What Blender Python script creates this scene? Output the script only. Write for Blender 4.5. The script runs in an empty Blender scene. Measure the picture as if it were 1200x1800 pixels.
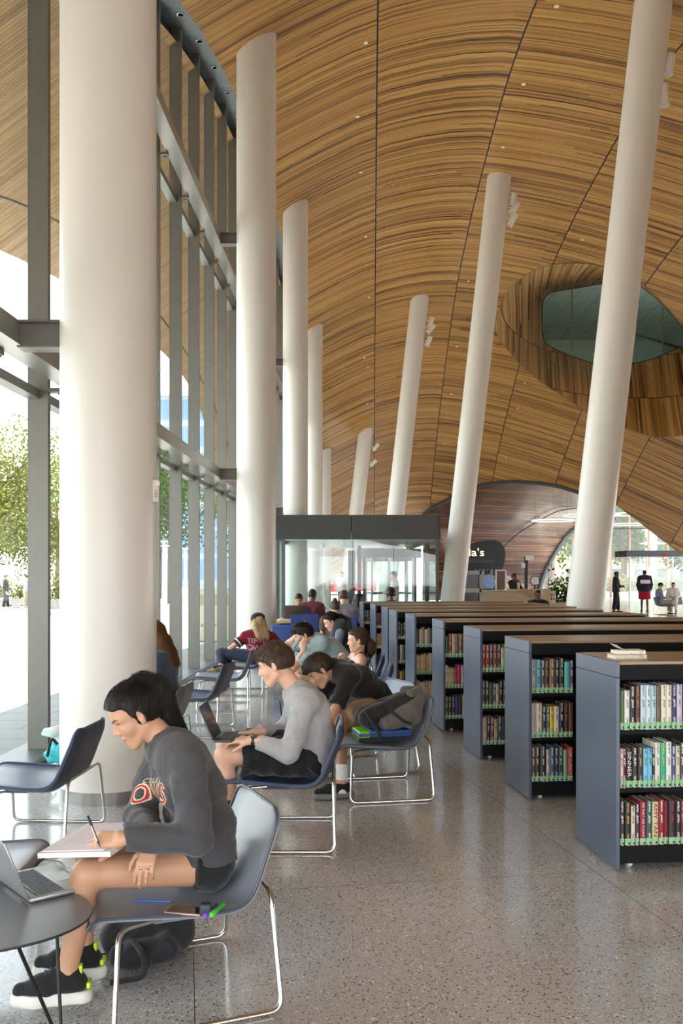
import bpy, bmesh, math, random
import numpy as np
from mathutils import Vector, Matrix
from mathutils.geometry import delaunay_2d_cdt
SC = bpy.context.scene
COL = SC.collection
PI = math.pi
rnd = random.Random(7)
F = 1600.0; CX = 600.0; HY = 1010.0; EYE = 1.6      # focal length in pixels, principal column, horizon row, eye height

def srgb(r, g, b):
    f = lambda c: (c/255/12.92) if c/255 <= .04045 else ((c/255+.055)/1.055)**2.4
    return (f(r), f(g), f(b))
def at(x, y, Y):
    return Vector(((x-CX)/F*Y, Y, EYE-(y-HY)/F*Y))
def lerp(a, b, t): return a+(b-a)*t
def cubic(ks, vs, x):
    n = len(ks)
    if x <= ks[0]: i = 0
    elif x >= ks[-1]: i = n-2
    else:
        i = 0
        while ks[i+1] < x: i += 1
    def m(j):
        if j <= 0: return (vs[1]-vs[0])/(ks[1]-ks[0])
        if j >= n-1: return (vs[-1]-vs[-2])/(ks[-1]-ks[-2])
        return (vs[j+1]-vs[j-1])/(ks[j+1]-ks[j-1])
    h = ks[i+1]-ks[i]; t = (x-ks[i])/h
    if t < 0: return vs[0]+m(0)*(x-ks[0])
    if t > 1: return vs[-1]+m(n-1)*(x-ks[-1])
    return (2*t**3-3*t*t+1)*vs[i]+(t**3-2*t*t+t)*h*m(i)+(-2*t**3+3*t*t)*vs[i+1]+(t**3-t*t)*h*m(i+1)

# ------------------------------------------------------------------ materials
MATS = {}
class NT:
    """small helper to write node trees"""
    def __init__(s, name):
        s.m = bpy.data.materials.new(name); s.m.use_nodes = True
        s.t = s.m.node_tree; s.t.nodes.clear()
        s.out = s.n('ShaderNodeOutputMaterial')
    def n(s, kind, **kw):
        nd = s.t.nodes.new(kind)
        for k, v in kw.items(): setattr(nd, k, v)
        return nd
    def put(s, sock, v):
        if hasattr(v, 'is_output') or isinstance(v, bpy.types.NodeSocket): s.t.links.new(v, sock)
        elif isinstance(v, (tuple, list)) and len(v) == 3 and sock.type == 'RGBA': sock.default_value = (*v, 1)
        else: sock.default_value = v
    def math(s, op, a, b=0.0, c=0.0):
        nd = s.n('ShaderNodeMath', operation=op)
        s.put(nd.inputs[0], a); s.put(nd.inputs[1], b)
        if len(nd.inputs) > 2: s.put(nd.inputs[2], c)
        return nd.outputs[0]
    def mix(s, f, a, b, blend='MIX'):
        nd = s.n('ShaderNodeMix', data_type='RGBA', blend_type=blend)
        s.put(nd.inputs[0], f); s.put(nd.inputs[6], a); s.put(nd.inputs[7], b)
        return nd.outputs[2]
    def noise(s, vec, scale, detail=2, rough=.5, dim='3D'):
        nd = s.n('ShaderNodeTexNoise', noise_dimensions=dim)
        if vec is not None: s.put(nd.inputs['Vector'], vec)
        nd.inputs['Scale'].default_value = scale; nd.inputs['Detail'].default_value = detail; nd.inputs['Roughness'].default_value = rough
        return nd.outputs[0]
    def white(s, dim, v):
        nd = s.n('ShaderNodeTexWhiteNoise', noise_dimensions=dim)
        s.put(nd.inputs['W' if dim == '1D' else 'Vector'], v)
        return nd.outputs[0]
    def coord(s, which='Object'):
        return s.n('ShaderNodeTexCoord').outputs[which]
    def sep(s, v):
        nd = s.n('ShaderNodeSeparateXYZ'); s.put(nd.inputs[0], v); return nd.outputs
    def comb(s, x, y, z=0.0):
        nd = s.n('ShaderNodeCombineXYZ'); s.put(nd.inputs[0], x); s.put(nd.inputs[1], y); s.put(nd.inputs[2], z); return nd.outputs[0]
    def ramp(s, f, stops):
        nd = s.n('ShaderNodeValToRGB'); s.put(nd.inputs[0], f)
        e = nd.color_ramp.elements
        while len(e) < len(stops): e.new(.5)
        for el, (p, c) in zip(e, stops): el.position = p; el.color = (*c, 1) if len(c) == 3 else c
        return nd.outputs[0]
    def bsdf(s, color, rough=.5, metal=0.0, spec=.5, normal=None, coat=0.0, sheen=0.0, sss=0.0):
        b = s.n('ShaderNodeBsdfPrincipled')
        s.put(b.inputs['Base Color'], color); s.put(b.inputs['Roughness'], rough); s.put(b.inputs['Metallic'], metal)
        b.inputs['Specular IOR Level'].default_value = spec
        if coat: b.inputs['Coat Weight'].default_value = coat
        if sheen: b.inputs['Sheen Weight'].default_value = sheen
        if sss:
            b.inputs['Subsurface Weight'].default_value = sss
            b.inputs['Subsurface Radius'].default_value = (.012, .005, .003)
        if normal is not None: s.put(b.inputs['Normal'], normal)
        s.t.links.new(b.outputs[0], s.out.inputs[0])
        return b
    def bump(s, h, strength=.2, dist=.01):
        nd = s.n('ShaderNodeBump'); nd.inputs['Strength'].default_value = strength; nd.inputs['Distance'].default_value = dist
        s.put(nd.inputs['Height'], h); return nd.outputs[0]

def M(name, color=(.5, .5, .5), rough=.5, metal=0.0, var=.06, scale=18.0, bump=0.0, bscale=None, spec=.5, sheen=0.0, coat=0.0, sss=0.0):
    """procedural material: a colour broken up by a little noise"""
    if name in MATS: return MATS[name]
    t = NT(name); co = t.coord('Object')
    nz = t.noise(co, scale, 3)
    a = tuple(max(0, c*(1-var*2)) for c in color); b = tuple(min(1, c*(1+var*2)) for c in color)
    col = t.mix(nz, a, b)
    nrm = None
    if bump: nrm = t.bump(t.noise(co, bscale or scale*6, 3), bump, .004)
    t.bsdf(col, rough, metal, spec, nrm, coat, sheen, sss)
    MATS[name] = t.m
    return t.m
def emit(name, color, strength):
    if name in MATS: return MATS[name]
    t = NT(name); e = t.n('ShaderNodeEmission'); t.put(e.inputs[0], color); e.inputs[1].default_value = strength
    t.t.links.new(e.outputs[0], t.out.inputs[0]); MATS[name] = t.m; return t.m

# ------------------------------------------------------------------ mesh builder
class MB:
    def __init__(s): s.v = []; s.f = []; s.mi = []; s.uv = None
    def add(s, vs, fs, mi=0):
        o = len(s.v); s.v += [tuple(v) for v in vs]; s.f += [tuple(i+o for i in f) for f in fs]; s.mi += [mi]*len(fs); return s
    def box(s, c, d, rot=None, mi=0):
        hx, hy, hz = d[0]/2, d[1]/2, d[2]/2; c = Vector(c)
        P = [Vector((x, y, z)) for z in (-hz, hz) for y in (-hy, hy) for x in (-hx, hx)]
        if rot is not None: P = [rot @ p for p in P]
        return s.add([p+c for p in P], [(0, 2, 3, 1), (4, 5, 7, 6), (0, 1, 5, 4), (1, 3, 7, 5), (3, 2, 6, 7), (2, 0, 4, 6)], mi)
    def rbox(s, c, d, r=.005, seg=2, rot=None, mi=0):
        bm = bmesh.new(); bmesh.ops.create_cube(bm, size=1)
        for v in bm.verts: v.co = Vector((v.co.x*d[0], v.co.y*d[1], v.co.z*d[2]))
        r = min(r, min(d)*.49)
        bmesh.ops.bevel(bm, geom=bm.edges[:], offset=r, segments=seg, affect='EDGES', profile=.5)
        return s.bm(bm, c, rot, mi)
    def bm(s, bm, c=(0, 0, 0), rot=None, mi=0):
        bm.verts.index_update(); c = Vector(c)
        vs = [((rot @ v.co) if rot is not None else v.co)+c for v in bm.verts]
        s.add(vs, [[v.index for v in f.verts] for f in bm.faces], mi); bm.free(); return s
    def tube(s, pts, r, n=8, closed=False, caps=True, mi=0):
        pts = [Vector(p) for p in pts]; N = len(pts); rs = r if isinstance(r, (list, tuple)) else [r]*N
        vs = []; up = None; fs = []
        for i, p in enumerate(pts):
            if closed: t = pts[(i+1) % N]-pts[i-1]
            else: t = pts[min(i+1, N-1)]-pts[max(i-1, 0)]
            t.normalize()
            if up is None:
                a = Vector((0, 0, 1)) if abs(t.z) < .9 else Vector((1, 0, 0))
                up = (a-t*a.dot(t)).normalized()
            else:
                up = up-t*up.dot(t)
                if up.length < 1e-6: up = Vector((1, 0, 0))
                up.normalize()
            b = t.cross(up)
            for k in range(n):
                an = 2*PI*k/n; vs.append(p+(up*math.cos(an)+b*math.sin(an))*rs[i])
        R = N if closed else N-1
        for i in range(R):
            j = (i+1) % N
            for k in range(n):
                k2 = (k+1) % n; fs.append((i*n+k, i*n+k2, j*n+k2, j*n+k))
        if caps and not closed:
            fs.append(tuple(range(n-1, -1, -1))); fs.append(tuple((N-1)*n+k for k in range(n)))
        return s.add(vs, fs, mi)
    def lathe(s, prof, c=(0, 0, 0), n=24, rot=None, mi=0):
        vs = []; fs = []; c = Vector(c)
        for (r, z) in prof:
            for k in range(n):
                a = 2*PI*k/n; p = Vector((r*math.cos(a), r*math.sin(a), z)); vs.append((rot @ p if rot is not None else p)+c)
        for i in range(len(prof)-1):
            for k in range(n):
                k2 = (k+1) % n; fs.append((i*n+k, i*n+k2, (i+1)*n+k2, (i+1)*n+k))
        if prof[0][0] > 1e-6: fs.append(tuple(range(n-1, -1, -1)))
        if prof[-1][0] > 1e-6: fs.append(tuple((len(prof)-1)*n+k for k in range(n)))
        return s.add(vs, fs, mi)
    def prism(s, poly, z0, z1, xf=None, mi=0):
        n = len(poly); vs = [Vector((x, y, z0)) for x, y in poly]+[Vector((x, y, z1)) for x, y in poly]
        if xf is not None: vs = [xf @ v for v in vs]
        fs = [tuple(range(n-1, -1, -1)), tuple(range(n, 2*n))]+[(i, (i+1) % n, n+(i+1) % n, n+i) for i in range(n)]
        return s.add(vs, fs, mi)
    def ball(s, c, r, rot=None, n=12, m=8, mi=0):
        if not isinstance(r, (tuple, list, Vector)): r = (r, r, r)
        c = Vector(c); vs = [Vector((0, 0, r[2]))]
        for i in range(1, m):
            a = PI*i/m
            for k in range(n):
                b = 2*PI*k/n; vs.append(Vector((r[0]*math.sin(a)*math.cos(b), r[1]*math.sin(a)*math.sin(b), r[2]*math.cos(a))))
        vs.append(Vector((0, 0, -r[2])))
        if rot is not None: vs = [rot @ v for v in vs]
        fs = [(0, 1+k, 1+(k+1) % n) for k in range(n)]
        for i in range(m-2):
            for k in range(n):
                k2 = (k+1) % n; fs.append((1+i*n+k, 1+(i+1)*n+k, 1+(i+1)*n+k2, 1+i*n+k2))
        L = len(vs)-1; o = 1+(m-2)*n
        fs += [(L, o+(k+1) % n, o+k) for k in range(n)]
        return s.add([v+c for v in vs], fs, mi)
    def sheet(s, rows, mi=0, thick=0.0):
        """a grid of points (rows of equal length); thick > 0 gives it a back face and rim"""
        R = len(rows); Cn = len(rows[0]); P = [[Vector(p) for p in r] for r in rows]
        if not thick:
            return s.add([p for r in P for p in r], [(i*Cn+j, i*Cn+j+1, (i+1)*Cn+j+1, (i+1)*Cn+j) for i in range(R-1) for j in range(Cn-1)], mi)
        vs = [p for r in P for p in r]; back = []
        for i in range(R):
            for j in range(Cn):
                a = P[min(i+1, R-1)][j]-P[max(i-1, 0)][j]; b = P[i][min(j+1, Cn-1)]-P[i][max(j-1, 0)]
                nn = b.cross(a); nn = nn.normalized() if nn.length > 1e-12 else Vector((0, 0, 1))
                back.append(P[i][j]-nn*thick)
        o = R*Cn; fs = []
        for i in range(R-1):
            for j in range(Cn-1):
                q = (i*Cn+j, i*Cn+j+1, (i+1)*Cn+j+1, (i+1)*Cn+j); fs.append(q); fs.append(tuple(o+k for k in reversed(q)))
        rim = [j for j in range(Cn)]+[i*Cn+Cn-1 for i in range(1, R)]+[(R-1)*Cn+j for j in range(Cn-2, -1, -1)]+[i*Cn for i in range(R-2, 0, -1)]
        for k in range(len(rim)):
            a, b = rim[k], rim[(k+1) % len(rim)]; fs.append((b, a, o+a, o+b))
        return s.add(vs+back, fs, mi)
    def build(s, name, mat, parent=None, smooth=True, angle=38, loc=None, rot=None, sub=0, uv=None):
        me = bpy.data.meshes.new(name); me.from_pydata([tuple(v) for v in s.v], [], [list(f) for f in s.f])
        ms = mat if isinstance(mat, (list, tuple)) else [mat]
        for m in ms: me.materials.append(m)
        if len(ms) > 1: me.polygons.foreach_set('material_index', s.mi)
        if uv is not None:
            l = me.uv_layers.new(name='UVMap'); 
            for li, lp in enumerate(me.loops): l.data[li].uv = uv[lp.vertex_index]
        me.update()
        if smooth:
            me.polygons.foreach_set('use_smooth', [True]*len(me.polygons))
            try: me.set_sharp_from_angle(angle=math.radians(angle))
            except Exception: pass
        o = bpy.data.objects.new(name, me); COL.objects.link(o)
        if parent is not None: o.parent = parent
        if loc is not None: o.location = loc
        if rot is not None: o.rotation_euler = rot
        if sub:
            md = o.modifiers.new('s', 'SUBSURF'); md.levels = sub; md.render_levels = sub
        return o

def tag(o, label=None, cat=None, group=None, kind=None):
    if label: o['label'] = label
    if cat: o['category'] = cat
    if group: o['group'] = group
    if kind: o['kind'] = kind
    return o
def thing(name, label, cat, loc=(0, 0, 0), rz=0.0, group=None):
    o = bpy.data.objects.new(name, None); COL.objects.link(o); o.empty_display_size = .1
    o.location = loc; o.rotation_euler = (0, 0, rz)
    return tag(o, label, cat, group)
def struct(o, label=None, cat=None):
    return tag(o, label, cat, None, 'structure')
def kids(o): return [c for c in bpy.data.objects if c.parent is o]
def copy_tree(o, parent=None):
    c = o.copy(); COL.objects.link(c)
    if parent is not None: c.parent = parent
    for ch in list(o.children): copy_tree(ch, c)
    return c
def text_mesh(body, size, depth=.001, align='CENTER'):
    cu = bpy.data.curves.new('txt', 'FONT'); cu.body = body; cu.size = size; cu.extrude = depth; cu.align_x = align; cu.align_y = 'CENTER'; cu.resolution_u = 3
    o = bpy.data.objects.new('txt', cu); COL.objects.link(o)
    dg = bpy.context.evaluated_depsgraph_get(); me = bpy.data.meshes.new_from_object(o.evaluated_get(dg))
    vs = [v.co.copy() for v in me.vertices]; fs = [tuple(p.vertices) for p in me.polygons]
    bpy.data.objects.remove(o); bpy.data.curves.remove(cu); bpy.data.meshes.remove(me)
    return vs, fs
def fillet(pts, r, seg=5):
    """round the inner corners of an open polyline"""
    pts = [Vector(p) for p in pts]; out = [pts[0]]
    for i in range(1, len(pts)-1):
        a, b, c = pts[i-1], pts[i], pts[i+1]; d1 = (a-b); d2 = (c-b)
        rr = min(r, d1.length*.45, d2.length*.45); p = b+d1.normalized()*rr; q = b+d2.normalized()*rr
        for k in range(seg+1):
            t = k/seg; out.append(p*(1-t)**2+b*2*t*(1-t)+q*t*t)
    return out+[pts[-1]]
# ================================================================== THE SETTING
GS = .034                                            # the glass line runs this much to the right per metre of depth
PK = [0, 5, 10, 15, 20, 25, 30, 35, 40, 45, 50, 55, 60]
PV = [7.2, 8.7, 10.35, 12.0, 12.95, 13.1, 12.84, 12.0, 10.2, 7.95, 4.9, 1.6, -1.7]
AK = [-7, -3, -1.5, 0, 1.5, 3, 6, 9, 12, 15, 18, 21, 26]
AV = [-5.0, -2.03, -1.15, -.46, -.08, .02, -.48, -1.35, -2.42, -3.78, -5.2, -6.65, -9.1]
def vz(u, Y): return cubic(PK, PV, Y)+cubic(AK, AV, u)
def v3(u, Y, off=0.0): return Vector((u+GS*Y, Y, vz(u, Y)+off))
def hit(x, y, y0=8.0, y1=62.0):
    """(u, Y) where the line of sight through a photo pixel meets the timber vault"""
    f = lambda Y: (EYE-(y-HY)/F*Y)-vz((x-CX)/F*Y-GS*Y, Y)
    Y = y0; a = f(Y); st = .25
    while Y < y1:
        b = f(Y+st)
        if a < 0 <= b:
            lo, hi = Y, Y+st
            for _ in range(30):
                m = (lo+hi)/2
                if f(m) < 0: lo = m
                else: hi = m
            return ((x-CX)/F*lo-GS*lo, lo)
        a = b; Y += st
    return None

# ---- timber slat material: uv.x runs along the slats (metres), uv.y across them
def slat_mat(name, dark, mid, light, W=3.03, off=.1, pitch=.062, seam=True, rough=.42, spec=.4):
    t = NT(name); uv = t.sep(t.coord('UV')); u, v = uv[0], uv[1]
    pan = t.math('FLOOR', t.math('DIVIDE', t.math('SUBTRACT', u, off), W)) if seam else 0.0
    vv = t.math('ADD', v, t.math('MULTIPLY', pan, 7.31)) if seam else v
    i = t.math('FLOOR', t.math('DIVIDE', vv, pitch))
    w1 = t.white('1D', i)
    seg = t.math('FLOOR', t.math('DIVIDE', t.math('ADD', u, t.math('MULTIPLY', w1, 9.0)), 7.0))
    w2 = t.white('2D', t.comb(i, seg))
    n1 = t.noise(t.comb(t.math('MULTIPLY', u, .05), t.math('MULTIPLY', vv, 3.0)), 1.0, 3, .65)
    n2 = t.noise(t.comb(t.math('MULTIPLY', u, .16), t.math('MULTIPLY', vv, 11.0)), 1.0, 2, .6)
    tone = t.math('ADD', t.math('ADD', t.math('MULTIPLY', w2, .42), t.math('MULTIPLY', n1, 1.15)), t.math('MULTIPLY', n2, 1.05))
    tone = t.math('SUBTRACT', tone, .83)
    col = t.ramp(tone, [(.12, dark), (.42, mid), (.78, light)])
    g = t.math('FRACT', t.math('DIVIDE', vv, pitch))
    gap = t.math('LESS_THAN', g, .17)
    col = t.mix(t.math('MULTIPLY', gap, .72), col, tuple(c*.25 for c in dark))
    if seam:
        sf = t.math('ABSOLUTE', t.math('SUBTRACT', t.math('FRACT', t.math('ADD', t.math('DIVIDE', t.math('SUBTRACT', u, off), W), .5)), .5))
        sm = t.math('LESS_THAN', sf, .018/W)
        col = t.mix(sm, col, (.01, .008, .006))
    b = t.bsdf(col, rough, 0, spec, t.bump(g, .25, .01))
    MATS[name] = t.m; return t.m
WOOD = slat_mat('cedar_slats', srgb(80, 50, 20), srgb(172, 123, 60), srgb(206, 159, 91))
WOOD2 = slat_mat('cedar_slats_lit', srgb(84, 56, 28), srgb(186, 140, 80), srgb(222, 180, 118), W=2.3, off=.4, pitch=.075)  # oval reveal: cedar lightened, the light missing there is put into its colour
WOODOUT = slat_mat('cedar_slats_bright', srgb(150, 116, 78), srgb(182, 146, 102), srgb(200, 166, 124), pitch=.09)  # canopy: same cedar as the vault, outdoor brightness put into its tones
WALNUT = slat_mat('walnut_planks', srgb(58, 36, 24), srgb(104, 68, 46), srgb(140, 100, 74), pitch=.16, seam=False, rough=.22, spec=.6)

# ---- vault surface with its oval hole; triangulated in (u, Y)
def cdt_sheet(outer, hole, du, dy, zf):
    pts = [Vector(p) for p in outer]; n = len(pts); edges = [(i, (i+1) % n) for i in range(n)]
    if hole:
        h0 = len(pts); pts += [Vector(p) for p in hole]; edges += [(h0+i, h0+(i+1) % len(hole)) for i in range(len(hole))]
    def inside(p, poly):
        c = False; j = len(poly)-1
        for i in range(len(poly)):
            a, b = poly[i], poly[j]
            if (a[1] > p[1]) != (b[1] > p[1]) and p[0] < (b[0]-a[0])*(p[1]-a[1])/(b[1]-a[1])+a[0]: c = not c
            j = i
        return c
    us = [p[0] for p in outer]; ys = [p[1] for p in outer]
    u = min(us)+du/2
    while u < max(us):
        y = min(ys)+dy/2
        while y < max(ys):
            if inside((u, y), outer) and not (hole and inside((u, y), hole)): pts.append(Vector((u, y)))
            y += dy
        u += du
    vo, eo, fo, *_ = delaunay_2d_cdt(pts, edges, [], 0, 1e-5)
    tri = []
    for f in fo:
        c = sum((vo[i] for i in f), Vector((0, 0)))/len(f)
        if inside(c, outer) and not (hole and inside(c, hole)): tri.append(tuple(f))
    return [zf(p[0], p[1]) for p in vo], tri, [(p[0], p[1]) for p in vo]

OVAL = [(870, 575), (876, 545), (889, 517), (910, 493), (940, 474), (975, 464), (1012, 462), (1058, 467), (1100, 484), (1140, 510), (1175, 545), (1210, 583),
        (1245, 620), (1272, 665), (1275, 705), (1255, 740), (1225, 760), (1190, 766), (1148, 767), (1100, 752), (1060, 737), (1033, 726), (1000, 703), (960, 677), (925, 650), (898, 622), (878, 596)]
def densify(poly, k=4):
    out = []; n = len(poly)
    for i in range(n):
        p0, p1, p2, p3 = [Vector(poly[(i+j-1) % n]) for j in range(4)]
        for q in range(k):
            t = q/k; out.append(.5*((2*p1)+(p2-p0)*t+(2*p0-5*p1+4*p2-p3)*t*t+(3*p1-p0-3*p2+p3)*t**3))
    return out
oval_px = densify(OVAL, 4)
oval_uy = [hit(p[0], p[1]) for p in oval_px]
EDGE = [(556, 1010), (600, 1011), (650, 1011), (690, 1005), (715, 948), (730, 922), (745, 905), (767, 889), (790, 877), (818, 862), (850, 852), (890, 847), (930, 848), (960, 851), (985, 856), (1018, 866), (1045, 872), (1075, 882), (1097, 899), (1120, 916), (1160, 947), (1200, 978)]
edge_uy = [hit(x, y) for x, y in EDGE]
edge_uy = [e for e in edge_uy if e]
eu = edge_uy[-1]
UL = -2.62
outer = [(UL, -4.0)]+[(UL, y) for y in range(0, int(edge_uy[0][1]), 2)]+edge_uy+[(eu[0]+1.5, eu[1]-.2), (20.0, eu[1]-2.0), (22.0, 36.0), (22.0, -4.0)]
vs, fs, uvs = cdt_sheet(outer, oval_uy, .8, .8, v3)
mb = MB(); mb.add(vs, fs); vault = mb.build('ceiling', WOOD, uv=uvs, angle=180)
struct(vault, 'vaulted timber slat ceiling rising over the whole reading room', 'ceiling')
# thickness: an upper skin a little above
hc_ = sum((Vector(p) for p in oval_uy), Vector((0, 0)))/len(oval_uy)
vs2, fs2, uv2 = cdt_sheet(outer, [tuple(hc_+(Vector(p)-hc_)*1.35) for p in oval_uy[::2]], 1.2, 1.2, v3)
mb = MB(); mb.add([v+Vector((0, 0, .35)) for v in vs2], [tuple(reversed(f)) for f in fs2]); ro = mb.build('roof', M('roof_grey', (.35, .35, .35), .7), angle=180); struct(ro)

# ---- canopy outside the glass, same timber
mb = MB(); rows = []; uvc = []
for j in range(0, 60):
    Y = -2+j*.9
    ue = -6.6+.25*math.sin(Y*.25)
    r = []
    for i in range(13):
        u = lerp(-2.95, ue, i/12); r.append(v3(u, Y)); uvc.append((u, Y))
    rows.append(r)
mb.sheet(rows); can = mb.build('canopy_soffit', WOODOUT, uv=uvc, angle=180)
struct(can, 'timber slat underside of the roof overhang outside the glass wall', 'canopy')
mb = MB()
mb.sheet([[r[-1] for r in rows], [r[-1]+Vector((-.05, 0, .5)) for r in rows]]); mb.sheet([[r[-1]+Vector((-.05, 0, .5)) for r in rows], [r[0]+Vector((0, 0, .5)) for r in rows]])
struct(mb.build('canopy_fascia', M('zinc', (.30, .31, .32), .5, .5), angle=180))

# ---- floor: terrazzo with a square grid of joints turned ten degrees
t = NT('terrazzo'); co = t.coord('Object'); xyz = t.sep(co)
lx, ly, dx, dy = .986, .168, -.168, .986
s_ = t.math('ADD', t.math('MULTIPLY', xyz[0], lx), t.math('MULTIPLY', xyz[1], ly)); t_ = t.math('ADD', t.math('MULTIPLY', xyz[0], dx), t.math('MULTIPLY', xyz[1], dy))
def joint(c, o):
    fr = t.math('FRACT', t.math('ADD', t.math('DIVIDE', t.math('SUBTRACT', c, o), 2.14), .5))
    return t.math('LESS_THAN', t.math('ABSOLUTE', t.math('SUBTRACT', fr, .5)), .0017/2.14)
jn = t.math('MAXIMUM', joint(s_, .03), joint(t_, 4.61))
def chips(scale, lo, hi, seed):
    vo = t.n('ShaderNodeTexVoronoi', feature='F1'); t.put(vo.inputs['Vector'], t.n('ShaderNodeMapping').outputs[0]); vo.inputs['Scale'].default_value = scale
    mp = vo.inputs['Vector'].links[0].from_node; t.put(mp.inputs[0], co); mp.inputs['Location'].default_value = (seed, seed*.7, 0)
    sepc = t.n('ShaderNodeSeparateColor'); t.put(sepc.inputs[0], vo.outputs['Color'])
    near = t.math('LESS_THAN', vo.outputs['Distance'], t.math('MULTIPLY', sepc.outputs[1], .5))
    pick = t.math('MULTIPLY', t.math('GREATER_THAN', sepc.outputs[0], lo), t.math('LESS_THAN', sepc.outputs[0], hi))
    return t.math('MULTIPLY', near, pick)
base = t.mix(t.noise(co, 1.3, 4), srgb(184, 184, 184), srgb(204, 204, 203))
base = t.mix(t.math('MULTIPLY', t.noise(co, 90, 2), .35), base, srgb(146, 146, 145))
base = t.mix(chips(95, .66, 1.0, 0), base, srgb(78, 74, 70))
base = t.mix(chips(150, .55, 1.0, 3.1), base, srgb(120, 112, 102))
base = t.mix(chips(80, .78, 1.0, 5.7), base, srgb(236, 232, 226))
base = t.mix(t.math('MULTIPLY', chips(60, .8, 1.0, 9.2), .7), base, srgb(150, 120, 92))
base = t.mix(jn, base, srgb(60, 56, 52))
t.bsdf(base, t.math('ADD', .07, t.math('MULTIPLY', t.noise(co, 2.2, 3), .12)), 0, .62)
TERR = t.m
mb = MB(); mb.box((14.0, 27, -.05), (33.4, 66, .1)); fl = mb.build('floor', TERR, smooth=False); struct(fl, 'polished grey terrazzo floor with square joints', 'floor')
fl.location.x = 0
# cut the slab along the glass line by laying it out as a prism instead
bpy.data.objects.remove(fl)
mb = MB(); mb.prism([(-2.98-.17, -5), (34, -5), (34, 62), (-2.98+GS*62, 62)], -.12, 0); fl = mb.build('floor', TERR, smooth=False); struct(fl, 'polished grey terrazzo floor with square joints', 'floor')

# ---- glass wall: sill, mullions, transom beams, panes
STEEL = M('grey_steel', srgb(120, 119, 113), .42, .35, .04, 6)
STEELD = M('dark_steel', srgb(112, 108, 103), .4, .2, .05, 6)
BEAM = M('mill_steel_beam', srgb(150, 148, 142), .32, .6, .10, 3)
t = NT('clear_glass'); tr = t.n('ShaderNodeBsdfTransparent'); tr.inputs[0].default_value = (.93, .96, .95, 1)
gl = t.n('ShaderNodeBsdfGlossy'); gl.inputs['Roughness'].default_value = .01
lw = t.n('ShaderNodeLayerWeight'); lw.inputs[0].default_value = .5
fac = t.math('ADD', .035, t.math('MULTIPLY', t.math('POWER', lw.outputs['Facing'], 5.0), .55))
mx = t.n('ShaderNodeMixShader'); t.put(mx.inputs[0], fac); t.t.links.new(tr.outputs[0], mx.inputs[1]); t.t.links.new(gl.outputs[0], mx.inputs[2]); t.t.links.new(mx.outputs[0], t.out.inputs[0])
GLASS = t.m
def xg(Y): return -2.885+GS*Y                          # inner face of the mullions
def soff(Y): return vz(UL, Y)
RZ = -math.atan(GS)
GEND = 53.0
mb = MB(); r0 = [Vector((xg(Y)+.10, Y, 0)) for Y in (-4, GEND)]
mb.sheet([[Vector((xg(Y)+dx_, Y, z)) for Y in (-4, 20, GEND)] for dx_, z in ((.12, 0), (.12, .035), (.09, .05), (-.30, .05), (-.30, -.1))])
struct(mb.build('sill', M('sill_metal', srgb(104, 108, 110), .35, .4), smooth=False), 'grey metal sill along the foot of the glass wall', 'sill')
mul_y = [8.12+1.41*k for k in range(-6, 32)]
mproto = {}
for i, Y in enumerate(mul_y):
    top = soff(Y)+.12; x = xg(Y)
    mb = MB(); rot = Matrix.Rotation(RZ, 3, 'Z')
    mb.box((x-.092, Y, top/2+.02), (.175, .058, top-.04), rot)
    mb.box((x-.003, Y, top/2+.02), (.012, .066, top-.04), rot)
    struct(mb.build('mullion', STEEL, smooth=False), None)
for i in range(len(mul_y)-1):
    Y0, Y1 = mul_y[i]+.025, mul_y[i+1]-.025
    mb = MB()
    a, b = Vector((xg(Y0)-.15, Y0, 0)), Vector((xg(Y1)-.15, Y1, 0)); z0, z1 = soff(Y0)+.1, soff(Y1)+.1
    q = [a+Vector((0, 0, .04)), b+Vector((0, 0, .04)), b+Vector((0, 0, z1)), a+Vector((0, 0, z0))]; d = Vector((-.02, 0, 0))
    mb.add(q+[p+d for p in q], [(0, 1, 2, 3), (7, 6, 5, 4), (1, 0, 4, 5), (2, 1, 5, 6), (3, 2, 6, 7), (0, 3, 7, 4)])
    w = struct(mb.build('window_%d' % (i+1), GLASS, smooth=False))
    fr = MB()
    for zz in (3.205, 7.255): fr.box((((a+b)/2).x+.02, ((a+b)/2).y, zz), (.12, 1.36, .08), rot)
    fr.build('transom', STEEL, w, smooth=False)
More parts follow.
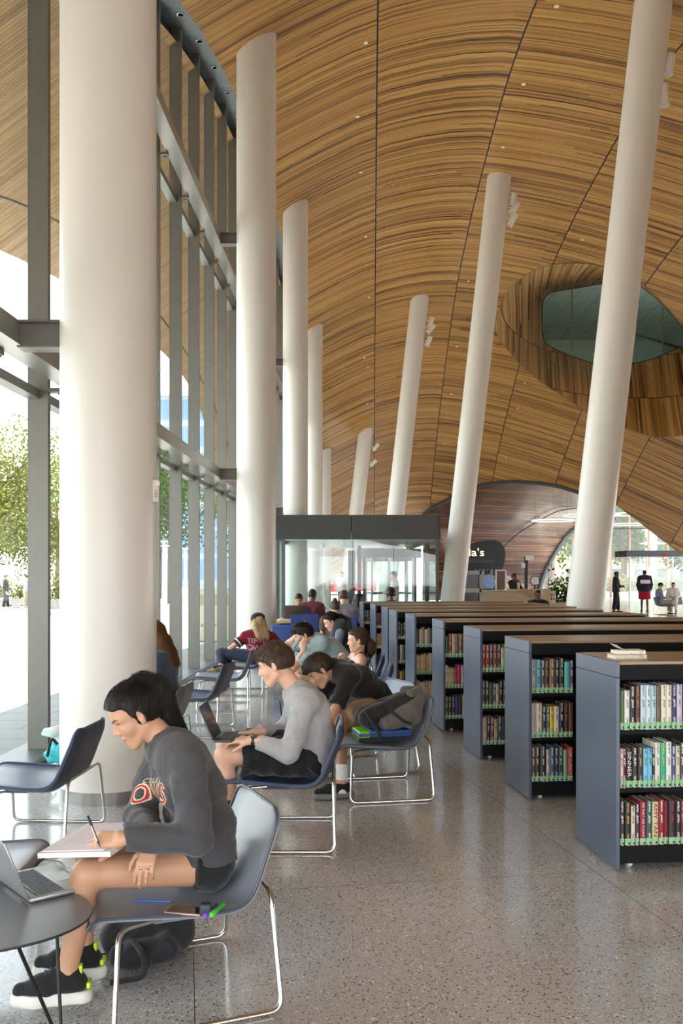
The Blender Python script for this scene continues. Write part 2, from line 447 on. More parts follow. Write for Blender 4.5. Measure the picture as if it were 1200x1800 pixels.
# metal soffit between the glass and the timber
mb = MB(); ys = [-4+j*1.41 for j in range(42)]
mb.sheet([[Vector((xg(Y)-.30, Y, soff(Y)+.02)) for Y in ys], [Vector((UL+GS*Y+.04, Y, soff(Y)+.02)) for Y in ys], [Vector((UL+GS*Y+.04, Y, soff(Y)+.30)) for Y in ys]])
t = NT('soffit_metal'); co = t.sep(t.coord('Object'))
fr_ = t.math('LESS_THAN', t.math('FRACT', t.math('DIVIDE', co[1], 1.41)), .008)
t.bsdf(t.mix(fr_, srgb(128, 138, 142), srgb(180, 186, 188)), .4, .3); SOF = t.m
struct(mb.build('soffit', SOF, angle=60), 'grey metal soffit strip above the glass wall', 'soffit')
for k, Y in enumerate([m+.7 for m in mul_y[3:16]]):
    mb = MB(); c = Vector((UL+GS*Y-.13, Y, soff(Y)+.005)); mb.lathe([(.055, .01), (.055, -.012), (.042, -.014), (.040, .0)], c, 16)
    o = mb.build('recessed_downlight', M('steel_ring', (.6, .58, .55), .3, .8)); tag(o, 'small round downlight in the grey soffit, %s along from the camera' % ['first', 'second', 'third', 'fourth', 'fifth', 'sixth', 'seventh', 'eighth', 'ninth', 'tenth', 'eleventh', 'twelfth', 'thirteenth'][k], 'ceiling light', 'downlights in the metal soffit')
    m2 = MB(); m2.lathe([(.0001, .0), (.040, .0), (.040, .004), (.0001, .004)], c, 14); m2.build('lens', M('lamp_lens', (.75, .70, .6), .3), o)
# wide-flange transom beams, one object per level, with stubs to the columns
for nm, z1, lab in (('transom_beam', 3.43, 'lower'), ('transom_beam', 7.49, 'upper')):
    th = thing(nm, '%s horizontal steel beam running behind the glass wall mullions' % lab, 'beam'); th['kind'] = 'structure'
    def xb(Y): return -2.49+.026*Y
    mb = MB(); z0 = z1-.17; w = .20; Ys = (-4, 10, 25, 40, GEND)
    for za, zb in ((z1-.014, z1), (z0, z0+.014)):
        mb.sheet([[Vector((xb(Y)-d_, Y, z)) for Y in Ys] for d_, z in ((0, za), (0, zb), (w, zb), (w, za), (0, za))])
    for d_ in (.09,):
        mb.sheet([[Vector((xb(Y)-d_, Y, z)) for Y in Ys] for z in (z0+.014, z1-.014)]); mb.sheet([[Vector((xb(Y)-d_-.012, Y, z)) for Y in Ys] for z in (z1-.014, z0+.014)])
    mb.sheet([[Vector((xb(Y)-.004, Y, z)) for Y in Ys] for z in (z0+.014, z1-.014)])
    mb.build('beam_body', BEAM, th, smooth=False)
    for Y in mul_y:
        if soff(Y) < z1 or Y > GEND: continue
        mb = MB(); mb.box(((xb(Y)-w+xg(Y))/2, Y, z0-.02), (abs(xb(Y)-w-xg(Y))+.03, .09, .035), rot); mb.box((xb(Y)-w-.03, Y+.03, z0-.035), (.05, .03, .03), rot)
        mb.build('bolted_bracket', STEELD, th, smooth=False)
# ---- round columns
COLM = M('white_column_paint', srgb(226, 223, 216), .32, 0, .012, 2, spec=.4)
RING = M('column_base_ring', srgb(150, 148, 144), .25, .6)
R = .342
def col_top(X, Y, lean, zc):
    """cut the shaft along the vault: height of the vault over every rim point"""
    z = zc
    for _ in range(6): z = vz(X+lean*z-GS*Y, Y)
    return z
def column(X, Y, lean, label, n=48):
    th = thing('column', label, 'column', (X, Y, 0)); th['kind'] = 'structure'
    mb = MB(); rows = []
    m = 10
    for k in range(n+1):
        a = 2*PI*k/n; cx, cy = R*math.cos(a), R*math.sin(a)
        z = 10.0
        for _ in range(8): z = vz(X+cx+lean*z-GS*(Y+cy), Y+cy)+.03
        rows.append([Vector((cx+lean*z*q/m, cy, z*q/m)) for q in range(m+1)])
    mb.sheet([[rows[k][q] for k in range(n+1)] for q in range(m+1)])
    mb.build('shaft', COLM, th, angle=60)
    mb = MB(); mb.lathe([(R+.004, 0), (R+.004, .085), (R-.01, .088)], (0, 0, 0), 48); mb.build('base_ring', RING, th)
    return th
LC = [(-1.695, 6.63), (-1.472, 15.75), (-1.262, 24.9), (-1.05, 34.0), (-.83, 43.1)]
ORD = ['nearest', 'second', 'third', 'fourth', 'fifth']
for k, (X, Y) in enumerate(LC): column(X, Y, 0, '%s white upright column in the row along the glass wall' % ORD[k])
RC = [(4.35, 16.7, .113), (3.09, 26.2, .111), (1.63, 34.6, .111), (.17, 43.1, .117)]
for k, (X, Y, l) in enumerate(RC): column(X, Y, l, '%s leaning white column in the row right of centre' % ORD[k])
# stub beams from the columns to the transom beams
for (X, Y) in LC[:4]:
    for z1 in (3.43, 7.49):
        mb = MB(); x0 = -2.49+.026*Y; L = X-R-x0+.03
        c = Vector((x0+L/2-.01, Y-.02, z1)); mb.box(c+Vector((0, 0, -.008)), (L, .16, .016)); mb.box(c+Vector((0, 0, -.19)), (L, .16, .016)); mb.box(c+Vector((0, -.02, -.1)), (L, .02, .17))
        o = mb.build('beam_stub', STEELD, smooth=False); struct(o)
# ---- the oval scoop and its window
INNER = [(952, 572), (952, 545), (955, 527), (962, 518), (972, 513), (1000, 508), (1030, 503), (1058, 498), (1085, 492), (1118, 499), (1150, 522), (1180, 552),
         (1212, 590), (1235, 612), (1242, 622), (1232, 626), (1215, 622), (1200, 610), (1170, 622), (1140, 633), (1110, 639), (1085, 642), (1050, 641), (1020, 632), (985, 618), (962, 606), (954, 592)]
inner_px = densify(INNER, 4)
WY = 42.6
def scoop_depth(p): return WY
inn = [at(p[0], p[1], scoop_depth(p)) for p in inner_px]
out3 = [v3(*q) for q in oval_uy]
n = len(inn); K = 8; rows = []; uv = []
acc = 0.0; arc = [0.0]
for i in range(1, n+1): acc += (out3[i % n]-out3[i-1]).length*.5+(inn[i % n]-inn[i-1]).length*.5; arc.append(acc)
for k in range(K+1):
    f = k/K; r = []
    for i in range(n+1):
        a, b = out3[i % n], inn[i % n]; p = a.lerp(b, f)
        r.append(p); uv.append((p.z, p.x-.2*p.y))
    rows.append(r)
t = NT('slats_in_scoop')
mb = MB(); mb.sheet(rows)
sc = mb.build('oval_reveal', WOOD2, uv=uv, angle=180); struct(sc, 'timber lined reveal of the oval opening high in the vault', 'reveal')
mb = MB()
mb.tube([p+Vector((0, -.02, -.02)) for p in out3], .012, 6, True); struct(mb.build('oval_trim', M('oval_edge', srgb(120, 104, 84), .5)))
mb = MB(); mb.tube(inn, .03, 6, True); struct(mb.build('window_frame', M('window_frame_dark', (.03, .03, .03), .4)))
OG = [p+Vector((0, .02, 0)) for p in inn]
cen = sum(OG, Vector())/n
t = NT('tinted_glass'); tr = t.n('ShaderNodeBsdfTransparent'); tr.inputs[0].default_value = (.42, .50, .46, 1)
gl = t.n('ShaderNodeBsdfGlossy'); gl.inputs['Roughness'].default_value = .02; gl.inputs[0].default_value = (.9, .95, .93, 1); mx = t.n('ShaderNodeMixShader'); mx.inputs[0].default_value = .12
t.t.links.new(tr.outputs[0], mx.inputs[1]); t.t.links.new(gl.outputs[0], mx.inputs[2]); t.t.links.new(mx.outputs[0], t.out.inputs[0]); TGLASS = t.m
mb = MB(); mb.add(OG+[cen], [(i, (i+1) % n, n) for i in range(n)]); struct(mb.build('window_50', TGLASS, smooth=False), 'rounded internal window at the back of the oval opening', 'window')
w50 = bpy.data.objects['window_50']
for x in (1005, 1117, 1164):
    mb = MB(); a = at(x, 648 if x < 1150 else 628, WY-.02); b = at(x, 500 if x < 1100 else (508 if x < 1150 else 540), WY-.02); mb.box((a+b)/2, (.05, .03, (b-a).z)); mb.build('glazing_bar', M('bar_grey', srgb(150, 160, 155), .4), w50, smooth=False)
# the upper storey room seen through it
UP = M('upper_wall', srgb(150, 170, 160), .8); 
mb = MB(); a = at(900, 690, WY+.2); b = at(1330, 440, WY+.2)
xs0, xs1 = a.x, b.x; zf, zc = at(0, 655, WY).z, at(0, 512, WY).z
mb.box(((xs0+xs1)/2, WY+13, (zf+zc)/2+1), (xs1-xs0, .2, zc-zf+4)); mb.box((xs0-.1, WY+6.6, (zf+zc)/2+.5), (.2, 12.8, zc-zf+3)); mb.box((xs1+.1, WY+6.6, (zf+zc)/2+.5), (.2, 12.8, zc-zf+3))
struct(mb.build('wall_upper', UP, smooth=False))
mb = MB(); mb.box(((xs0+xs1)/2, WY+6.6, zf-.2), (xs1-xs0, 12.8, .2)); struct(mb.build('floor_upper', M('upper_floor', (.2, .18, .16), .6), smooth=False))
t = NT('acoustic_tiles'); co = t.sep(t.coord('Object'))
e1 = t.math('LESS_THAN', t.math('FRACT', t.math('DIVIDE', co[0], 1.2)), .03); e2 = t.math('LESS_THAN', t.math('FRACT', t.math('DIVIDE', co[1], 1.2)), .03)
t.bsdf(t.mix(t.math('MAXIMUM', e1, e2), srgb(205, 215, 208), srgb(150, 158, 152)), .8)
mb = MB(); mb.box(((xs0+xs1)/2, WY+6.6, zc+1.1), (xs1-xs0, 12.8, .1)); struct(mb.build('ceiling_upper', t.m, smooth=False))
# small recessed spots scattered over the vault
sp = MB(); k = 0
SP = [(642, 74), (628, 204), (634, 302), (642, 415), (978, 10), (920, 147), (884, 258), (648, 522), (640, 629), (646, 645), (645, 709), (823, 494), (803, 609), (793, 692), (782, 780), (822, 994 - 300), (922, 673), (910, 718), (889, 804), (1023, 421), (742, 640 - 45), (835, 607)]
for (x, y) in SP:
    h = hit(x, y)
    if not h: continue
    p = v3(*h, -.01); k += 1
    mb = MB(); mb.lathe([(.0001, -.012), (.05, -.012), (.05, .02), (.0001, .02)], p, 10)
    o = mb.build('ceiling_spotlight', M('spot_lens', srgb(236, 222, 190), .4)); tag(o, 'tiny round spotlight set flush in the timber slat vault', 'ceiling light', 'spotlights scattered over the timber vault')
# ================================================================== FURNITURE
NAVY = M('navy_leather', srgb(64, 78, 112), .30, 0, .04, 9, .08, 90, spec=.55); NAVYB = M('navy_shell', srgb(56, 64, 82), .40, 0, .03, 8)
GREY = M('bluegrey_leather', srgb(152, 160, 173), .30, 0, .04, 9, .08, 90, spec=.55); GREYB = M('bluegrey_shell', srgb(104, 110, 120), .40, 0, .03, 8)
CHROME = M('chrome_tube', (.82, .82, .82), .13, 1.0, .01, 4); EDGE_N = M('navy_piping', srgb(70, 86, 122), .4); EDGE_G = M('grey_piping', srgb(78, 84, 94), .4)
def shell_geo():
    side = [(a_, b_-.022) for a_, b_ in ((.352, .372), (.345, .398), (.31, .408), (.20, .402), (.06, .392), (-.06, .384), (-.14, .384), (-.19, .398), (-.228, .432), (-.258, .49), (-.29, .57), (-.322, .65), (-.345, .722))]
    P = []; 
    for i in range(len(side)-1):
        for q in range(4):
            t = q/4; a, b, c, d = [Vector(side[min(max(i+j-1, 0), len(side)-1)]) for j in range(4)]
            P.append(.5*((2*b)+(c-a)*t+(2*a-5*b+4*c-d)*t*t+(3*b-a-3*c+d)*t**3))
    P.append(Vector(side[-1])); n = len(P)
    L = [0]
    for i in range(1, n): L.append(L[-1]+(P[i]-P[i-1]).length)
    T = L[-1]; rows = []
    for i, p in enumerate(P):
        s = L[i]/T
        w = lerp(.285, .318, min(1, s/.45)) if s < .45 else lerp(.318, .262, (s-.45)/.55)
        e = min(L[i], T-L[i]); r = .075 if L[i] < T/2 else .055
        if e < r: w -= r*(1-math.sqrt(max(0, 1-(1-e/r)**2)))*.9
        row = []
        for k in range(13):
            y = lerp(-w, w, k/12); lift = .016*max(0, (abs(y)/w-.6)/.4)**2
            tx = (P[min(i+1, n-1)]-P[max(i-1, 0)]).normalized(); nx, nz = tx.y, -tx.x
            if nz < 0 and s < .4: nx, nz = -nx, -nz
            nn = Vector((-tx.y*-1, 0, 0)); 
            N = Vector((tx.y, 0, -tx.x))                     # into the sitting side
            row.append(Vector((p.x, y, p.y))+N*lift)
        rows.append(row)
    return rows
def make_chair(label, kind='navy', group='lounge chairs of the reading room'):
    th = thing('lounge_chair', label, 'chair', group=group)
    rows = shell_geo(); a, b, e = (NAVY, NAVYB, EDGE_N) if kind == 'navy' else (GREY, GREYB, EDGE_G)
    R_, C_ = len(rows), len(rows[0]); mb = MB()
    def off(i, j, d):
        u = rows[min(i+1, R_-1)][j]-rows[max(i-1, 0)][j]; v = rows[i][min(j+1, C_-1)]-rows[i][max(j-1, 0)]
        n_ = v.cross(u).normalized(); return rows[i][j]+n_*d
    def thick(i, j):
        f = min(1, min(i, R_-1-i)/3)*min(1, min(j, C_-1-j)/2); return .012+.016*f
    sgn = 1 if off(R_//4, C_//2, .01).z < rows[R_//4][C_//2].z else -1
    back = [[off(i, j, sgn*thick(i, j)) for j in range(C_)] for i in range(R_)]
    vs = [p for r in rows for p in r]+[p for r in back for p in r]; o = R_*C_
    ff = [(i*C_+j, i*C_+j+1, (i+1)*C_+j+1, (i+1)*C_+j) for i in range(R_-1) for j in range(C_-1)]
    rim = [j for j in range(C_)]+[i*C_+C_-1 for i in range(1, R_)]+[(R_-1)*C_+j for j in range(C_-2, -1, -1)]+[i*C_ for i in range(R_-2, 0, -1)]
    mb.add(vs, ff+[tuple(o+k for k in reversed(q)) for q in ff]+[(rim[(k+1) % len(rim)], rim[k], o+rim[k], o+rim[(k+1) % len(rim)]) for k in range(len(rim))])
    mb.mi = [0]*len(ff)+[1]*(len(ff)+len(rim))
    sh = mb.build('seat_shell', [a, b], th, angle=60)
    m2 = MB(); m2.tube([vs[k] for k in rim], .0065, 6, True); m2.build('edge_piping', e, th)
    # sled frame: two floor runners, raked legs, a bar across the back of the shell
    path = []
    def side_(s): return [(.10, .20*s, .345), (.265, .255*s, .345), (.302, .375*s, .011), (-.302, .375*s, .011), (-.292, .275*s, .415)]
    A = side_(1); B = side_(-1); full = A+list(reversed(B))
    m3 = MB(); m3.tube(fillet(full, .05, 6), .0095, 10); m3.build('sled_frame', CHROME, th)
    for s in (1, -1):
        m4 = MB(); m4.box((.05, .16*s, .340), (.16, .10, .02)); m4.build('mounting_plate', b, th, smooth=False)
    return th
CH = {}
def place_chair(x, y, f, kind, label):
    if kind not in CH: o = CH[kind] = make_chair(label, kind)
    else:
        o = copy_tree(CH[kind]); o['label'] = label
    o.location = (x, y, 0); o.rotation_euler.z = math.atan2(f[1], f[0]); return o
place_chair(-.641, 3.548, (-.92, -.39), 'grey', 'blue-grey lounge chair under the woman in the dark sweatshirt, nearest the camera')
place_chair(-1.84, 5.50, (-1, .06), 'navy', 'empty navy lounge chair beside the nearest white column')
place_chair(-.34, 5.59, (-1, 0), 'navy', 'navy lounge chair under the man in the pale grey long-sleeved shirt')
place_chair(-1.66, 3.80, (1, .05), 'grey', 'grey lounge chair cut off by the left edge, behind the small table')
place_chair(.293, 6.75, (-.983, -.18), 'grey', 'grey lounge chair with a backpack and folders lying on its seat')
place_chair(-1.47, 9.26, (-.993, .11), 'navy', 'empty navy lounge chair in the middle of the window row')
place_chair(-1.41, 10.97, (-.998, -.06), 'grey', 'empty light grey lounge chair between two navy ones by the windows')
place_chair(-1.34, 12.35, (-1, 0), 'navy', 'navy lounge chair under the blonde woman in the black cap')
place_chair(.20, 7.58, (-.9, -.43), 'navy', 'navy lounge chair under the man in the black polo shirt')
place_chair(-1.60, 7.46, (-1, .05), 'grey', 'grey lounge chair under the long-haired woman behind the nearest column')
place_chair(.13, 10.2, (-1, .05), 'navy', 'navy lounge chair under the man in the pale blue tee')
place_chair(.16, 9.2, (-1, .0), 'navy', 'navy lounge chair under the woman in the dark tank top')
place_chair(.10, 12.2, (-1, 0), 'navy', 'navy lounge chair under the woman in the dark vest')

# ---- small side table with wire legs, foreground left
SLATE = M('slate_laminate', srgb(104, 104, 108), .34, 0, .03, 5, spec=.5); BLKROD = M('black_rod', srgb(40, 38, 38), .4, .4)
def side_table(label, x, y, rz, z=.45, r=.40):
    th = thing('side_table', label, 'table', (x, y, 0), rz)
    poly = []
    for k in range(72):
        a = 2*PI*k/72; rr = r*(1+.10*math.cos(3*a)); poly.append((rr*math.cos(a), rr*math.sin(a)))
    mb = MB(); n = len(poly)
    prof = [(.965, z-.012), (.99, z-.010), (1.0, z-.004), (.996, z)]
    vs = [Vector((px*s, py*s, zz)) for s, zz in prof for px, py in poly]
    fs = [tuple(range(n-1, -1, -1)), tuple(3*n+i for i in range(n))]+[(i*n+k, i*n+(k+1) % n, (i+1)*n+(k+1) % n, (i+1)*n+k) for i in range(3) for k in range(n)]
    mb.add(vs, fs); mb.mi = [1, 0]+[1]*(3*n); mb.build('tabletop', [SLATE, M('black_edge', srgb(46, 44, 44), .5)], th, angle=30)
    for k in range(3):
        a = 2*PI*k/3; foot = Vector((r*.86*math.cos(a), r*.86*math.sin(a), .008))
        mb = MB()
        for s in (-1, 1):
            t = a+s*.62; mb.tube([Vector((r*.80*math.cos(t), r*.80*math.sin(t), z-.012)), foot], .0062, 8)
        mb.ball(foot+Vector((0, 0, 0)), (.012, .012, .008)); mb.build('leg', BLKROD, th)
    return th
side_table('small dark grey wire-legged side table holding the silver laptop', -1.285, 3.07, -.02, .45, .40)
side_table('black wire-legged side table half hidden behind the man in grey', -.34, 8.5, .35, .45, .30)

# ---- bookcases
PANEL = M('bookcase_panel', srgb(88, 97, 114), .36, .25, .05, 1.6, spec=.5); BLACK = M('bookcase_black', srgb(15, 15, 16), .6, .0, .05, 5, spec=.2); TOPW = M('bookcase_top', srgb(150, 126, 98), .30, .0, .06, 1.2, spec=.55)
CAST = M('caster_white', (.7, .72, .72), .35)
BCS = [(1.480, 4.909, .6), (1.324, 6.437, .6), (1.193, 7.84, .6), (1.033, 9.25, .55), (.845, 10.55, .6), (.712, 11.86, .6), (.66, 13.05, .6), (.53, 14.3, .6), (.366, 15.5, .5)]
BH = 1.13; BL = 2.8; SH = [.127, .440, .756]
BORD = ['nearest', 'second nearest', 'third nearest', 'fourth nearest', 'fifth from the front', 'sixth from the front', 'third from the back', 'second from the back', 'farthest']
def bookcase(i, x, y, D):
    th = thing('bookcase', '%s low bookcase in the stepped row on the right' % BORD[i], 'bookcase', (x, y, 0), .105, 'low bookcases')
    e = .022
    for xx in (0, BL-e):
        mb = MB(); mb.rbox((xx+e/2, D/2, (.012+BH-.088)/2), (e, D, BH-.1), .002, 1); p = mb.build('end_panel', PANEL, th, angle=20)
        mb = MB(); mb.rbox((xx+e/2, D/2, BH-.0435), (e+.0005, D, .085), .002, 1); mb.build('end_cap', PANEL, th, angle=20)
    mb = MB(); mb.rbox((BL/2, D/2, BH-.009), (BL-2*e-.001, D-.004, .018), .002, 1); mb.build('top', TOPW, th, angle=20)
    mb = MB()
    for yy in (.008, D-.008): mb.box((BL/2, yy, BH-.018-.04), (BL-2*e-.001, .014, .08))
    mb.build('fascia', BLACK, th, smooth=False)
    for z in SH:
        mb = MB(); mb.box((BL/2, D/2, z-.011), (BL-2*e, D-.03, .02)); mb.build('shelf', BLACK, th, smooth=False)
    mb = MB(); mb.box((BL/2, D/2, .565), (BL-2*e, .02, .92)); mb.build('centre_divider', BLACK, th, smooth=False)
    mb = MB(); mb.box((BL/2, D/2, .072), (BL-2*e, D-.04, .078)); mb.build('plinth', BLACK, th, smooth=False)
    for xx in (.10, BL-.10):
        for yy in (.07, D-.07):
            mb = MB(); mb.lathe([(.0001, -.012), (.026, -.012), (.028, 0), (.026, .012), (.0001, .012)], (xx, yy, .028), 14, Matrix.Rotation(PI/2, 3, 'Y')); mb.box((xx, yy, .048), (.03, .035, .02))
            mb.build('caster', CAST, th)
    return th
BC = [bookcase(i, *b) for i, b in enumerate(BCS)]

# ---- books, every one on its own
PAGE = M('page_block', srgb(226, 216, 196), .8, 0, .06, 90); 
t = NT('green_spine_label'); co = t.sep(t.coord('Object'))
GL_ = M('green_label', srgb(150, 196, 152), .6, 0, .03); GD_ = M('label_mark', srgb(30, 44, 40), .6); YL_ = M('cream_label', srgb(206, 198, 160), .6)
def cover_mat(c, f):
    nm = 'cover_%d_%d_%d_%s' % (*c, f)
    if nm in MATS: return MATS[nm]
    t = NT(nm); co = t.coord('Object'); base = srgb(*c)
    fl = {'w': (235, 232, 225), 'k': (40, 38, 38), 'y': (214, 176, 70), 'r': (170, 40, 44), 'b': (60, 90, 150), 'o': (200, 110, 50), '-': c}[f]
    mp = t.n('ShaderNodeMapping'); t.put(mp.inputs[0], co); mp.inputs['Scale'].default_value = (260, 1, 150); 
    mp.inputs['Location'].default_value = (rnd.random()*9, 0, rnd.random()*9)
    blot = t.noise(mp.outputs[0], 1.0, 1.5, .5); x = t.sep(co)
    mid = t.math('LESS_THAN', t.math('ABSOLUTE', x[0]), .0050)
    zone = t.math('GREATER_THAN', t.noise(t.comb(0.0, 0.0, t.math('MULTIPLY', x[2], 16.0)), 1.0, 0), .46)
    marks = t.math('MULTIPLY', t.math('MULTIPLY', t.math('GREATER_THAN', blot, .50), mid), zone)
    big = t.noise(co, 22, 2)
    col = t.mix(t.math('MULTIPLY', t.math('GREATER_THAN', big, .62), .25), base, srgb(*fl))
    col = t.mix(marks, col, srgb(*fl)); t.bsdf(col, .42, 0, .45); MATS[nm] = t.m; return t.m
PROTO = {}
NUM = ['first', 'second', 'third', 'fourth', 'fifth', 'sixth', 'seventh', 'eighth', 'ninth', 'tenth', 'eleventh', 'twelfth', 'thirteenth', 'fourteenth', 'fifteenth', 'sixteenth']
ROWN = ['bottom', 'middle', 'top']
CN = lambda c: (lambda r, g, b: 'black' if max(r, g, b) < 52 else 'dark grey' if max(r, g, b) < 95 and max(r, g, b)-min(r, g, b) < 28 else 'white' if min(r, g, b) > 205 else 'cream' if min(r, g, b) > 150 and r >= b+14 else 'pale grey' if min(r, g, b) > 150 and max(r, g, b)-min(r, g, b) < 30 else
    'pale blue' if b > 165 and b >= r+15 else 'yellow' if r > 190 and g > 165 and b < 110 else 'pink' if r > 170 and b > 110 and g < 90 else 'orange' if r > 180 and g > 90 and b < 90 else 'red' if r > 110 and r > g*2 else 'tan' if r > 150 and r > b+35 else 'brown' if r > g+18 and r > b+25 else 'purple' if b > g+14 and r > g+4 else 'blue' if b > r+22 and b > g+8 else 'teal' if g > r+22 and b > r+22 else 'green' if g > r+14 else 'grey')(*c)
SIZE = lambda w, h: ('thick ' if w > .036 else 'thin ' if w < .021 else '')+('tall ' if h > .240 else 'short ' if h < .205 else '')
def book(bc, row, x, w, h, c, f, idx, title=None, tcol=None, lab='g', bi=0):
    D = .155+.012*rnd.random(); bx, by, bz = x+w/2, .022+rnd.random()*.006, SH[row]
    M3 = Matrix.Rotation(.105, 3, 'Z'); loc = M3 @ Vector((bx, by+.0, bz))+bc.location
    g = 'books on the %s bookcase, %s shelf' % (BORD[bi], ROWN[row])
    label = '%s book, %s from left, %s shelf, %s bookcase' % ((SIZE(w, h)+CN(c)), NUM[idx], ROWN[row], BORD[bi])
    th = thing('book', label, 'book', loc, .105, g); w -= .0015
    cm = cover_mat(c, f)
    mb = MB(); k = .0025
    sp = [(-w/2, D), (-w/2, .004), (-w/2+.003, .0008), (0, -.0012), (w/2-.003, .0008), (w/2, .004), (w/2, D), (w/2-k, D), (w/2-k, .007), (-w/2+k, .007), (-w/2+k, D)]
    n = len(sp); vs = [Vector((a, b, z)) for z in (0, h) for a, b in sp]
    cap = [(0, 1, 9, 10), (1, 2, 3, 9), (3, 4, 5, 8), (3, 8, 9), (5, 6, 7, 8)]
    mb.add(vs, [(i, (i+1) % n, n+(i+1) % n, n+i) for i in range(n)]+[tuple(reversed(q)) for q in cap]+[tuple(n+q_ for q_ in q) for q in cap])
    mb.build('cover', cm, th, angle=50)
    mb = MB(); mb.box((0, D/2+.001, h/2), (w-2*k-.0006, D-.012, h-.008)); mb.build('pages', PAGE, th, smooth=False)
    if lab:
        lh = .040; mb = MB(); mb.sheet([[Vector((a*1.004, b-.0006, z)) for a, b in sp[1:6]] for z in (.004, lh)]); nf = len(mb.f)
        mb.box((w*.16, -.0022, .014), (min(.010, w*.35), .0006, .011)); mb.mi = [0]*nf+[1]*6
        mb.build('spine_label', [GL_ if lab == 'g' else YL_, GD_], th)
    if title:
        vs, fs = text_mesh(title, 1.0, 0)
        xs = [v.x for v in vs]; ys = [v.y for v in vs]; L = max(xs)-min(xs); Hh = max(ys)-min(ys); av = h-.052
        s = min(av/L, w*.62/Hh); cx = (max(xs)+min(xs))/2; cy = (max(ys)+min(ys))/2; sx = av/L if av/L < s*1.6 else s*1.4
        mb = MB(); mb.add([Vector(((v.y-cy)*s, -.0024, .046+av/2-(v.x-cx)*sx)) for v in vs], fs); mb.build('title_lettering', M('title_'+str(tcol), srgb(*tcol), .5), th, smooth=False)
    return th
def shelf_row(bi, row, items, x0=.034, lab='g'):
    x = x0
    for i, it in enumerate(items):
        w, h, c = it[0], it[1], it[2]; f = it[3] if len(it) > 3 else 'w'; ti = it[4] if len(it) > 4 else None; tc = it[5] if len(it) > 5 else None
        book(BC[bi], row, x, w, h, c, f, i, ti, tc, lab, bi); x += w+.0006
K = (34, 34, 36); DK = (58, 52, 48); CR = (214, 204, 182); WH = (226, 226, 222)
u = 1/1222.0
shelf_row(0, 2, [(29*u, .215, (84, 112, 70), '-'), (37*u, .215, WH, 'k'), (39*u, .235, K, 'w'), (35*u, .240, (70, 48, 42), 'o'), (37*u, .242, (192, 212, 222), 'k'), (33*u, .242, (206, 220, 226), 'k'), (36*u, .240, (168, 198, 212), 'k'), (33*u, .238, (110, 96, 76), 'k'), (36*u, .242, (224, 216, 196), 'k'), (37*u, .242, (222, 218, 206), 'k'), (33*u, .243, (56, 52, 90), 'w'), (40*u, .243, (196, 190, 206), 'b'), (36*u, .235, (90, 60, 50), 'w'), (34*u, .24, (50, 60, 84), 'w'), (40*u, .235, CR, 'k')])
shelf_row(0, 1, [(25*u, .215, (214, 206, 206), 'r'), (16*u, .215, (120, 40, 48), 'w'), (42*u, .218, K, '-', 'SINNER', (226, 222, 214)), (39*u, .218, (44, 42, 44), 'w'), (35*u, .22, (52, 50, 52), 'y'), (31*u, .216, (126, 196, 222), 'k'), (30*u, .216, (120, 190, 220), 'k'), (18*u, .212, K, 'w'), (38*u, .245, (222, 218, 208), 'k'), (37*u, .243, (44, 172, 132), 'y'), (38*u, .248, WH, 'k'), (28*u, .225, (64, 84, 132), 'w'), (30*u, .225, CR, 'k'), (32*u, .24, (52, 60, 58), 'w')])
shelf_row(0, 0, [(32*u, .240, (56, 54, 56), 'w'), (42*u, .236, K, 'y'), (31*u, .216, (216, 206, 186), 'k'), (27*u, .225, (66, 58, 72), 'w'), (45*u, .240, (140, 36, 52), '-', 'WE THAT ARE YOUNG', (236, 226, 220)), (41*u, .240, (52, 94, 90), 'w'), (45*u, .235, (212, 194, 150), '-', 'AMY TAN', (60, 34, 30)), (37*u, .243, (148, 38, 52), 'w'), (30*u, .238, (116, 32, 42), 'k'), (49*u, .240, (50, 40, 42), 'r'), (34*u, .236, (46, 46, 52), 'w'), (34*u, .236, (120, 50, 50), 'w')])
u = 1/932.0
shelf_row(1, 2, [(31*u, .24, (176, 186, 184), 'k'), (35*u, .238, (74, 142, 160), 'w'), (24*u, .234, (72, 82, 104), 'w'), (31*u, .232, (62, 48, 40), 'y'), (39*u, .243, (128, 98, 80), 'w'), (26*u, .236, K, 'w'), (35*u, .246, (46, 44, 44), 'w'), (39*u, .222, (88, 190, 180), '-'), (22*u, .23, (96, 62, 130), 'w')], .028)
shelf_row(1, 1, [(34*u, .245, (196, 190, 176), '-', 'the rising storms', (50, 46, 44)), (40*u, .246, (210, 202, 186), 'k'), (29*u, .222, (46, 66, 50), 'w'), (23*u, .218, (92, 100, 118), 'w'), (29*u, .22, (222, 194, 46), 'k'), (33*u, .22, (220, 214, 204), 'k'), (34*u, .244, K, 'w'), (31*u, .24, (42, 52, 46), 'o'), (30*u, .243, (110, 62, 44), 'k')], .026)
shelf_row(1, 0, [(26*u, .246, (92, 72, 60), 'w'), (32*u, .245, (54, 52, 48), 'w'), (42*u, .247, (50, 56, 50), 'w'), (23*u, .226, (214, 190, 184), 'k'), (34*u, .243, (70, 98, 126), 'w'), (25*u, .238, (48, 60, 90), 'w'), (33*u, .243, (52, 76, 80), 'w'), (25*u, .224, (136, 186, 150), '-'), (39*u, .243, (172, 38, 46), '-', 'TOM CLANCY', (240, 230, 224))], .028)
shelf_row(2, 2, [(.031, .238, (120, 60, 54), 'w'), (.033, .236, (160, 42, 44), 'w'), (.031, .235, (60, 78, 96), 'w'), (.035, .238, (128, 66, 56), 'w'), (.034, .238, (80, 46, 50), 'w'), (.026, .21, (222, 218, 206), 'k'), (.031, .24, (122, 182, 50), '-'), (.028, .236, (168, 204, 210), 'r'), (.03, .236, (150, 50, 44), 'w')], .026)
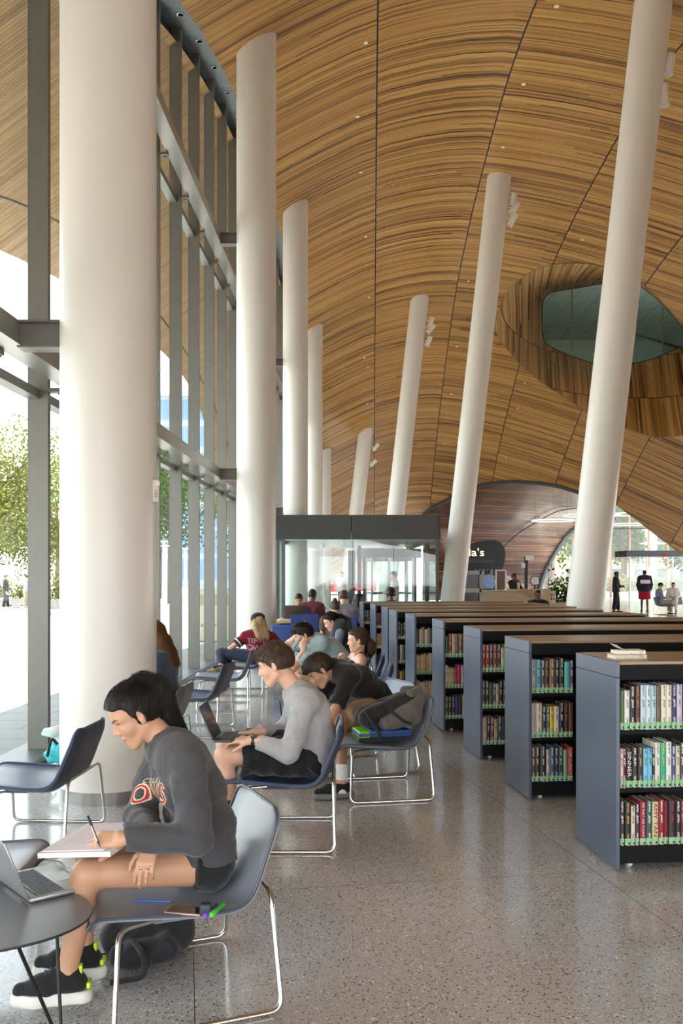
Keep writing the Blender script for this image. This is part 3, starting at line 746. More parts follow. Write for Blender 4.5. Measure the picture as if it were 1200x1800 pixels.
shelf_row(2, 1, [(.029, .238, (58, 56, 58), 'w'), (.032, .238, (50, 48, 50), 'w'), (.030, .22, (66, 100, 62), '-'), (.029, .216, (88, 78, 104), 'w'), (.025, .214, (206, 194, 162), 'k'), (.035, .236, K, 'w'), (.030, .238, (46, 48, 54), 'w'), (.028, .238, (44, 44, 48), 'y'), (.030, .24, (190, 160, 104), 'o')], .026)
shelf_row(2, 0, [(.037, .238, (198, 184, 164), 'r'), (.029, .238, K, 'w'), (.034, .24, (134, 54, 78), 'w'), (.032, .222, (182, 174, 158), 'k'), (.034, .24, (66, 64, 70), 'w'), (.032, .238, (58, 60, 68), 'b'), (.030, .225, (60, 136, 206), 'o'), (.032, .235, (88, 60, 52), 'w')], .030)
shelf_row(3, 2, [(.030, .215, (70, 100, 74), '-'), (.036, .236, (134, 40, 44), 'w'), (.036, .238, (198, 184, 160), 'r'), (.032, .238, (122, 108, 84), 'k'), (.040, .238, (126, 98, 76), 'w'), (.034, .24, (150, 52, 48), 'w'), (.028, .225, (84, 160, 206), 'w'), (.03, .23, (120, 60, 50), 'w')], .030)
shelf_row(3, 1, [(.032, .232, (200, 192, 176), 'k'), (.030, .21, (190, 176, 140), 'k'), (.032, .205, (178, 160, 120), 'k'), (.030, .205, (164, 96, 54), 'k'), (.038, .234, (190, 44, 128), '-'), (.028, .23, (206, 198, 176), 'k'), (.034, .228, (86, 84, 64), 'k'), (.03, .22, (196, 190, 180), 'k')], .028)
shelf_row(3, 0, [(.030, .23, (84, 84, 74), 'w'), (.036, .22, (66, 58, 52), 'w'), (.034, .225, (62, 64, 68), 'w'), (.036, .235, (58, 70, 150), '-'), (.036, .235, (72, 56, 50), 'k'), (.050, .24, (204, 178, 168), 'r'), (.03, .24, (120, 50, 48), 'w')], .028)
def random_row(bi, row, n, pal, lab='g', w=.03):
    rr = random.Random(bi*17+row*5)
    shelf_row(bi, row, [(w*(.8+.5*rr.random()), .205+.04*rr.random(), pal[rr.randrange(len(pal))], 'wk-'[rr.randrange(3)]) for _ in range(n)], .028, lab)
PA = [(96, 74, 58), (70, 60, 54), CR, (78, 84, 100), (214, 206, 190), (110, 96, 74), (150, 130, 96)]; PB = [(60, 70, 62), (52, 52, 54), (90, 96, 90), (196, 190, 176), (46, 60, 60)]
random_row(4, 2, 6, [(88, 70, 60), (190, 184, 160), (70, 66, 78), (150, 128, 100)]); random_row(4, 1, 6, [CR, (200, 188, 160), (206, 200, 190), (196, 160, 90)]); random_row(4, 0, 6, [(176, 150, 130), WH, CR, (156, 190, 70)])
random_row(5, 2, 5, PB); random_row(5, 1, 5, PB); random_row(5, 0, 4, [(170, 60, 60), (60, 70, 96), (200, 196, 186), (216, 180, 40)])
random_row(7, 2, 5, [(90, 40, 40), (52, 44, 44), (130, 40, 44), (50, 44, 40)], 'c', .036); random_row(7, 1, 5, [(190, 110, 40), (206, 140, 52), (170, 50, 44), (196, 120, 60)], 'c', .036); random_row(7, 0, 5, [(90, 76, 66), (70, 52, 48), (60, 56, 60)], 'c', .036)
random_row(8, 2, 4, [(52, 48, 46), (84, 74, 66), (44, 44, 48)], 'c', .036)
# paperbacks left lying on the nearest bookcase
def lying(label, x, y, z, rz, L, W, th_, c, f='k', curl=0):
    t_ = thing('paperback', label, 'book', (x, y, z), rz, 'paperbacks lying on the nearest bookcase')
    mb = MB(); cm = cover_mat(c, f)
    mb.rbox((0, 0, .001), (L, W, .0016), .0005, 1); mb.box((0, -W/2+.0008, th_/2), (L, .0016, th_)); mb.build('cover', cm, t_)
    mb = MB(); mb.box((0, .001, th_/2), (L-.006, W-.008, th_-.003)); mb.build('pages', PAGE, t_, smooth=False)
    mb = MB()
    mb.sheet([[Vector((lerp(-L/2, L/2, i/10), yy, th_+.0008+curl*max(0, (.45-i/10))**2*2.2)) for yy in (-W/2, 0, W/2)] for i in range(11)], 0, .0012); mb.build('front_cover', cm, t_)
    return t_
lying('cream paperback lying flat under another on the nearest bookcase', 1.60, 5.11, BH+.0005, .12, .185, .115, .022, (214, 206, 188))
lying('white paperback with its cover curling up, on the cream one', 1.615, 5.14, BH+.025, .04, .165, .11, .020, (226, 222, 210), 'k', .07)
# ================================================================== PEOPLE: bodies grown as one surface around a skeleton
from mathutils.bvhtree import BVHTree
f32 = np.float32
def V(*a): return np.array(a, dtype=np.float64)
def nrm(v): v = np.asarray(v, float); return v/(np.linalg.norm(v)+1e-12)
def rc(a, b, ra, rb): return ('rc', np.asarray(a, float), np.asarray(b, float), ra, rb)
def rcc(a, b, ra, rb): return ('rcc', np.asarray(a, float), np.asarray(b, float), ra, rb)
def el(c, r, Rm=None): return ('el', np.asarray(c, float), np.asarray(r, float), np.eye(3) if Rm is None else np.asarray(Rm, float))
def d_prim(pr, P):
    k = pr[0]
    if k in ('rc', 'rcc'):
        a = pr[1].astype(f32); ba = (pr[2]-pr[1]).astype(f32); L = max(float(ba @ ba), 1e-9); q = P-a
        t = np.clip((q @ ba)/L, 0, 1); d = q-t[:, None]*ba
        r = np.sqrt(np.einsum('ij,ij->i', d, d))-(pr[3]+(pr[4]-pr[3])*t)
        if k == 'rcc': r = np.maximum(r, (q @ ba)/math.sqrt(L)-math.sqrt(L))
        return r.astype(f32)
    if k == 'el':
        q = (P-pr[1].astype(f32)) @ pr[3].astype(f32)      # columns of the matrix are the ellipsoid axes
        a = q/pr[2].astype(f32); b = a/pr[2].astype(f32)
        k0 = np.sqrt(np.einsum('ij,ij->i', a, a)); k1 = np.sqrt(np.einsum('ij,ij->i', b, b))+1e-9
        return (k0*(k0-1)/k1).astype(f32)
def smin(a, b, k):
    if k <= 0: return np.minimum(a, b)
    h = np.clip(.5+.5*(b-a)/k, 0, 1); return b+(a-b)*h-k*h*(1-h)
def smax(a, b, k): return -smin(-a, -b, k)
class Solid:
    def __init__(s, kg=.01): s.g = []; s.sub = []; s.cut = []; s.post = []; s.kg = kg; s.fold = None
    def grp(s, k, *pr): s.g.append((k, list(pr))); return s
    def val(s, P):
        out = None
        for k, pr in s.g:
            d = None
            for q in pr:
                e = d_prim(q, P); d = e if d is None else smin(d, e, k)
            out = d if out is None else smin(out, d, s.kg)
        for k, q in s.sub: out = smax(out, -d_prim(q, P), k)
        for k, q in s.post: out = smin(out, d_prim(q, P), k)
        for n, o in s.cut: out = np.maximum(out, (P @ np.asarray(n, f32))-f32(o))
        if s.fold is not None: out = out+s.fold(P)
        return out
    def bounds(s):
        lo = np.full(3, 1e9); hi = -lo
        for _, pr in s.g:
            for q in pr:
                if q[0] == 'el': r = max(q[2]); lo = np.minimum(lo, q[1]-r); hi = np.maximum(hi, q[1]+r)
                else:
                    r = max(q[3], q[4])
                    for p in (q[1], q[2]): lo = np.minimum(lo, p-r); hi = np.maximum(hi, p+r)
        return lo-.02, hi+.02
def folds(amp, freq, seed, dirs=4):
    rg = np.random.default_rng(seed); D = rg.normal(size=(dirs, 3)); D /= np.linalg.norm(D, axis=1)[:, None]; ph = rg.uniform(0, 6, dirs); fr = freq*rg.uniform(.7, 1.5, dirs)
    D2 = rg.normal(size=(dirs, 3))
    def f(P):
        o = np.zeros(len(P), f32)
        for i in range(dirs):
            w = np.sin(P @ (D2[i]*9).astype(f32)+f32(ph[i]))*1.6
            o += np.sin((P @ (D[i]*fr[i]).astype(f32))+w.astype(f32)+f32(ph[i]))
        q = np.zeros(len(P), f32)
        for i in range(3):
            q += np.sin((P @ (D[i]*fr[i]*2.7).astype(f32))+np.sin(P @ (D2[i]*22).astype(f32)).astype(f32)*f32(2.2)+f32(ph[i]*2))
        return (o*f32(amp/dirs**.5)+q*f32(amp*.17)).astype(f32)
    return f
def mesh_solid(S, h, smooth=1, box=None):
    lo, hi = S.bounds() if box is None else box
    B = 8; nb = np.ceil((hi-lo)/(h*B)).astype(int)+1
    n = nb*B
    ctr = np.stack(np.meshgrid(*[lo[i]+(np.arange(nb[i])*B+(B-1)/2)*h for i in range(3)], indexing='ij'), -1).reshape(-1, 3).astype(f32)
    cv = np.concatenate([S.val(ctr[i:i+200000]) for i in range(0, len(ctr), 200000)])
    F_ = np.repeat(np.repeat(np.repeat(np.where(cv > 0, 1, -1).reshape(nb).astype(f32), B, 0), B, 1), B, 2)
    act = np.argwhere((np.abs(cv) < h*B*.95+.012).reshape(nb))
    off = np.stack(np.meshgrid(*[np.arange(B)]*3, indexing='ij'), -1).reshape(-1, 3)
    for i in range(0, len(act), 400):
        a = act[i:i+400]; idx = (a[:, None, :]*B+off[None]).reshape(-1, 3)
        F_[idx[:, 0], idx[:, 1], idx[:, 2]] = S.val((lo+idx*h).astype(f32))
    s = F_ < 0
    # surface nets
    c = s[:-1, :-1, :-1].astype(np.int8)
    for dx in (0, 1):
        for dy in (0, 1):
            for dz in (0, 1):
                if dx+dy+dz: c = c+s[dx:n[0]-1+dx, dy:n[1]-1+dy, dz:n[2]-1+dz]
    cells = np.argwhere((c > 0) & (c < 8))
    vid = -np.ones(c.shape, np.int32); vid[tuple(cells.T)] = np.arange(len(cells))
    acc = np.zeros((len(cells), 3)); cnt = np.zeros(len(cells))
    cor = [np.array(x) for x in ((0, 0, 0), (1, 0, 0), (0, 1, 0), (1, 1, 0), (0, 0, 1), (1, 0, 1), (0, 1, 1), (1, 1, 1))]
    for i, j in ((0, 1), (2, 3), (4, 5), (6, 7), (0, 2), (1, 3), (4, 6), (5, 7), (0, 4), (1, 5), (2, 6), (3, 7)):
        pa, pb = cells+cor[i], cells+cor[j]; va = F_[tuple(pa.T)].astype(float); vb = F_[tuple(pb.T)].astype(float)
        m = (va < 0) != (vb < 0); t = np.where(m, va/(va-vb+1e-20), 0)
        acc += np.where(m[:, None], pa+(pb-pa)*t[:, None], 0); cnt += m
    vs = acc/np.maximum(cnt, 1)[:, None]
    quads = []
    for ax in range(3):
        a1, a2 = (ax+1) % 3, (ax+2) % 3
        sl = [slice(1, None)]*3; sl[ax] = slice(0, None)
        sh = [slice(1, None)]*3; e = s
        lo_s = [slice(None)]*3; hi_s = [slice(None)]*3; lo_s[ax] = slice(0, -1); hi_s[ax] = slice(1, None)
        d = e[tuple(lo_s)] != e[tuple(hi_s)]
        ed = np.argwhere(d); ok = (ed[:, a1] > 0) & (ed[:, a2] > 0) & (ed[:, a1] < n[a1]-1) & (ed[:, a2] < n[a2]-1); ed = ed[ok]
        u1 = np.eye(3, dtype=int)[a1]; u2 = np.eye(3, dtype=int)[a2]
        q = np.stack([vid[tuple((ed-u1-u2).T)], vid[tuple((ed-u2).T)], vid[tuple(ed.T)], vid[tuple((ed-u1).T)]], 1)
        flip = s[tuple(ed.T)]
        q = np.where(flip[:, None], q, q[:, ::-1]); quads.append(q)
    Q = np.concatenate(quads); Q = Q[(Q >= 0).all(1)]
    for _ in range(smooth):
        ac = np.zeros_like(vs); ct = np.zeros(len(vs))
        for i in range(4):
            for j in ((i+1) % 4, (i-1) % 4):
                np.add.at(ac, Q[:, i], vs[Q[:, j]]); np.add.at(ct, Q[:, i], 1)
        vs = vs*.45+.55*ac/np.maximum(ct, 1)[:, None]
    return lo+vs*h, Q
def np_obj(name, parts, mats, parent, fmat=None, angle=180):
    """parts: list of (verts, quads, material slot)"""
    V_ = []; Q_ = []; Mi = []; o = 0
    for v, q, m in parts:
        V_.append(v); Q_.append(q+o); Mi.append(np.full(len(q), m) if np.isscalar(m) else m); o += len(v)
    V_ = np.concatenate(V_); Q_ = np.concatenate(Q_); Mi = np.concatenate(Mi).astype(np.int32)
    me = bpy.data.meshes.new(name); me.vertices.add(len(V_)); me.vertices.foreach_set('co', V_.astype(f32).ravel())
    me.loops.add(len(Q_)*4); me.loops.foreach_set('vertex_index', Q_.astype(np.int32).ravel())
    me.polygons.add(len(Q_)); me.polygons.foreach_set('loop_start', np.arange(len(Q_), dtype=np.int32)*4)
    try: me.polygons.foreach_set('loop_total', np.full(len(Q_), 4, np.int32))
    except Exception: pass
    for m in mats: me.materials.append(m)
    me.polygons.foreach_set('material_index', Mi); me.polygons.foreach_set('use_smooth', np.ones(len(Q_), bool))
    me.update(calc_edges=True); me.validate()
    ob = bpy.data.objects.new(name, me); COL.objects.link(ob)
    if parent is not None:
        ob.parent = parent
        ob.matrix_parent_inverse = parent_inv(parent)
    return ob
def parent_inv(p):
    return (Matrix.Translation(p.location) @ p.rotation_euler.to_matrix().to_4x4()).inverted()

def frame(fwd, up=(0, 0, 1)):
    x = nrm(fwd); y = nrm(np.cross(np.asarray(up, float), x)); z = np.cross(x, y); return np.stack([x, y, z], 1)     # columns: forward, left, up

EYEX = .0665
def head_prims(c, Fm, s=1.0, fem=False):
    """face on +x. returns groups, subtractions, and a function that maps local points"""
    L = lambda x, y, z: np.asarray(c)+Fm @ (np.array([x, y, z])*s)
    E = lambda x, y, z, rx, ry, rz, R2=None: el(L(x, y, z), np.array([rx, ry, rz])*s, Fm if R2 is None else Fm @ R2)
    C = lambda a, b, ra, rb: rc(L(*a), L(*b), ra*s, rb*s)
    j = .88 if fem else 1.0
    core = [E(-.014, 0, .036, .094, .075, .086), E(.026, 0, -.012, .058, .060*j, .086), E(.008, 0, .05, .078, .068, .066)]
    for sy in (1, -1):
        core += [C((-.012, sy*.050*j, -.048), (.058, sy*.016*j, -.098), .024, .017), E(.052, sy*.036*j, -.022, .028, .026, .028), C((.076, sy*.010, .030), (.060, sy*.046, .028), .0125, .010)]
    core += [E(.066, 0, -.098, .020, .022*j, .018), E(.066, 0, -.06, .026, .030*j, .028)]
    nose = [C((.072, 0, .016), (.086, 0, -.026), .0105, .0135), C((.084, 0, .020), (.104, 0, -.022), .0075 if fem else .009, .0095 if fem else .011), E(.094, .0105, -.028, .010, .0075, .007), E(.094, -.0105, -.028, .010, .0075, .007)]
    lids = [(.004, E(EYEX-.0005, sy*.0315, .0190, .0142, .0185, .0078)) for sy in (1, -1)]+[(.004, E(EYEX-.001, sy*.0315, -.0015, .0135, .0165, .0065)) for sy in (1, -1)]
    lips = [E(.0885, 0, -.0545, .0085, .022, .0055), E(.086, 0, -.0645, .009, .0185, .0065)]
    ears = []
    for sy in (1, -1):
        a = .32*sy; R2 = np.array([[math.cos(a), -math.sin(a), 0], [math.sin(a), math.cos(a), 0], [0, 0, 1]])
        ears += [E(-.012, sy*.078, .002, .019, .008, .031, R2), E(-.008, sy*.075, -.024, .010, .007, .012, R2)]
    sub = [(.012, E(.092, .031, .010, .013, .017, .011)), (.012, E(.092, -.031, .010, .013, .017, .011)), (.003, E(.098, 0, -.0595, .012, .020, .0012)),
           (.005, E(-.004, .087, .004, .009, .007, .016)), (.005, E(-.004, -.087, .004, .009, .007, .016))]
    return core, nose, lips, ears, (sub, lids), L

def hand_prims(w, d, back, side, curl=(.5, .5, .5, .5), thumb=.5, s=1.0, spread=.12):
    """w wrist point, d towards the fingers, back = normal of the back of the hand, side = +1 when the thumb lies on cross(back, d)"""
    x = nrm(d); z = nrm(np.asarray(back, float)-x*(np.asarray(back, float) @ x)); y = np.cross(z, x)*side
    P = lambda a, b, c: np.asarray(w, float)+(x*a+y*b+z*c)*s
    palm = []; fingers = []
    kn = [(.088, .028), (.093, .010), (.088, -.009), (.080, -.026)]; ln = [(.042, .025, .021), (.046, .029, .022), (.042, .027, .021), (.033, .020, .019)]
    for i in range(4):
        ka, kb = kn[i]; palm.append(rc(P(.012, kb*.55, 0), P(ka, kb, .002), .0150*s, .0112*s))
        an = spread*(1.5-i)*.5; cu = curl[i]; p = P(ka, kb, 0); th = cu*.55
        for q in range(3):
            fd = (x*math.cos(an)+y*math.sin(an)); dr = fd*math.cos(th)-z*math.sin(th)
            r0 = (.0092, .0082, .0074)[q]*s*(.92 if i == 3 else 1); r1 = (.0082, .0074, .0064)[q]*s*(.92 if i == 3 else 1)
            q2 = p+dr*ln[i][q]*s; fingers.append((i, rc(p, q2, r0, r1))); p = q2; th += cu*(1.0 if q == 0 else .75)
    palm.append(rc(P(.0, .006, 0), P(.0, -.006, 0), .021*s, .021*s)); palm.append(rc(P(.022, .020, -.006), P(.048, .030, -.010), .0155*s, .013*s))
    th = []
    p = P(.030, .026, -.008); ta = .75; tc = thumb
    for q, (l, r0, r1) in enumerate(((.042, .0125, .0105), (.032, .0102, .0092), (.024, .0092, .0072))):
        dr = nrm(x*math.cos(ta)+y*math.sin(ta)-z*(.35+tc*.5*q)); q2 = p+dr*l*s; th.append(rc(p, q2, r0*s, r1*s)); p = q2; ta -= .28+tc*.35
    return palm, fingers, th

SKIN = {'light': M('skin_light', srgb(226, 178, 152), .48, 0, .03, 30, .05, 400, sss=.06), 'tan': M('skin_tan', srgb(196, 150, 120), .46, 0, .03, 30, .05, 400, sss=.06), 'olive': M('skin_olive', srgb(188, 138, 104), .46, 0, .03, 30, .05, 400, sss=.05),
        'brown': M('skin_brown', srgb(112, 74, 52), .46, 0, .03, 30, .05, 400, sss=.04)}
LIPM = {'light': M('lip_rose', srgb(190, 112, 102), .4), 'tan': M('lip_tan', srgb(176, 104, 90), .4), 'olive': M('lip_olive', srgb(156, 92, 80), .4), 'brown': M('lip_brown', srgb(104, 62, 54), .4)}
def hair_mat(name, a, b):
    if name in MATS: return MATS[name]
    t = NT(name); co = t.coord('Object'); mp = t.n('ShaderNodeMapping'); t.put(mp.inputs[0], co); mp.inputs['Scale'].default_value = (1, 1, .12)
    nz = t.noise(mp.outputs[0], 150, 4, .7); nz2 = t.noise(co, 420, 2)
    t.bsdf(t.mix(nz, a, b), .42, 0, .35, t.bump(t.math('ADD', nz, t.math('MULTIPLY', nz2, .5)), .55, .004)); MATS[name] = t.m; return t.m
HAIR = {'black': hair_mat('hair_black', srgb(16, 14, 14), srgb(48, 42, 40)), 'dark': hair_mat('hair_dark_brown', srgb(36, 26, 20), srgb(82, 62, 48)), 'brown': hair_mat('hair_brown', srgb(50, 38, 28), srgb(104, 82, 62)),
        'chestnut': hair_mat('hair_chestnut', srgb(72, 44, 24), srgb(158, 110, 66)), 'blonde': hair_mat('hair_blonde', srgb(150, 118, 74), srgb(222, 196, 150))}
EYEW = M('eye_white', (.58, .56, .53), .2, 0, .01); IRIS = M('iris_dark', (.05, .03, .02), .15, 0, .01)
def fabric(name, c, rough=.85, bump=.35, var=.05, sheen=.2): return M('fabric_'+name, c, rough, 0, var, 40, bump, 260, .3, sheen)

def person(label, J, skin='light', hair='dark', fem=False, h=.006, hh=None, top=None, bottom=None, hairfn=None, face=True, hands=True, sz=1.0, shoes=None, group=None, fat=1.0, seed=1):
    """J: joints in world space. top = (material, sleeve fraction 0..2, looseness, name); bottom = (material, leg fraction 0..2, looseness, name)"""
    g = {k: (v if k.startswith('hd_') else np.asarray(v, float)) for k, v in J.items()}
    hip = g['hip']; root = thing('person', label, 'person', (float(hip[0]), float(hip[1]), 0), 0, group)
    sc = sz*(.94 if fem else 1.0); fa = fat*(.9 if fem else 1.0)
    lat = nrm(g['sh_f']-g['sh_n']); hl = nrm(g['kn_f']-g['kn_n']+lat*.4) if 'kn_f' in g else lat
    hl = nrm(lat+hl*.6)
    hipn, hipf = hip-hl*.085*sc, hip+hl*.085*sc
    W_, Ch, Nk = g['waist'], g['chest'], g['neck']
    def torso(o=0.0):
        p = []
        for s_ in (-1, 1):
            p += [rc(hip+hl*s_*.075*sc, W_+lat*s_*.060*sc, .108*fa+o, .090*fa+o), rc(W_+lat*s_*.060*sc, Ch+lat*s_*.075*sc, .090*fa+o, .100*fa+o), rc(Ch+lat*s_*.075*sc, (g['sh_n'] if s_ < 0 else g['sh_f'])*.72+Nk*.28-V(0, 0, .03), .100*fa+o, .058*fa+o)]
        p += [rc(g['sh_n'], Nk-V(0, 0, .015), .052*fa+o, .050*fa+o), rc(g['sh_f'], Nk-V(0, 0, .015), .052*fa+o, .050*fa+o), rc(g['sh_n']*.85+g['sh_f']*.15, g['sh_f']*.85+g['sh_n']*.15, .06*fa+o, .06*fa+o)]
        return p
    Fm = frame(g['face'], g.get('up', (0, 0, 1))); hc = g['head']
    core, nose, lips, ears, sub, L = head_prims(hc, Fm, sz*(.96 if fem else 1.0), fem)
    S = Solid(.008)
    nb = L(-.022, 0, -.055)
    head_grp = core+[rc(nb, Nk, .050*fa*sz, .054*fa*sz), rc(L(-.03, 0, -.03), Nk*.6+Ch*.4, .046*fa*sz, .06*fa*sz)]
    Sh = Solid(.004); Sh.grp(.022*sz, *head_grp); Sh.g.append((.006, nose)); Sh.g.append((.003, lips)); Sh.g.append((.008, ears)); Sh.sub, Sh.post = sub
    Sb = Solid(.012); Sb.grp(.05, *torso(-.006)); Sb.grp(.02, rc(nb, Nk, .050*fa*sz, .054*fa*sz), rc(L(-.03, 0, -.03), Nk*.6+Ch*.4, .046*fa*sz, .06*fa*sz))
    fing = []
    for s_ in ('n', 'f'):
        sh, e_, w_ = g['sh_'+s_], g['el_'+s_], g['wr_'+s_]
        m_ = e_*.7+w_*.3
        Sb.grp(.02, rc(sh, e_, .047*fa, .037*fa), rc(e_, m_, .037*fa, .037*fa), rc(m_, w_, .037*fa, .0245*sc))
        if 'hd_'+s_ in J and hands:
            d, bk, side, cu, tb = J['hd_'+s_]
            pl, fi, th = hand_prims(w_, d, bk, side, cu, tb, sc*1.0)
            fing.append((w_, pl, fi, th, d))
        if 'kn_'+s_ in g:
            k_, a_ = g['kn_'+s_], g['an_'+s_]; h_ = hipn if s_ == 'n' else hipf
            cb = k_*.66+a_*.34+nrm(np.cross(np.cross(nrm(h_-k_), nrm(a_-k_)), nrm(a_-k_)))*(-.0)
            Sb.grp(.03, rc(h_, k_, .086*fa, .058*fa), rc(k_, cb, .055*fa, .054*fa), rc(cb, a_, .054*fa, .036*sc), rc(a_, a_+np.asarray(J.get('ft_'+s_, (1, 0, 0)))*.10*sc-V(0, 0, .035), .036*sc, .028*sc))
    parts = []
    v, q = mesh_solid(Sb, h, 1); parts.append((v, q, 0))
    h2 = hh or h
    if face:
        v, q = mesh_solid(Sh, h2, 1)
        fc = v[q].mean(1); fbv = BVHTree.FromPolygons([Vector(x) for x in v], [tuple(int(k) for k in x) for x in q])
        lo_ = ((fc-hc) @ Fm)/(sz*(.96 if fem else 1.0))
        lipm = ((np.abs(lo_[:, 2]+.0595) < .0125*(1-(lo_[:, 1]/.0245)**2)) & (np.abs(lo_[:, 1]) < .024) & (lo_[:, 0] > .078)).astype(int)
        parts.append((v, q, lipm))
    else:
        v, q = mesh_solid(Sh, h2, 1); parts.append((v, q, 0))
    for (w_, pl, fi, th, d) in fing:
        Hs = Solid(.006); Hs.grp(.016, *pl, rc(w_-nrm(d)*.05, w_, .027*sc, .0235*sc))
        for i in range(4): Hs.g.append((.004, [x for k, x in fi if k == i]))
        Hs.g.append((.006, th)); v, q = mesh_solid(Hs, min(h2, .0035) if h < .006 else min(h2, .0055), 1); parts.append((v, q, 0))
    body = np_obj('body', parts, [SKIN[skin], LIPM[skin]], root)
    if face:
        for sy in (1, -1):
            mb = MB(); R3 = Matrix([list(r) for r in Fm])
            ed = (EYEX, sy*.0315, .0100); mb.ball(L(*ed), (.0122*sz,)*3, R3, 16, 12, 0); mb.ball(L(EYEX+.0078, sy*.0315, .0078), (.0048*sz, .0068*sz, .0066*sz), R3, 12, 8, 1)
            ob = mb.build('eye', [EYEW, IRIS], root); ob.matrix_parent_inverse = parent_inv(root)
            def onface(y_, z_, lift): 
                h_ = fbv.ray_cast(Vector(L(.17, y_, z_)), Vector(-Fm[:, 0])); return (h_[0] if h_[0] is not None else Vector(L(.085, y_, z_)))+Vector(Fm[:, 0])*lift
            mb = MB(); pts = [onface(sy*(.012+.041*t), .0255+.0085*math.sin(min(1, t*1.25)*PI*.62)-.004*max(0, t-.6), .0002) for t in (0, .2, .4, .6, .8, 1)]
            bw = .75 if fem else 1.0
            mb.tube(pts, [.0024*bw, .0040*bw, .0040*bw, .0034*bw, .0024*bw, .0010*bw], 6); ob = mb.build('eyebrow', HAIR['black' if hair == 'black' else 'dark'], root); ob.matrix_parent_inverse = parent_inv(root)
            mb = MB(); pts = [onface(sy*(.0175+.029*t), .0118+.0022*math.sin(t*PI), .0004) for t in (0, .25, .5, .75, 1)]
            mb.tube(pts, [.0010*sz, .0021*sz, .0025*sz, .0024*sz, .0012*sz], 5); ob = mb.build('eyelash', IRIS, root); ob.matrix_parent_inverse = parent_inv(root)
    if hairfn:
        Hr = Solid(.012); 
        kk = hairfn(Hr, L, Fm, sz*(.96 if fem else 1.0), g)
        dirz = Fm[:, 2]
        fo = folds(.0022, 160, seed+3, 3); Hr.fold = fo
        v, q = mesh_solid(Hr, min(h, .006) if h < .008 else h*.8, 1); o = np_obj('hair', [(v, q, 0)], [HAIR[hair]], root)
        if h < .0125:
            hs = sz*(.96 if fem else 1.0)
            n_ = 2600 if h < .008 else 1300
            fl = hairfn(None, L, Fm, hs, g) if getattr(hairfn, 'flow', False) else hair_flow_short(L, Fm, hs)
            lc = ((v-hc) @ Fm)
            so = strands(root, Hr, HAIR[hair], fl, v, n_, getattr(hairfn, 'length', .030), .0006, .0008 if h < .008 else .0012, 7, seed, getattr(hairfn, 'lift', .0022))
    if top:
        mt, sl, ls, nm = top[:4]; lowneck = top[4] if len(top) > 4 else 0
        T = Solid(.018); o = .008+ls
        if lowneck:
            tp = torso(o); T.grp(.06, tp[0], tp[1], tp[3], tp[4])
            cp = Ch+(Nk-Ch)*.35; nn = nrm(Nk-Ch); T.cut.append((nn, float(nn @ cp)))
            for s_ in ('n', 'f'):
                a_ = g['sh_'+s_]*.62+Nk*.38; fw = nrm(g['face']*V(1, 1, 0)); mb = MB(); rr_ = .058*fa
                mb.tube([Vector(cp+(a_-Nk)*.9+fw*(.10*fa)), Vector(a_+fw*.055+nn*.030), Vector(a_+nn*.058), Vector(a_-fw*.055+nn*.035), Vector(cp+(a_-Nk)*.9-fw*(.10*fa))], .007, 6)
                ob = mb.build('strap', mt, root); ob.matrix_parent_inverse = parent_inv(root)
        else: T.grp(.06, *torso(o))
        if not lowneck: T.grp(.03, rcc(Nk*.75+Ch*.25, Nk+(nb-Nk)*(.10 if not lowneck else .0), .07*fa+o*.4, .058*fa+o*.5))
        if sl > 0:
            for s_ in ('n', 'f'):
                sh, e_, w_ = g['sh_'+s_], g['el_'+s_], g['wr_'+s_]
                if sl <= 1:
                    T.grp(.02, rcc(sh, sh+(e_-sh)*sl, .053*fa+o, .046*fa+o+.004))
                else:
                    we = e_+(w_-e_)*(sl-1); T.grp(.02, rc(sh, e_, .052*fa+o*1.1, .043*fa+o*1.1), rcc(e_, we, .043*fa+o*1.1, .031*fa+o*.8)); T.grp(.006, rcc(we-nrm(w_-e_)*.05, we, .033*fa+o*.45, .031*fa+o*.4))
        if not lowneck:
            na = nrm(nb-Nk); R3 = Vector(na).to_track_quat('Z', 'Y').to_matrix(); cc = Nk+na*.016; mb = MB(); rr_ = .0605*fa+o*.35
            mb.lathe([(rr_-.006, .010), (rr_, .013), (rr_+.006, .006), (rr_+.008, -.010), (rr_-.004, -.014)], cc, 28, R3); ob = mb.build('collar', mt, root); ob.matrix_parent_inverse = parent_inv(root)
        ax = nrm(W_-hip); T.cut.append((-ax, float(-(ax @ (hip-ax*J.get('hem', .055+ls*1.2))))))
        T.fold = folds(.0035+ls*.16, 42, seed, 5)
        v, q = mesh_solid(T, h, 2); o = np_obj(nm, [(v, q, 0)], [mt], root)
    if bottom:
        mt, lf, ls, nm = bottom[:4]
        T = Solid(.02); o = .009+ls
        pr = [rc(hip+hl*s_*.075*sc, hip*.55+W_*.45+lat*s_*.06*sc, .108*fa+.006, .094*fa+.006) for s_ in (-1, 1)]
        T.grp(.05, *pr)
        for s_ in ('n', 'f'):
            k_, a_ = g['kn_'+s_], g['an_'+s_]; h_ = hipn if s_ == 'n' else hipf
            if lf <= 1: T.grp(.03, rcc(h_, h_+(k_-h_)*lf, .088*fa+o*.8, (.088+(.060-.088)*lf)*fa+o*1.25))
            else: T.grp(.02, rc(h_, k_, .088*fa+o*.7, .060*fa+o), rcc(k_, k_+(a_-k_)*(lf-1), .060*fa+o, .045*fa+o))
        T.fold = folds(.003+ls*.15, 46, seed+9, 5)
        v, q = mesh_solid(T, h, 2); np_obj(nm, [(v, q, 0)], [mt], root)
    if shoes:
        for s_ in ('n', 'f'):
            if 'an_'+s_ in g: shoe(root, g['an_'+s_], nrm(J.get('ft_'+s_, (1, 0, 0))), shoes, sc, max(h*.7, .004), J.get('fu_'+s_, (0, 0, 1)))
    return root
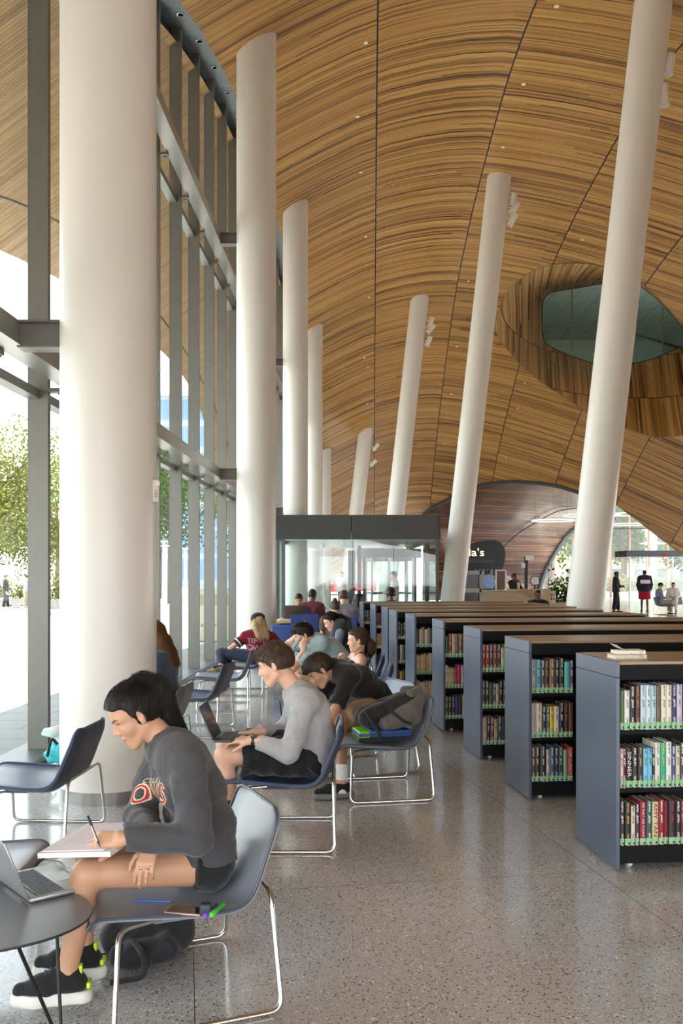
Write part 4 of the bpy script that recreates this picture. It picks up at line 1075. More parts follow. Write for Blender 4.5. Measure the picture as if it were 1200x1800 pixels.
def shoe(root, an, fd, kind, sc, h, up=(0, 0, 1)):
    """kind = (upper material, sole material, sole thickness, ankle height, tab material or None)"""
    up_m, so_m, th, ah, tabm = kind
    z = nrm(up); x = nrm(fd-z*(fd @ z)); y = np.cross(z, x)
    # sole plane lies .105 below the ankle joint unless the floor is nearer
    drop = min(.105*sc, an[2]) if z[2] > .95 else .095*sc
    P = lambda a, b, c: an-z*drop+(x*a+y*b+z*c)*sc
    U = Solid(.01)
    U.grp(.03, rc(P(-.04, 0, th+.035), P(.10, 0, th+.03), .040*sc, .036*sc), rc(P(.08, .010, th+.022), P(.175, .0, th+.018), .040*sc, .030*sc), rc(P(.0, 0, th+.05), P(-.008, 0, th+ah), .042*sc, .040*sc), rc(P(.02, 0, th+.07), P(.10, 0, th+.04), .036*sc, .03*sc))
    U.cut = [(-z, float(-(z @ P(0, 0, th-.01)))), (z, float(z @ P(0, 0, th+ah+.018)))]
    v, q = mesh_solid(U, h, 2); o = np_obj('shoe', [(v, q, 0)], [up_m], root)
    S_ = Solid(.01); e = th/2+.004
    n_ = 6
    S_.grp(.03, rc(P(-.055, 0, e), P(.03, 0, e), .044*sc, .040*sc), rc(P(.03, 0, e), P(.11, .006, e), .040*sc, .047*sc), rc(P(.11, .006, e), P(.178, 0, e), .047*sc, .036*sc))
    S_.cut = [(z, float(z @ P(0, 0, th+.012))), (-z, float(-(z @ P(0, 0, 0.001))))]
    v, q = mesh_solid(S_, h, 1); s2 = np_obj('sole', [(v, q, 0)], [so_m], None); s2.parent = o
    if tabm:
        mb = MB()
        for q_ in range(4):
            xx = .035+.022*q_; zz = th+.112-.013*q_
            mb.tube([P(xx, -.026, zz-.010), P(xx+.006, -.008, zz), P(xx-.004, .010, zz), P(xx+.002, .026, zz-.010)], .0028, 6)
        lc = mb.build('laces', M('lace_grey', srgb(70, 72, 78), .7), o)
        mb = MB(); R3 = Matrix([list(r) for r in np.stack([x, y, z], 1)])
        mb.rbox(P(-.052, 0, th+ah-.005), (.012, .028, .05), .004, 2, R3); mb.rbox(P(-.083, 0, th+.03), (.014, .05, .022), .004, 2, R3)
        t_ = mb.build('heel_tab', tabm, o)
    return o
def strands(root, S, mat, flow, seeds, n, length, off=.0015, r=.0007, seg=7, seed=1, lift=.002, mask=None):
    rg = np.random.default_rng(seed); f0 = S.fold; S.fold = None; sb0 = S.sub; S.sub = []
    seeds = np.asarray(seeds, f32); seeds = seeds[np.abs(S.val(seeds)) < .005]
    P = seeds[rg.integers(0, len(seeds), n)].astype(f32)+rg.normal(size=(n, 3)).astype(f32)*.001
    o = (off+np.abs(rg.normal(size=n))*lift).astype(f32); L_ = (length*rg.uniform(.6, 1.25, n)).astype(f32); pts = []
    e = f32(.002)
    jit = rg.normal(size=(n, 3)).astype(f32)*.10
    for k in range(seg+1):
        for _ in range(2):
            v = S.val(P); gr = np.stack([S.val(P+np.eye(3, dtype=f32)[i]*e)-v for i in range(3)], 1)/e
            gl = np.linalg.norm(gr, axis=1)[:, None]+1e-6; P = P-gr/gl*np.clip((v-o*(1+k*.15))[:, None], -.01, .01)
        pts.append(P.copy())
        d = flow(P)+jit; gn = gr/gl; d = d-gn*np.einsum('ij,ij->i', d, gn)[:, None]; d /= np.linalg.norm(d, axis=1)[:, None]+1e-6
        P = P+d*(L_/seg)[:, None]
    pts = np.stack(pts, 1); flat = pts.reshape(-1, 3); bad = np.zeros(len(flat), bool)
    for k_, q_ in sb0: bad |= d_prim(q_, flat.astype(f32)) < -.0015
    keep = ~bad.reshape(n, -1).any(1); pts = pts[keep]; n = len(pts); S.sub = sb0
    #                              # n, seg+1, 3
    t = np.gradient(pts, axis=1); t /= np.linalg.norm(t, axis=2)[..., None]+1e-9
    a = np.cross(t, np.array([.3, .5, .8])); a /= np.linalg.norm(a, axis=2)[..., None]+1e-9; b = np.cross(t, a)
    w = (r*np.linspace(1, .35, seg+1))[None, :, None]
    ring = np.stack([pts+(a*math.cos(q)+b*math.sin(q))*w for q in (0, 2.094, 4.189)], 2)   # n, seg+1, 3, 3
    Vx = ring.reshape(-1, 3); idx = np.arange(n*(seg+1)*3).reshape(n, seg+1, 3); Q = []
    for q in range(3):
        q2 = (q+1) % 3; Q.append(np.stack([idx[:, :-1, q], idx[:, :-1, q2], idx[:, 1:, q2], idx[:, 1:, q]], -1).reshape(-1, 4))
    S.fold = f0
    return np_obj('hair_strands', [(Vx, np.concatenate(Q), 0)], [mat], root)
# ---- hair styles
def hair_flow_short(L, Fm, s, kind='fwd'):
    c = L(-.02, 0, .03); f = Fm[:, 0].astype(f32); u = Fm[:, 2].astype(f32)
    def flow(P):
        q = (P-c.astype(f32)); x = (q @ f)/.09; z = (q @ u)/.09
        if kind == 'fwd': return (f[None]*(np.clip(z, 0, 1)*.9)[:, None]-u[None]*(1.1-np.clip(z, 0, 1))[:, None]-f[None]*(.25*(x < 0))[:, None])
        return (-f[None]*(np.clip(z, 0, 1)*1.0)[:, None]-u[None]*(1.1-np.clip(z, 0, 1))[:, None]-f[None]*.35)
    return flow
def hair_short(S, L, Fm, s, g, top=.014, back=.010):
    E = lambda x, y, z, rx, ry, rz: el(L(x, y, z), np.array([rx, ry, rz])*s, Fm)
    S.grp(.02, E(-.018, 0, .042, .094+top*.7, .076+back*.8, .084+top), E(-.03, 0, .02, .086+back, .077+back*.6, .082), E(.010, 0, .062, .0865+top*.2, .0715, .068))
    S.sub = [(.012, el(L(.085, 0, -.035), np.array([.088, .12, .088])*s, Fm)), (.008, el(L(.0, .0, -.075), np.array([.12, .13, .052])*s, Fm)), (.006, el(L(.004, .092, -.006), np.array([.030, .022, .036])*s, Fm)), (.006, el(L(.004, -.092, -.006), np.array([.030, .022, .036])*s, Fm))]
def hair_quiff(S, L, Fm, s, g):
    hair_short(S, L, Fm, s, g, .022, .006)
    S.g[0][1].append(el(L(.055, 0, .098), np.array([.045, .05, .028])*s, Fm)); S.g[0][1].append(el(L(.02, 0, .112), np.array([.06, .052, .026])*s, Fm))
def hair_back(S, L, Fm, s, g, vol=.012):
    E = lambda x, y, z, rx, ry, rz: el(L(x, y, z), np.array([rx, ry, rz])*s, Fm)
    S.grp(.02, E(-.018, 0, .040, .094+vol, .077+vol*.8, .084+vol), E(-.04, 0, .01, .08, .075, .075), E(.010, 0, .060, .0865, .0715, .066))
    S.sub = [(.012, el(L(.084, 0, -.012), np.array([.079, .12, .090])*s, Fm)), (.010, el(L(.03, 0, -.09), np.array([.12, .13, .060])*s, Fm)), (.006, el(L(.002, .094, -.006), np.array([.024, .020, .034])*s, Fm)), (.006, el(L(.002, -.094, -.006), np.array([.024, .020, .034])*s, Fm))]
    for sy in (1, -1): S.sub += [(.010, el(L(.066, sy*.066, .018), np.array([.040, .050, .046])*s, Fm)), (.008, el(L(.040, sy*.085, -.026), np.array([.034, .034, .048])*s, Fm))]
def hair_pony(bun, tail):
    """bun position and tail points in head-local coordinates, each (x, y, z, radius)"""
    def f(S, L, Fm, s, g):
        if S is None:
            bc = L(*bun[:3]).astype(f32); T_ = [L(*t[:3]).astype(f32) for t in tail]; u = Fm[:, 2].astype(f32); fx = Fm[:, 0].astype(f32)
            def flow(P):
                d = bc-P; dist = np.linalg.norm(d, axis=1)[:, None]; out = d/(dist+1e-6)
                if len(T_) > 1:
                    for a, b in zip(T_[:-1], T_[1:]):
                        ab = b-a; L2 = float(ab @ ab); t = np.clip(((P-a) @ ab)/L2, 0, 1); dd = np.linalg.norm(P-a-t[:, None]*ab, axis=1)[:, None]
                        w = (dd < .055) & (((P-bc) @ fx)[:, None] < .004)
                        out = np.where(w, ab/np.sqrt(L2), out)
                return out
            return flow
        hair_back(S, L, Fm, s, g)
        b = bun; S.g.append((.02, [el(L(b[0], b[1], b[2]), np.array([b[3]]*3)*s, Fm)]))
        pr = [rc(L(*p[:3]), L(*q[:3]), p[3]*s, q[3]*s) for p, q in zip(tail[:-1], tail[1:])]
        if pr: S.g.append((.02, pr))
    f.flow = True; f.length = .075; f.lift = .0028
    return f
def hair_long(tail, wd=.05):
    def f(S, L, Fm, s, g):
        if S is None:
            cr = L(-.02, 0, .11).astype(f32); u = Fm[:, 2].astype(f32); T_ = [L(*t[:3]).astype(f32) for t in tail]; dn = (T_[-1]-T_[0]); dn /= np.linalg.norm(dn)
            def flow(P):
                d = P-cr; d /= np.linalg.norm(d, axis=1)[:, None]+1e-6; k = np.clip(np.linalg.norm(P-cr, axis=1)/.12, 0, 1)[:, None]
                return d*(1-k)+(dn[None]-u[None]*.1)*k
            return flow
        hair_back(S, L, Fm, s, g, .014)
        S.sub = S.sub[:1]+[(.01, el(L(.055, 0, -.07), np.array([.08, .12, .075])*s, Fm))]
        pr = []
        for yy in (-wd, 0, wd):
            pr += [rc(L(p[0], p[1]+yy, p[2]), L(q[0], q[1]+yy*.9, q[2]), p[3]*s, q[3]*s) for p, q in zip(tail[:-1], tail[1:])]
        S.g.append((.02, pr))
    f.flow = True; f.length = .10; f.lift = .003
    return f
# ================================================================== OUTSIDE AND FAR END
t = NT('plaza_pavers'); co = t.coord('Object'); x = t.sep(co)
bt = t.n('ShaderNodeTexBrick'); t.put(bt.inputs['Vector'], co); bt.inputs['Scale'].default_value = 1; bt.inputs['Brick Width'].default_value = 1.2; bt.inputs['Row Height'].default_value = .6
bt.inputs['Mortar Size'].default_value = .012; t.put(bt.inputs['Color1'], srgb(172, 169, 165)); t.put(bt.inputs['Color2'], srgb(158, 155, 151)); t.put(bt.inputs['Mortar'], srgb(112, 110, 106))
t.bsdf(t.mix(t.math('MULTIPLY', t.noise(co, 8, 3), .3), bt.outputs[0], srgb(150, 148, 144)), .8)
mb = MB(); mb.box((0, 60, -.18), (400, 360, .1)); gr = mb.build('ground', t.m, smooth=False); struct(gr, 'pale paved plaza outside the building', 'ground')
mb = MB(); mb.lathe([(.0001, 0), (.27, 0), (.27, .012), (.0001, .014)], (-3.9, 9.6, -.13), 20); tag(mb.build('manhole_cover', M('iron_cover', srgb(170, 170, 168), .6)), 'round metal cover set in the paving outside the glass', 'manhole cover')
BARK = M('bark', srgb(96, 78, 62), .9, 0, .15, 12)
def leaf_mat(name, a, b):
    t = NT(name); co = t.coord('Object'); col = t.mix(t.noise(co, 1.6, 4, .7), a, b)
    d = t.n('ShaderNodeBsdfDiffuse'); t.put(d.inputs[0], col); tl = t.n('ShaderNodeBsdfTranslucent'); t.put(tl.inputs[0], col); m = t.n('ShaderNodeMixShader'); m.inputs[0].default_value = .4
    t.t.links.new(d.outputs[0], m.inputs[1]); t.t.links.new(tl.outputs[0], m.inputs[2]); t.t.links.new(m.outputs[0], t.out.inputs[0]); MATS[name] = t.m; return t.m
LEAF = [leaf_mat('leaves_green', srgb(52, 76, 34), srgb(116, 134, 64)), leaf_mat('leaves_autumn', srgb(58, 78, 34), srgb(136, 130, 70)), leaf_mat('leaves_deep', srgb(36, 60, 30), srgb(88, 112, 54))]
def tree(label, x, y, h, r, kind=0, n=2600, seed=0, ls=.17):
    rr = random.Random(seed+int(x*10)); th = thing('tree', label, 'tree', (x, y, -.13), 0, 'trees of the plaza')
    mb = MB(); mb.tube([(0, 0, 0), (.05, .02, h*.35), (-.04, .05, h*.62)], [.17, .13, .07], 8)
    for k in range(6):
        a = k*1.05+rr.random(); z = h*(.32+.06*k); mb.tube([(0, 0, z), (r*.4*math.cos(a), r*.4*math.sin(a), z+h*.12), (r*.75*math.cos(a), r*.75*math.sin(a), z+h*.2)], [.07, .05, .02], 5)
    mb.build('trunk', BARK, th)
    mb = MB(); bl = [(rr.uniform(-.55, .55)*r, rr.uniform(-.55, .55)*r, h*rr.uniform(.36, .84), rr.uniform(.35, .55)*r) for _ in range(12)]+[(0, 0, h*.62, r*.6)]
    vs = []; fs = []
    for i in range(n):
        b = bl[rr.randrange(len(bl))]; d = Vector((rr.gauss(0, 1), rr.gauss(0, 1), rr.gauss(0, .85))).normalized()*b[3]*(rr.random()**.35); c = Vector(b[:3])+d
        if c.z > h: continue
        u_ = Vector((rr.gauss(0, 1), rr.gauss(0, 1), rr.gauss(0, 1))).normalized(); v_ = u_.orthogonal(); s = ls*rr.uniform(.6, 1.3)
        o = len(vs); vs += [c-u_*s*.6, c-v_*s*.35, c+u_*s*.6, c+v_*s*.35]; fs.append((o, o+1, o+2, o+3))
    mb.add(vs, fs); mb.build('foliage', LEAF[kind], th, smooth=False); return th
TR = [(-15.2, 40, 8.6, 3.6, 1, 11000, 'big autumn-tinted tree at the left edge of the photo, across the plaza'), (-17.5, 56, 10, 3.8, 0, 2600, 'leafy tree just right of the left window post, far across the plaza'), (-10.2, 54, 11, 3.3, 2, 3000, 'tall tree seen in the first gap right of the nearest column'),
      (-7.0, 63, 11.5, 3.3, 1, 2600, 'tall yellowing tree seen in the second gap right of the nearest column'), (-13.2, 66, 11, 3.6, 0, 2400, 'far tree behind the lamp posts beyond the glass wall'), (-5.4, 73, 12, 3.6, 2, 2200, 'dark green tree seen between the last window posts'), (-25, 62, 9, 4., 0, 2200, 'far plaza tree partly hidden by the big autumn tree'), (-22.5, 46, 8.2, 3.2, 2, 2400, 'green tree on the far left behind the big autumn tree')]
for i, (x, y, h, r, k, n, lab) in enumerate(TR): tree(lab, x, y, h, r, k, int(n*(1 if n > 9000 else 1.7)), i, .13 if n > 9000 else .17)
t = NT('curtain_wall_blue'); co = t.sep(t.coord('Object'))
ex = t.math('LESS_THAN', t.math('FRACT', t.math('DIVIDE', co[0], 1.6)), .06); ez = t.math('LESS_THAN', t.math('FRACT', t.math('DIVIDE', co[2], 3.8)), .22)
t.bsdf(t.mix(t.math('MAXIMUM', t.math('MULTIPLY', ex, .5), ez), srgb(96, 124, 166), srgb(136, 146, 160)), .35, 0, .5)
mb = MB(); mb.box((-20, 136, 13.5), (26, 12, 27.2)); b_ = mb.build('office_building', t.m, smooth=False); tag(b_, 'pale blue glass office building far away beyond the plaza trees', 'building')
mb = MB(); mb.box((-20, 136, 27.4), (26.6, 12.6, .6)); mb.build('parapet', M('parapet', (.5, .55, .6), .6), b_, smooth=False)
POST = M('post_white', srgb(206, 212, 218), .5)
for k, (px, Y, h, lab) in enumerate([(288, 50, 3.4, 'white lamp post nearest the large column, outside on the plaza'), (292, 52, 3.2, 'white lamp post just behind another, outside on the plaza'), (326, 50, 3.0, 'white lamp post with a flat arm between two window posts')]):
    c = at(px, 1010, Y); mb = MB(); mb.tube([(c.x, Y, -.13), (c.x, Y, h)], .07, 8); mb.box((c.x-.25, Y, h+.03), (.9, .3, .07)); tag(mb.build('lamp_post', POST), lab, 'lamp post')
# notice board outside the glass
sb = thing('notice_board', 'cream standing notice board with grey lettering, outside between window posts', 'sign', (-2.95, 21.5, 0), .05)
CRM = M('board_cream', srgb(226, 218, 194), .6); BG = M('board_grey', srgb(120, 116, 104), .6)
mb = MB(); mb.rbox((0, 0, .62), (1.15, .05, 1.2), .006, 1); mb.build('panel', CRM, sb, angle=20)
mb = MB(); mb.box((0, 0, 1.26), (1.2, .07, .08)); mb.build('top_rail', POST, sb, smooth=False); mb = MB(); mb.box((0, 0, .02), (1.2, .10, .04)); mb.build('foot_rail', BG, sb, smooth=False)
mb = MB(); mb.box((0, -.027, 1.0), (1.1, .004, .26)); mb.build('header_panel', M('board_tan', srgb(186, 176, 146), .6), sb, smooth=False)
for tx, s in (('BO', -.33), ('RO', -.02)):
    vs, fs = text_mesh(tx, .11, .001, 'LEFT'); mb = MB(); mb.add([Vector((v.x+s-.04, -.029, v.y+.40)) for v in vs], fs); mb.build('lettering', BG, sb, smooth=False)
mb = MB(); mb.prism([(-.16, .68), (-.07, .60), (.02, .68), (-.07, .76)], -.004, 0, Matrix(((1, 0, 0, -.12), (0, 0, 1, -.027), (0, 1, 0, 0), (0, 0, 0, 1)))); mb.build('diamond_arrow', BG, sb, smooth=False)
mb = MB(); mb.box((.10, -.028, .80), (.10, .004, .14)); mb.box((.10, -.028, .58), (.10, .004, .26)); mb.build('notice_sheet', BG, sb, smooth=False)
# planters across the plaza
def shrub(label, x, y, w, h, k, group=None, n=500, pot=True):
    th = thing('planter', label, 'planter', (x, y, -.13 if y > 55 or x < -2 else 0), 0, group); rr = random.Random(int(x*31+y))
    mb = MB(); mb.rbox((0, 0, .25), (w, .6, .5), .02, 1); mb.build('pot', M('pot_grey', srgb(150, 146, 140), .7), th)
    mb = MB(); vs = []; fs = []
    for i in range(n):
        c = Vector((rr.uniform(-.5, .5)*w, rr.gauss(0, .22), .5+abs(rr.gauss(0, .4))*h)); u_ = Vector((rr.gauss(0, 1), rr.gauss(0, 1), rr.gauss(0, 1))).normalized(); v_ = u_.orthogonal(); s = .14
        o = len(vs); vs += [c-u_*s*.6, c-v_*s*.3, c+u_*s*.6, c+v_*s*.3]; fs.append((o, o+1, o+2, o+3))
    mb.add(vs, fs); mb.build('foliage', LEAF[k], th, smooth=False)
shrub('low planter with yellow-green plants, at the far left across the plaza', -17.0, 47, 1.6, 1.2, 1); shrub('planter with yellow-green plants between window post and nearest column', -14.4, 46, 1.5, 2.2, 1)
# ---- food trucks past the far end
RED = M('truck_red', srgb(206, 62, 70), .45); TW = M('truck_pale', srgb(206, 216, 218), .5); TD = M('truck_dark', srgb(84, 84, 84), .5)
def truck(label, x, y):
    th = thing('food_truck', label, 'food truck', (x, y, -.13), 0, 'food trucks beyond the far end')
    mb = MB(); mb.rbox((0, 0, 1.25), (2.2, 4.6, 1.9), .06, 2); mb.build('body', RED, th); mb = MB(); mb.rbox((0, 0, 2.32), (2.3, 4.7, .26), .05, 2); mb.build('roof', TW, th)
    mb = MB(); mb.box((-.35, -2.31, 1.55), (1.0, .04, .8)); mb.build('serving_hatch', TD, th, smooth=False); mb = MB(); mb.box((0, -2.32, 1.0), (2.1, .04, .12)); mb.box((0, -2.32, .62), (2.1, .04, .10)); mb.build('stripe', TD, th, smooth=False)
    for sx in (-.85, .85):
        for sy in (-1.5, 1.5):
            mb = MB(); mb.lathe([(.0001, -.1), (.32, -.1), (.32, .1), (.0001, .1)], (sx, sy, .32), 16, Matrix.Rotation(PI/2, 3, 'Y')); mb.build('wheel', TD, th)
    mb = MB(); mb.ball((.6, -2.33, 1.75), (.16, .03, .16)); mb.build('roundel', TW, th)
truck('red food truck on the left of two, seen through the entrance lobby', -.45, 78); truck('red food truck on the right of two, seen through the entrance lobby', 1.9, 80)

# ---- entrance lobby box
VX0, VX1, VY0, VY1 = -1.52, 2.24, 21.0, 31.0; VZ0, VZ1 = 2.415, 2.975
LOB = thing('entrance_lobby', 'glass entrance lobby with a dark grey fascia beyond the seated readers', 'vestibule', (VX0, VY0, 0)); LP = lambda x, y, z: (x-VX0, y-VY0, z)
FAS = M('fascia_charcoal', srgb(62, 64, 64), .45, .2, .02, 3); FRM = M('lobby_frame', srgb(70, 80, 84), .55, .1, .02, 2)
mb = MB(); W2 = VX1-VX0; mid = VX0+W2*.465
for a, b in ((VX0, mid-.008), (mid+.008, VX1)): mb.box(LP((a+b)/2, VY0, (VZ0+VZ1)/2), (b-a, .08, VZ1-VZ0))
for xx in (VX0, VX1): mb.box(LP(xx, (VY0+VY1)/2, (VZ0+VZ1)/2), (.08, VY1-VY0, VZ1-VZ0))
mb.build('fascia', FAS, LOB, smooth=False)
mb = MB(); mb.box(LP((VX0+VX1)/2, (VY0+VY1)/2, VZ0+.12), (W2-.1, VY1-VY0, .06)); mb.build('lobby_ceiling', M('lobby_ceiling', srgb(206, 208, 206), .35, .1), LOB, smooth=False)
mb = MB(); mb.box(LP((VX0+VX1)/2, (VY0+VY1)/2, VZ1-.03), (W2-.1, VY1-VY0, .06)); mb.build('lobby_roof', FAS, LOB, smooth=False)
mb = MB(); xs = [VX0, -.72, .26, 1.2, VX1]
for yy in (VY0, VY1):
    for a, b in zip(xs[:-1], xs[1:]):
        mb.box(LP((a+b)/2, yy, VZ0/2), (b-a-.012, .012, VZ0-.02))
for xx in (VX0+.02, VX1-.02):
    for k in range(4): mb.box(LP(xx, VY0+1.25+2.5*k, VZ0/2), (.012, 2.48, VZ0-.02))
mb.build('glazing', GLASS, LOB, smooth=False)
for (xx, yy, w) in ((VX1-.03, VY0, .07), (VX1-.03, VY0+2.6, .10), (VX1-.03, VY1, .1), (VX0+.03, VY0+.6, .06), (VX0+.03, VY0+2.4, .08), (VX0+.03, VY1, .1), (.34, VY1-.1, .22), (.50, VY0+4.6, .10)):
    mb = MB(); mb.box(LP(xx, yy, VZ0/2), (w, .1, VZ0)); mb.build('post', FRM, LOB, smooth=False)
for (xx, yy) in ((.05, 24), (-.55, 26.5)):
    mb = MB(); mb.ball(LP(xx, yy, VZ0+.02), (.07, .07, .07)); mb.build('dome_camera', POST, LOB)
rv = thing('revolving_door', 'revolving glass door inside the entrance lobby', 'revolving door', (1.42, 27.2, 0))
mb = MB()
for a0, a1 in ((.6, 2.5), (3.75, 5.65)):
    mb.sheet([[Vector((.92*math.cos(lerp(a0, a1, k/14)), .92*math.sin(lerp(a0, a1, k/14)), z)) for k in range(15)] for z in (.02, 2.1)], 0, .012)
mb.build('curved_glass', GLASS, rv)
mb = MB(); mb.lathe([(.0001, 2.1), (.96, 2.1), (.96, 2.36), (.0001, 2.36)], (0, 0, 0), 32); mb.build('canopy', FAS, rv)
for a0 in (.6, 2.5, 3.75, 5.65):
    mb = MB(); mb.box((.92*math.cos(a0), .92*math.sin(a0), 1.05), (.06, .06, 2.1)); mb.build('jamb', FRM, rv, smooth=False)
for k in range(4):
    a = .9+k*PI/2; d = Vector((math.cos(a), math.sin(a), 0)); R3 = Matrix.Rotation(a, 3, 'Z'); mb = MB()
    for zz in (.08, 2.04): mb.box(d*.44+Vector((0, 0, zz)), (.86, .04, .09), R3)
    mb.box(d*.86+Vector((0, 0, 1.05)), (.05, .04, 2.0), R3); mb.box(d*.5+Vector((0, 0, 1.05)), (.6, .03, .05), R3); w_ = mb.build('wing', FRM, rv, smooth=False)
    mb = MB(); mb.box(d*.45+Vector((0, 0, 1.06)), (.76, .008, 1.86), R3); mb.build('pane', GLASS, w_, smooth=False)
mb = MB(); mb.tube([(0, 0, .02), (0, 0, 2.1)], .04, 10); mb.build('shaft', FRM, rv)

# ---- dark wood tunnel at the far right with its two arches
Ep = [(742, 1052, 51.5), (744, 980, 51), None, None, None, None, None, None, None, None]
Epx = [(745, 905), (767, 889), (790, 877), (818, 862), (850, 852), (890, 847), (930, 848), (960, 851), (985, 856), (1018, 866), (1045, 872), (1075, 882)]
Ev = [at(742, 1056, 52.0), at(743, 980, 51.5)]+[v3(*hit(*p)) for p in Epx]
Ap = [(944, 1051), (945, 1046), (946, 1038), (949, 1026), (953, 1013), (959, 999), (966, 985), (974, 971), (984, 955), (996, 940), (1012, 927), (1030, 918), (1052, 912), (1082, 908)]
Av = [at(x, y, 62.5) for x, y in Ap]
def resample(P, n):
    out = []; m = len(P)-1
    for i in range(n+1):
        s = i/n*m; k = min(int(s), m-1); f = s-k; p = [P[min(max(k+j-1, 0), m)] for j in range(4)]
        out.append(.5*((2*p[1])+(p[2]-p[0])*f+(2*p[0]-5*p[1]+4*p[2]-p[3])*f*f+(3*p[1]-p[0]-3*p[2]+p[3])*f**3))
    return out
E2, A2 = resample(Ev, 52), resample(Av, 52); rows = []; uv = []
for k in range(15):
    f = k/14; r = []
    for i, (a, b) in enumerate(zip(E2, A2)):
        p = a.lerp(b, f); p = p+Vector((-.8, .9, .55))*math.sin(f*PI)*(.9 if i > 6 else .9*i/6); r.append(p); uv.append((p.x*.7+p.y*.7, p.z*1.1-p.y*.02))
    rows.append(r)
mb = MB(); mb.sheet(rows); struct(mb.build('wall_tunnel', WALNUT, uv=uv, angle=180), 'dark wood panelled tunnel wall curving between the two far arches', 'wall')
ARCH = M('arch_steel', srgb(76, 82, 86), .45, .3)
mb = MB(); mb.tube([p+Vector((0, -.05, 0)) for p in E2[6:]], .11, 8); struct(mb.build('arch_trim', ARCH)); mb = MB(); mb.tube(A2, .22, 8); struct(mb.build('arch_rib', ARCH), 'dark steel rib round the far arch beside the glass facade', 'arch')
mb = MB(); mb.tube([p+Vector((.06, -.14, -.09)) for p in rows[9][8:50]], .03, 6); struct(mb.build('seam_trim', M('seam_dark', (.02, .015, .012), .5)))
# cafe mouth with its lit sign
cf = thing('cafe_front', 'dark rounded cafe opening with a lit sign, in the tunnel wall', 'cafe front', at(850, 1046, 53.5)*1)
cf.location.z = 0
CFP = [(812, 1047), (812, 966), (824, 958), (840, 952), (858, 949), (872, 950), (882, 956), (887, 966), (888, 978), (885, 992), (880, 1008), (875, 1024), (871, 1047)]
pts = [at(x, y, 53.5)-cf.location for x, y in densify(CFP, 3)]
mb = MB(); n = len(pts); mb.add(pts+[p+Vector((0, 1.2, 0)) for p in pts], [tuple(range(n)), tuple(range(2*n-1, n-1, -1))]+[((i+1) % n, i, n+i, n+(i+1) % n) for i in range(n)]); mb.build('dark_slab', M('opening_dark', srgb(40, 42, 44), .5), cf, angle=30)  # solid slab, the darkness of the opening is put into its colour
mb = MB(); a = at(822, 990, 53.4)-cf.location; b = at(868, 983, 53.4)-cf.location; mb.box((a+b)/2, (b.x-a.x, .1, .2)); mb.build('canopy_edge', M('cafe_edge', srgb(60, 60, 60), .5), cf, smooth=False)
vs, fs = text_mesh("ila's", 1.0, .01); H = max(v.y for v in vs)-min(v.y for v in vs); Wd = max(v.x for v in vs)-min(v.x for v in vs); c = at(834.5, 971.5, 53.38)-cf.location; s = .46/H
mb = MB(); mb.add([Vector((v.x*s*1.25, 0, v.y*s))+c for v in vs], fs); mb.build('sign_lettering', emit('sign_glow', (1, .72, .36), .55), cf, smooth=False)
mb = MB()
for k in range(5): p = at(836+k*7, 1008, 53.3)-cf.location; mb.box(p, (.12, .05, .5))
mb.build('menu_panel', M('menu_grey', srgb(120, 118, 112), .5), cf, smooth=False)
# glass facade behind
FAC = thing('glass_facade', 'glass facade with brown posts and trees behind it, far right', 'glass facade', (13.4, 63.2, 0)); FAC['kind'] = 'structure'
BRN = M('brown_mullion', srgb(140, 108, 92), .5); DRK = M('black_frame', srgb(34, 34, 36), .5)
for k in range(12):
    mb = MB(); mb.box((k*1.32, 0, 4.2), (.10, .16, 8.4)); mb.build('mullion', BRN, FAC, smooth=False)
mb = MB()
for k in range(11): mb.box((k*1.32+.66, .05, 4.2), (1.2, .02, 8.3))
mb.build('glazing', GLASS, FAC, smooth=False)
mb = MB(); mb.box((7.3, -.1, 4.8), (14.8, .1, .08)); mb.build('transom', DRK, FAC, smooth=False)
DL = thing('door_lobby', 'glass door lobby with a black header in front of the far facade', 'door lobby', (16.2, 52.2, 0))
mb = MB(); mb.box((2.6, 0, 2.78), (5.6, 2.2, .34)); mb.build('header', DRK, DL, smooth=False)
for xx in (.0, .95, 2.4, 3.9, 5.3):
    mb = MB(); mb.box((xx, -1.05, 1.3), (.07, .08, 2.6)); mb.build('post', M('alu_post', srgb(180, 184, 186), .4, .5), DL, smooth=False)
mb = MB(); mb.box((2.6, -1.05, 1.3), (5.2, .012, 2.56)); mb.build('glazing', GLASS, DL, smooth=False)
mb = MB(); mb.box((1.95, -1.12, 2.72), (.18, .02, .14)); mb.build('exit_light', emit('exit_red', (.9, .03, .06), .14), DL, smooth=False)
for i, (x, y, h, r, k) in enumerate([(16.0, 71, 9, 3, 2), (21.6, 70, 10, 3, 0), (27.4, 71, 9, 3, 2), (33.6, 73, 10, 3.2, 0), (24.6, 79, 11, 3.4, 2), (18.4, 80, 11, 3.4, 0)]):
    tree(['dark tree behind the left edge of the far glass facade', 'leafy tree behind the middle posts of the far facade', 'tree behind the right posts of the far facade', 'tree past the right end of the far facade', 'tall background tree behind the far facade', 'tall tree in front of the pale stone building'][i], x, y, h, r, k, 5200, 40+i, .26)
t = NT('stone_facade'); co = t.sep(t.coord('Object'))
wx = t.math('LESS_THAN', t.math('FRACT', t.math('DIVIDE', co[0], 2.4)), .42); wz = t.math('LESS_THAN', t.math('FRACT', t.math('DIVIDE', co[2], 3.6)), .62)
t.bsdf(t.mix(t.math('MULTIPLY', wx, wz), srgb(150, 138, 116), srgb(60, 64, 64)), .8)
mb = MB(); mb.box((44, 104, 11), (56, 14, 22.4)); sb2 = mb.build('stone_building', t.m, smooth=False); tag(sb2, 'pale stone building with dark windows beyond the far facade', 'building')
